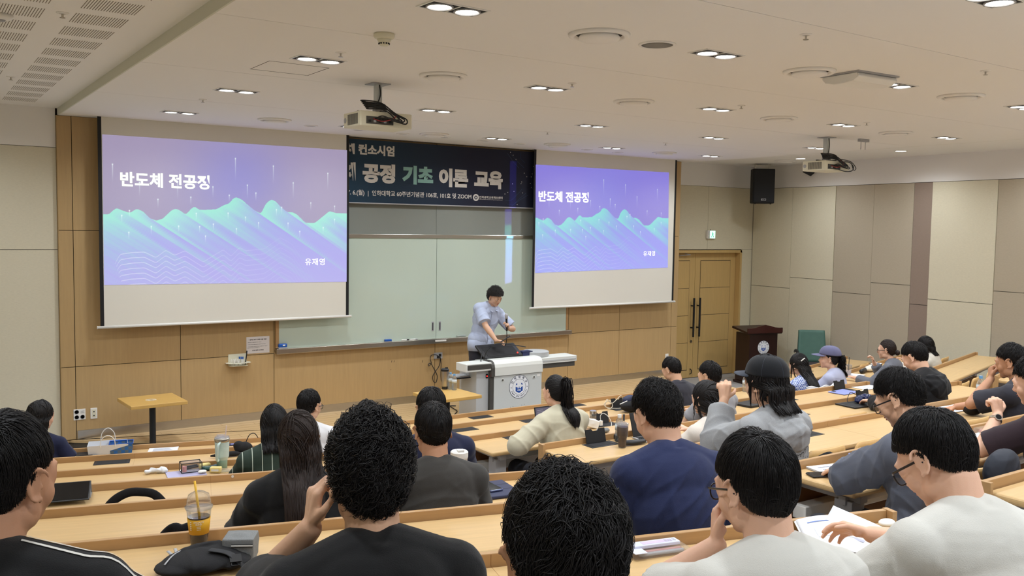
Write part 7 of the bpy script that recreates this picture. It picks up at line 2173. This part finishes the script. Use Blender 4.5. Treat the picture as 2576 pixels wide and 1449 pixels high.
t = dthing('earbud_case', 'clear white earbud case at the right end of the desk before the handout', 'earbud case', 'L', 7, 2163, 1296, 10)
f = MB(); f.ball((0, 0, .014), (.035, .025, .0135)); f.build('case', M_WHITE, t, smooth=True); f = MB(); f.bb(-.012, .012, .022, .026, .01, .016); f.build('hinge', M_GREYM, t)

# middle block
tt_, nn_, ll_, _r = BLK['C']
q = on_n(1396, 1040, nn_, ll_[2] - .13)
t = thing('laptop', 'open laptop with a grey document window in front of the ponytail', 'laptop', (q.x, ll_[2] - .2, z_desk(3) + .001), 0)
f = MB(); f.bb(-.155, .155, -.11, .11, 0, .014); f.build('base', M_GREYM, t, bevel=.004)
f = MB(); f.bb(-.13, .13, -.03, .09, .0141, .0146); f.build('keyboard', M_BLACK, t)
SM = Matrix.Translation((0, .11, .01)) @ Matrix.Rotation(math.radians(-12), 4, 'X')
f = MB(SM); f.bb(-.155, .155, -.004, .004, 0, .215); scn = f.build('screen_lid', M_BLACK, t, bevel=.003)
f = MB(SM); f.bb(-.147, .147, -.0052, -.0045, .012, .205); f.build('display', mat('dim_display', rgb(70, 68, 80), .3, emit=rgb(92, 88, 104), estr=.35), scn)
f = MB(SM)
for i in range(11): f.bb(-.13, -.13 + .06 + .05 * ((i * 7) % 3), -.0056, -.0052, .185 - .014 * i, .187 - .014 * i)
f.build('display_text', mat('display_text', rgb(150, 150, 160), .3, emit=rgb(150, 150, 160), estr=.3), scn)
t = dthing('glass_bottle', 'clear glass tea bottle with steel lid right of the ponytail', 'bottle', 'C', 3, 1459, 1061)
f = MB(); f.lathe([(0, 0), (.029, 0), (.03, .005), (.03, .10), (.028, .105)], n=28); f.build('glass_body', M_CLEAR, t, smooth=True)
f = MB(); f.lathe([(0, .003), (.0275, .003), (.0275, .08), (0, .08)], n=24); f.build('tea', mat('pale_tea', rgb(216, 190, 140), .05, trans=.7, ior=1.2, alpha=.6), t)
f = MB(); f.lathe([(.0305, .104), (.0305, .128), (.028, .131), (0, .131)], n=28); f.build('steel_lid', M_STEEL, t)
t = dthing('white_pouch', 'white zipped pouch leaning by the open power box', 'pouch', 'C', 3, 1488, 1078, -15)
f = MB(); f.box((0, 0, .045), (.12, .06, .07), ry(.3)); f.ball((.0, 0, .045), (.06, .035, .04)); finish('pouch_body', soft(f, .005, 8, .002, 3), M_WHITE, t, True)
f = MB(); f.tube(spline([(-.05, -.02, .085), (0, -.012, .08), (.05, -.02, .06)]), .002, n=5); f.build('zip', M_GREYM, t)
t = dthing('phone_charger', 'white charger with cable plugged into the open power box', 'charger', 'C', 3, 1511, 1072)
f = MB(); f.box((0, 0, .025), (.028, .028, .045)); f.build('plug', M_WHITE, t, bevel=.004)
f = MB(); f.tube(spline([(0, 0, .045), (-.005, 0, .09), (.02, -.01, .11), (.06, -.03, .08), (.07, -.06, .03), (.05, -.08, .006)]), .0028, n=6); f.build('cord', M_WHITE, t, smooth=True)
t = dthing('grey_cover', 'folded grey cloth cover hanging over the edge by the open box', 'cover', 'C', 3, 1517, 1088, -10)
f = MB(); f.ball((0, 0, .018), (.06, .04, .02)); finish('cloth', soft(f, .005, 4, .004, 5), M_GREYF, t, True)
f = MB(); f.tube(spline([(-.03, 0, .035), (-.055, 0, .03), (-.07, -.01, .012)]), .004, n=6); f.build('loop', M_GREYM, t)
cable('charging_cable', 'tangle of cream charging cables rising from an open power box', [dk('C', 2, 1563, 1025) + Vector(v) for v in ((0, 0, .03), (.0, 0, .1), (-.03, .0, .13), (-.09, 0, .09), (-.15, .0, .06), (-.2, .0, .09), (-.24, .02, .05), (-.2, -.02, .01), (-.14, 0, .04), (-.19, .03, .10), (-.23, .0, .03), (-.12, -.03, .008), (-.04, -.04, .005))], .004, mat('cream_cable', rgb(206, 196, 176), .5))
t = dthing('black_shoulder_bag', 'black bag with a dark blue flap on the second middle desk', 'bag', 'C', 2, 1588, 1036, 0)
f = MB(); f.ball((0, 0, .06), (.14, .08, .062)); f.box((.02, .02, .06), (.18, .1, .1)); finish('bag_body', soft(f, .008, 6, .006, 6), M_BLKF, t, True)
f = MB(); f.ball((.0, .03, .12), (.09, .05, .05)); finish('blue_flap', soft(f, .006, 4, .003, 8), M_NAVYC, t, True)
t = dthing('insulated_tumbler', 'dark clear tumbler of coffee with straw cap beside the open box', 'tumbler', 'C', 4, 1565, 1126)
f = MB(); f.lathe([(0, .002), (.027, .0), (.029, .004), (.031, .07), (.0385, .085), (.042, .165)], n=32); f.build('clear_shell', mat('smoked_clear', rgb(190, 186, 180), .06, trans=.8, ior=1.2, alpha=.4), t, smooth=True)
f = MB(); f.lathe([(0, .006), (.026, .006), (.029, .07), (.036, .086), (.040, .15), (0, .15)], n=28); f.build('dark_coffee', mat('dark_coffee', rgb(70, 50, 40), .15), t, smooth=False)
f = MB(); f.lathe([(.043, .163), (.043, .172), (.03, .18), (0, .18)], n=28); f.cyl((.01, 0, .178), (.01, 0, .235), .008); f.build('lid', M_CLEAR, t)
f = MB(); f.cyl((.01, 0, .19), (.01, 0, .236), .0065); f.build('straw', M_BLACK, t)
bottle('water_bottle', 'water bottle with white cap standing behind the dark tumbler', dk('C', 4, 1557, 1112), .20, M_WHITE)
t = dthing('black_case', 'small black zip case left of the coffee tumbler', 'case', 'C', 4, 1541, 1101, 0)
f = MB(); f.box((0, 0, .022), (.09, .06, .042)); f.build('case_body', M_BLACK, t, bevel=.012, seg=3); f = MB(); f.bb(-.046, .046, -.031, -.029, .02, .024); f.build('zip', M_GREYM, t)
t = dthing('game_controller_case', 'long glossy black case right of the coffee tumbler', 'case', 'C', 4, 1598, 1119, -6)
f = MB(); f.caps((-.08, 0, .02), (.08, 0, .018), .02, .016); f.ball((.0, 0, .018), (.1, .03, .018)); finish('case_body', soft(f, .004, 4), M_BLACK, t, True)
t = dthing('tablet_with_keyboard', 'dark tablet standing on a keyboard folio beside the navy T-shirt', 'tablet', 'C', 4, 1622, 1098, -4, None, .13, .14)
f = MB(); f.bb(-.13, .13, -.11, .06, 0, .008); f.build('keyboard_folio', M_GREYM, t, bevel=.002)
f = MB()
for r_ in range(5):
    for c_ in range(12): f.bb(-.12 + .02 * c_, -.103 + .02 * c_, -.07 + .022 * r_, -.053 + .022 * r_, .008, .0095)
f.build('keys', M_BLACK, t)
SM = Matrix.Translation((-.0, .05, .008)) @ Matrix.Rotation(math.radians(-18), 4, 'X')
f = MB(SM); f.bb(-.125, .125, -.004, .004, 0, .18); f.build('tablet_body', M_BLACK, t, bevel=.002)
t = dthing('stylus', 'white stylus lying on the black bag', 'stylus', 'C', 2, 1571, 1046, 20); t.location.z += .105
f = MB(); f.cyl((-.075, 0, .02), (.07, 0, .03), .0045, n=10); f.build('barrel', M_WHITE, t); f = MB(); f.cyl((-.082, 0, .0195), (-.075, 0, .02), .001, .0045, n=10); f.build('tip', M_WHITE, t)
papers('white sheets on the middle desk between wavy hair and grey hoodie', 'C', 5, 1772, 1112, 12, .3, .21, 2, 3)
bottle('water_bottle', 'small bottle with green cap near the double door', dk('C', 2, 1867, 984), .2, mat('green_cap', rgb(60, 120, 96), .4))
t = dthing('ring_binder', 'black document folder beside the person in light grey', 'folder', 'C', 3, 1856, 1012, 6, None, .13)
f = MB(); f.bb(-.14, .14, -.1, .1, 0, .02); f.build('cover', M_BLACK, t, bevel=.003); f = MB(); f.bb(-.135, .135, -.098, -.095, .003, .017); f.build('pages', M_PAPER, t)
t = tablet_flat('lavender tablet cover lying flat beside an open power box', 'C', 3, 2122, 988, 3, M_LAVC, .28, .2, .01)
f = MB(); f.bb(-.1, -.06, .05, .09, .01, .013); f.build('camera_bump', M_BLACK, t, bevel=.003)
cable('earphone_cable', 'white earphones coiled on the desk beside the lavender cover', [dk('C', 3, 2172, 985) + Vector(v) for v in ((-.12, .02, .006), (-.06, .03, .006), (0, .02, .008), (.04, -.02, .006), (.0, -.04, .012), (-.03, -.01, .006), (.03, .02, .014), (.06, -.01, .006))], .0035, M_WHITE)
papers('white sheet behind the lavender tablet at the row end', 'C', 3, 2178, 973, -6, .29, .2, 2, 3)
t = dthing('drawing_tablet', 'flat black graphics tablet under the crumpled blue pouch', 'tablet', 'C', 4, 2163, 1019, -4, None, .13)
f = MB(); f.bb(-.2, .2, -.11, .11, 0, .012); f.build('body', M_BLACK, t, bevel=.003); f = MB(); f.bb(-.17, .17, -.09, .09, .0121, .0126); f.build('surface', M_BLACKM, t)
t = dthing('blue_pouch', 'crumpled shiny dark blue pouch on the flat black tablet', 'pouch', 'C', 4, 2172, 1015, 6); t.location.z += .0125
f = MB()
for x, y, z, r_ in ((-.09, 0, .03, .03), (-.04, .01, .036, .036), (.02, 0, .038, .038), (.07, -.01, .034, .034), (.1, 0, .028, .028)): f.ball((x, y, z), (r_ * 1.2, r_ * 1.1, r_), 14, 10)
finish('pouch_body', soft(f, .005, 2, .010, 22, 55), mat('blue_nylon', rgb(22, 34, 76), .25), t, True)
cable('tablet_cable', 'thin black cable looping beside the crumpled blue pouch', [dk('C', 4, 2140, 1012) + Vector(v) for v in ((.1, 0, .03), (.0, .03, .09), (-.06, .02, .06), (-.09, 0, .016), (-.02, -.03, .016), (.08, -.04, .016))], .003)
bottle('water_bottle', 'water bottle with light blue cap standing between the hooded person and the chin resting person', dk('C', 5, 2437, 1006), .215, M_CAPB, .032, .6)
papers('handout sheets under the hand of the person with chin on fist', 'C', 5, 2393, 1027, -4, .3, .2, 2, 4)
t = dthing('drawstring_pouch', 'black drawstring pouch near the desk edge before the chin on fist person', 'pouch', 'C', 5, 2446, 1044, 0)
f = MB(); f.ball((0, 0, .05), (.085, .07, .05)); f.caps((0, 0, .06), (.0, .0, .10), .05, .02); finish('pouch_body', soft(f, .006, 4, .006, 14), M_BLKF, t, True)
f = MB(); f.tube(spline([(-.02, 0, .105), (-.03, 0, .13), (.0, 0, .138), (.04, 0, .125), (.06, 0, .1)]), .004, n=6); f.build('cord', M_BLACK, t, smooth=True)
t = dthing('takeaway_cup', 'cream takeaway cup with a green band and clear lid at the right edge', 'cup', 'C', 5, 2566, 1036)
f = MB(); f.lathe([(0, 0), (.034, 0), (.046, .125), (0, .125)], n=32); f.build('cup_body', mat('cream_card', rgb(226, 222, 204), .6), t)
f = MB(); f.lathe([(.0345, .002), (.0395, .05)], n=32); bnd = f.build('green_band', mat('green_print', rgb(60, 130, 100), .6), t, solid=.001)
f = MB(); f.lathe([(.047, .123), (.049, .132), (.045, .138), (.038, .155), (.02, .165), (0, .166)], n=32); f.build('lid', M_CLEAR, t, smooth=True)
cd = math.atan2(-t.location.y, -t.location.x) - t.rotation_euler.z
f = MB(); ct = lambda x, z: Vector(((.0415 + z * .09) * math.cos(cd + x / .043), (.0415 + z * .09) * math.sin(cd + x / .043), .062 + z)); text_into(f, 'Coffee', -.02, .02, .022, .036, ct); text_into(f, 'COMMUNITY', -.022, .022, .0, .012, ct, bold=.02); f.build('cup_letters', mat('green_print', rgb(60, 130, 100), .6), t)
# sixth middle row
t = dthing('tablet', 'tablet in an open lavender case standing by the slate sweatshirt', 'tablet', 'C', 6, 2160, 1160, 8, None, .17)
RR = rx(math.radians(16))
f = MB(); f.box((0, 0, .035), (.27, .2, .012), RR); f.build('case', M_LAVC, t, bevel=.004); f = MB(); f.box(Vector((0, 0, .035)) + RR @ Vector((0, 0, .0065)), (.24, .17, .0008), RR); f.build('screen', MATS['dark_glass'], t)
f = MB(); f.add([Vector(v) for v in ((-.13, .09, .062), (.13, .09, .062), (.13, .15, 0), (-.13, .15, 0))], [(0, 1, 2, 3)]); f.build('case_flap', M_NAVYC, t, solid=.004)
papers('stapled white handout beside the black phone at the desk corner', 'C', 6, 2110, 1186, -12, .25, .2, 8, 4, 'handout')
phone('black phone lying face up at the corner of the desk by the aisle', 'C', 6, 2071, 1197, 68)
papers('white sheets before the person with the steel watch', 'C', 6, 2470, 1102, 0, .2, .15, 2, 3)
t = dthing('clear_pouch', 'clear pencil pouch before the person with the steel watch', 'pouch', 'C', 6, 2462, 1087, 0)
f = MB(); f.box((0, 0, .02), (.16, .07, .036)); f.build('pouch_body', M_CLEAR, t, bevel=.012); f = MB(); f.cyl((-.06, 0, .02), (.06, .01, .02), .006); f.build('pencil', mat('rose_pen', rgb(206, 150, 140), .3), t)
t = dthing('marker_pen', 'silver and black marker beside the clear pencil pouch', 'pen', 'C', 6, 2472, 1078, 15); t.location.z += .045
f = MB(); f.cyl((-.04, 0, .01), (.04, 0, .01), .010, n=14); f.build('barrel', M_BLACK, t); f = MB(); f.cyl((-.02, 0, .01), (.045, 0, .01), .0105, n=14); f.build('cap', M_STEEL, t)
# right block
papers('open notebook under the hand of the person with the hair bun', 'R', 2, 2140, 946, 0, .36, .22, 3, 6, 'notebook')
t = dthing('pencil_case', 'dark pencil case beside the cream pouch, right block', 'pencil case', 'R', 2, 2172, 938, 5)
f = MB(); f.caps((-.1, 0, .03), (.1, 0, .03), .03); f.build('case_body', M_BLACK, t, smooth=True); f = MB(); f.tube([(-.1, 0, .061), (.1, 0, .061)], .003, n=5); f.build('zip', M_GREYM, t)
t = dthing('cream_pouch', 'cream cloth pouch on the right block desk before the hair bun person', 'pouch', 'R', 2, 2190, 934, 0)
f = MB(); f.ball((0, 0, .04), (.16, .07, .042)); finish('pouch_body', soft(f, .008, 3, .006, 3), mat('cream_cloth', rgb(220, 214, 200), .9), t, True); f = MB(); f.tube(spline([(-.1, -.05, .06), (0, -.06, .075), (.1, -.05, .06)]), .003, n=5); f.build('zip', M_GREYM, t)
t = dthing('tissue_box', 'small white box with black side behind the cream pouch', 'box', 'R', 2, 2204, 925, 0)
f = MB(); f.bb(-.1, .1, -.05, .05, .001, .05); f.build('box_body', M_BLACK, t, bevel=.003); f = MB(); f.bb(-.1, .1, -.05, .05, .0505, .056); f.build('box_top', M_PAPER, t)
t = dthing('straw_cup', 'clear plastic cup with a black straw behind the violet cap', 'cup', 'R', 2, 2110, 942, 0)
f = MB(); f.lathe([(0, 0), (.03, 0), (.045, .13)], n=28); f.build('cup_body', M_CLEAR, t, smooth=True); f = MB(); f.lathe([(.046, .128), (.047, .135), (.035, .15), (.01, .152)], n=28); f.build('lid', M_CLEAR, t, smooth=True)
f = MB(); f.lathe([(0, .004), (.029, .004), (.036, .07), (0, .07)], n=24); f.build('drink', mat('pale_drink', rgb(206, 190, 184), .1), t); f = MB(); f.cyl((0, 0, .03), (.012, 0, .24), .004, n=8); f.build('straw', M_BLACK, t)

# bags and clothes on the chairs
tt_, nn_, ll_, _r = BLK['C']
q = on_n(2050, 1090, nn_, ll_[4] - .82)
t = thing('backpack', 'black backpack hung on the chair right of the grey hoodie', 'backpack', (q.x, q.y - .02, z_floor(5) + .45), 0)
f = MB(); f.box((0, 0, .2), (.22, .09, .38)); f.ball((0, -.02, .16), (.11, .07, .16)); finish('bag_body', soft(f, .010, 10, .006, 5), M_BLKF, t, True)
f = MB(); f.tube(spline([(.05, .04, .38), (.07, -.04, .42), (.09, -.06, .3), (.09, -.06, .12)]), .02, n=8, flat=.25); f.build('strap', M_BLKF, t, smooth=True)
q = on_n(2490, 1120, nn_, ll_[5] - .80)
t = thing('sling_bag', 'dark slate sling bag with webbing strap over the numbered chair', 'bag', (q.x, q.y - .06, z_floor(6) + .66), 0)
f = MB(); f.ball((0, 0, .22), (.13, .06, .10)); f.box((0, 0, .2), (.2, .07, .13)); finish('bag_body', soft(f, .008, 8, .006, 15), mat('slate_nylon', rgb(44, 48, 58), .7), t, True)
f = MB(); f.tube(spline([(.1, -.03, .16), (.06, -.06, .1), (.0, -.05, .12), (-.05, -.05, .08), (-.06, -.05, -.05), (-.05, -.04, -.2)]), .022, n=8, flat=.15, up=(0, 1, 0)); f.build('strap', mat('slate_webbing', rgb(56, 60, 70), .7), t, smooth=True)
pp = PEOPLE['p21']['root']
t = thing('jacket', 'white jacket spread over the chair of the person with the hair clip', 'jacket', (pp.location.x, pp.location.y - .225, pp.location.z), 0)
def jk(u, v):
    a = math.pi * (u - .5)
    return Vector(((u - .5) * .5, -.05 * math.cos(a) - .05 * v + .02 * math.sin(u * 21) * v, .90 - .34 * v + .012 * math.sin(u * 15)))
f = MB(); f.grid(jk, 30, 14); f.build('cloth', T_WHITE2, t, smooth=True, solid=.02)
f = MB(); f.tube([jk(u / 16, 0) + Vector((0, .004, .006)) for u in range(17)], .011, n=8); f.build('collar', T_WHITE2, t, smooth=True)
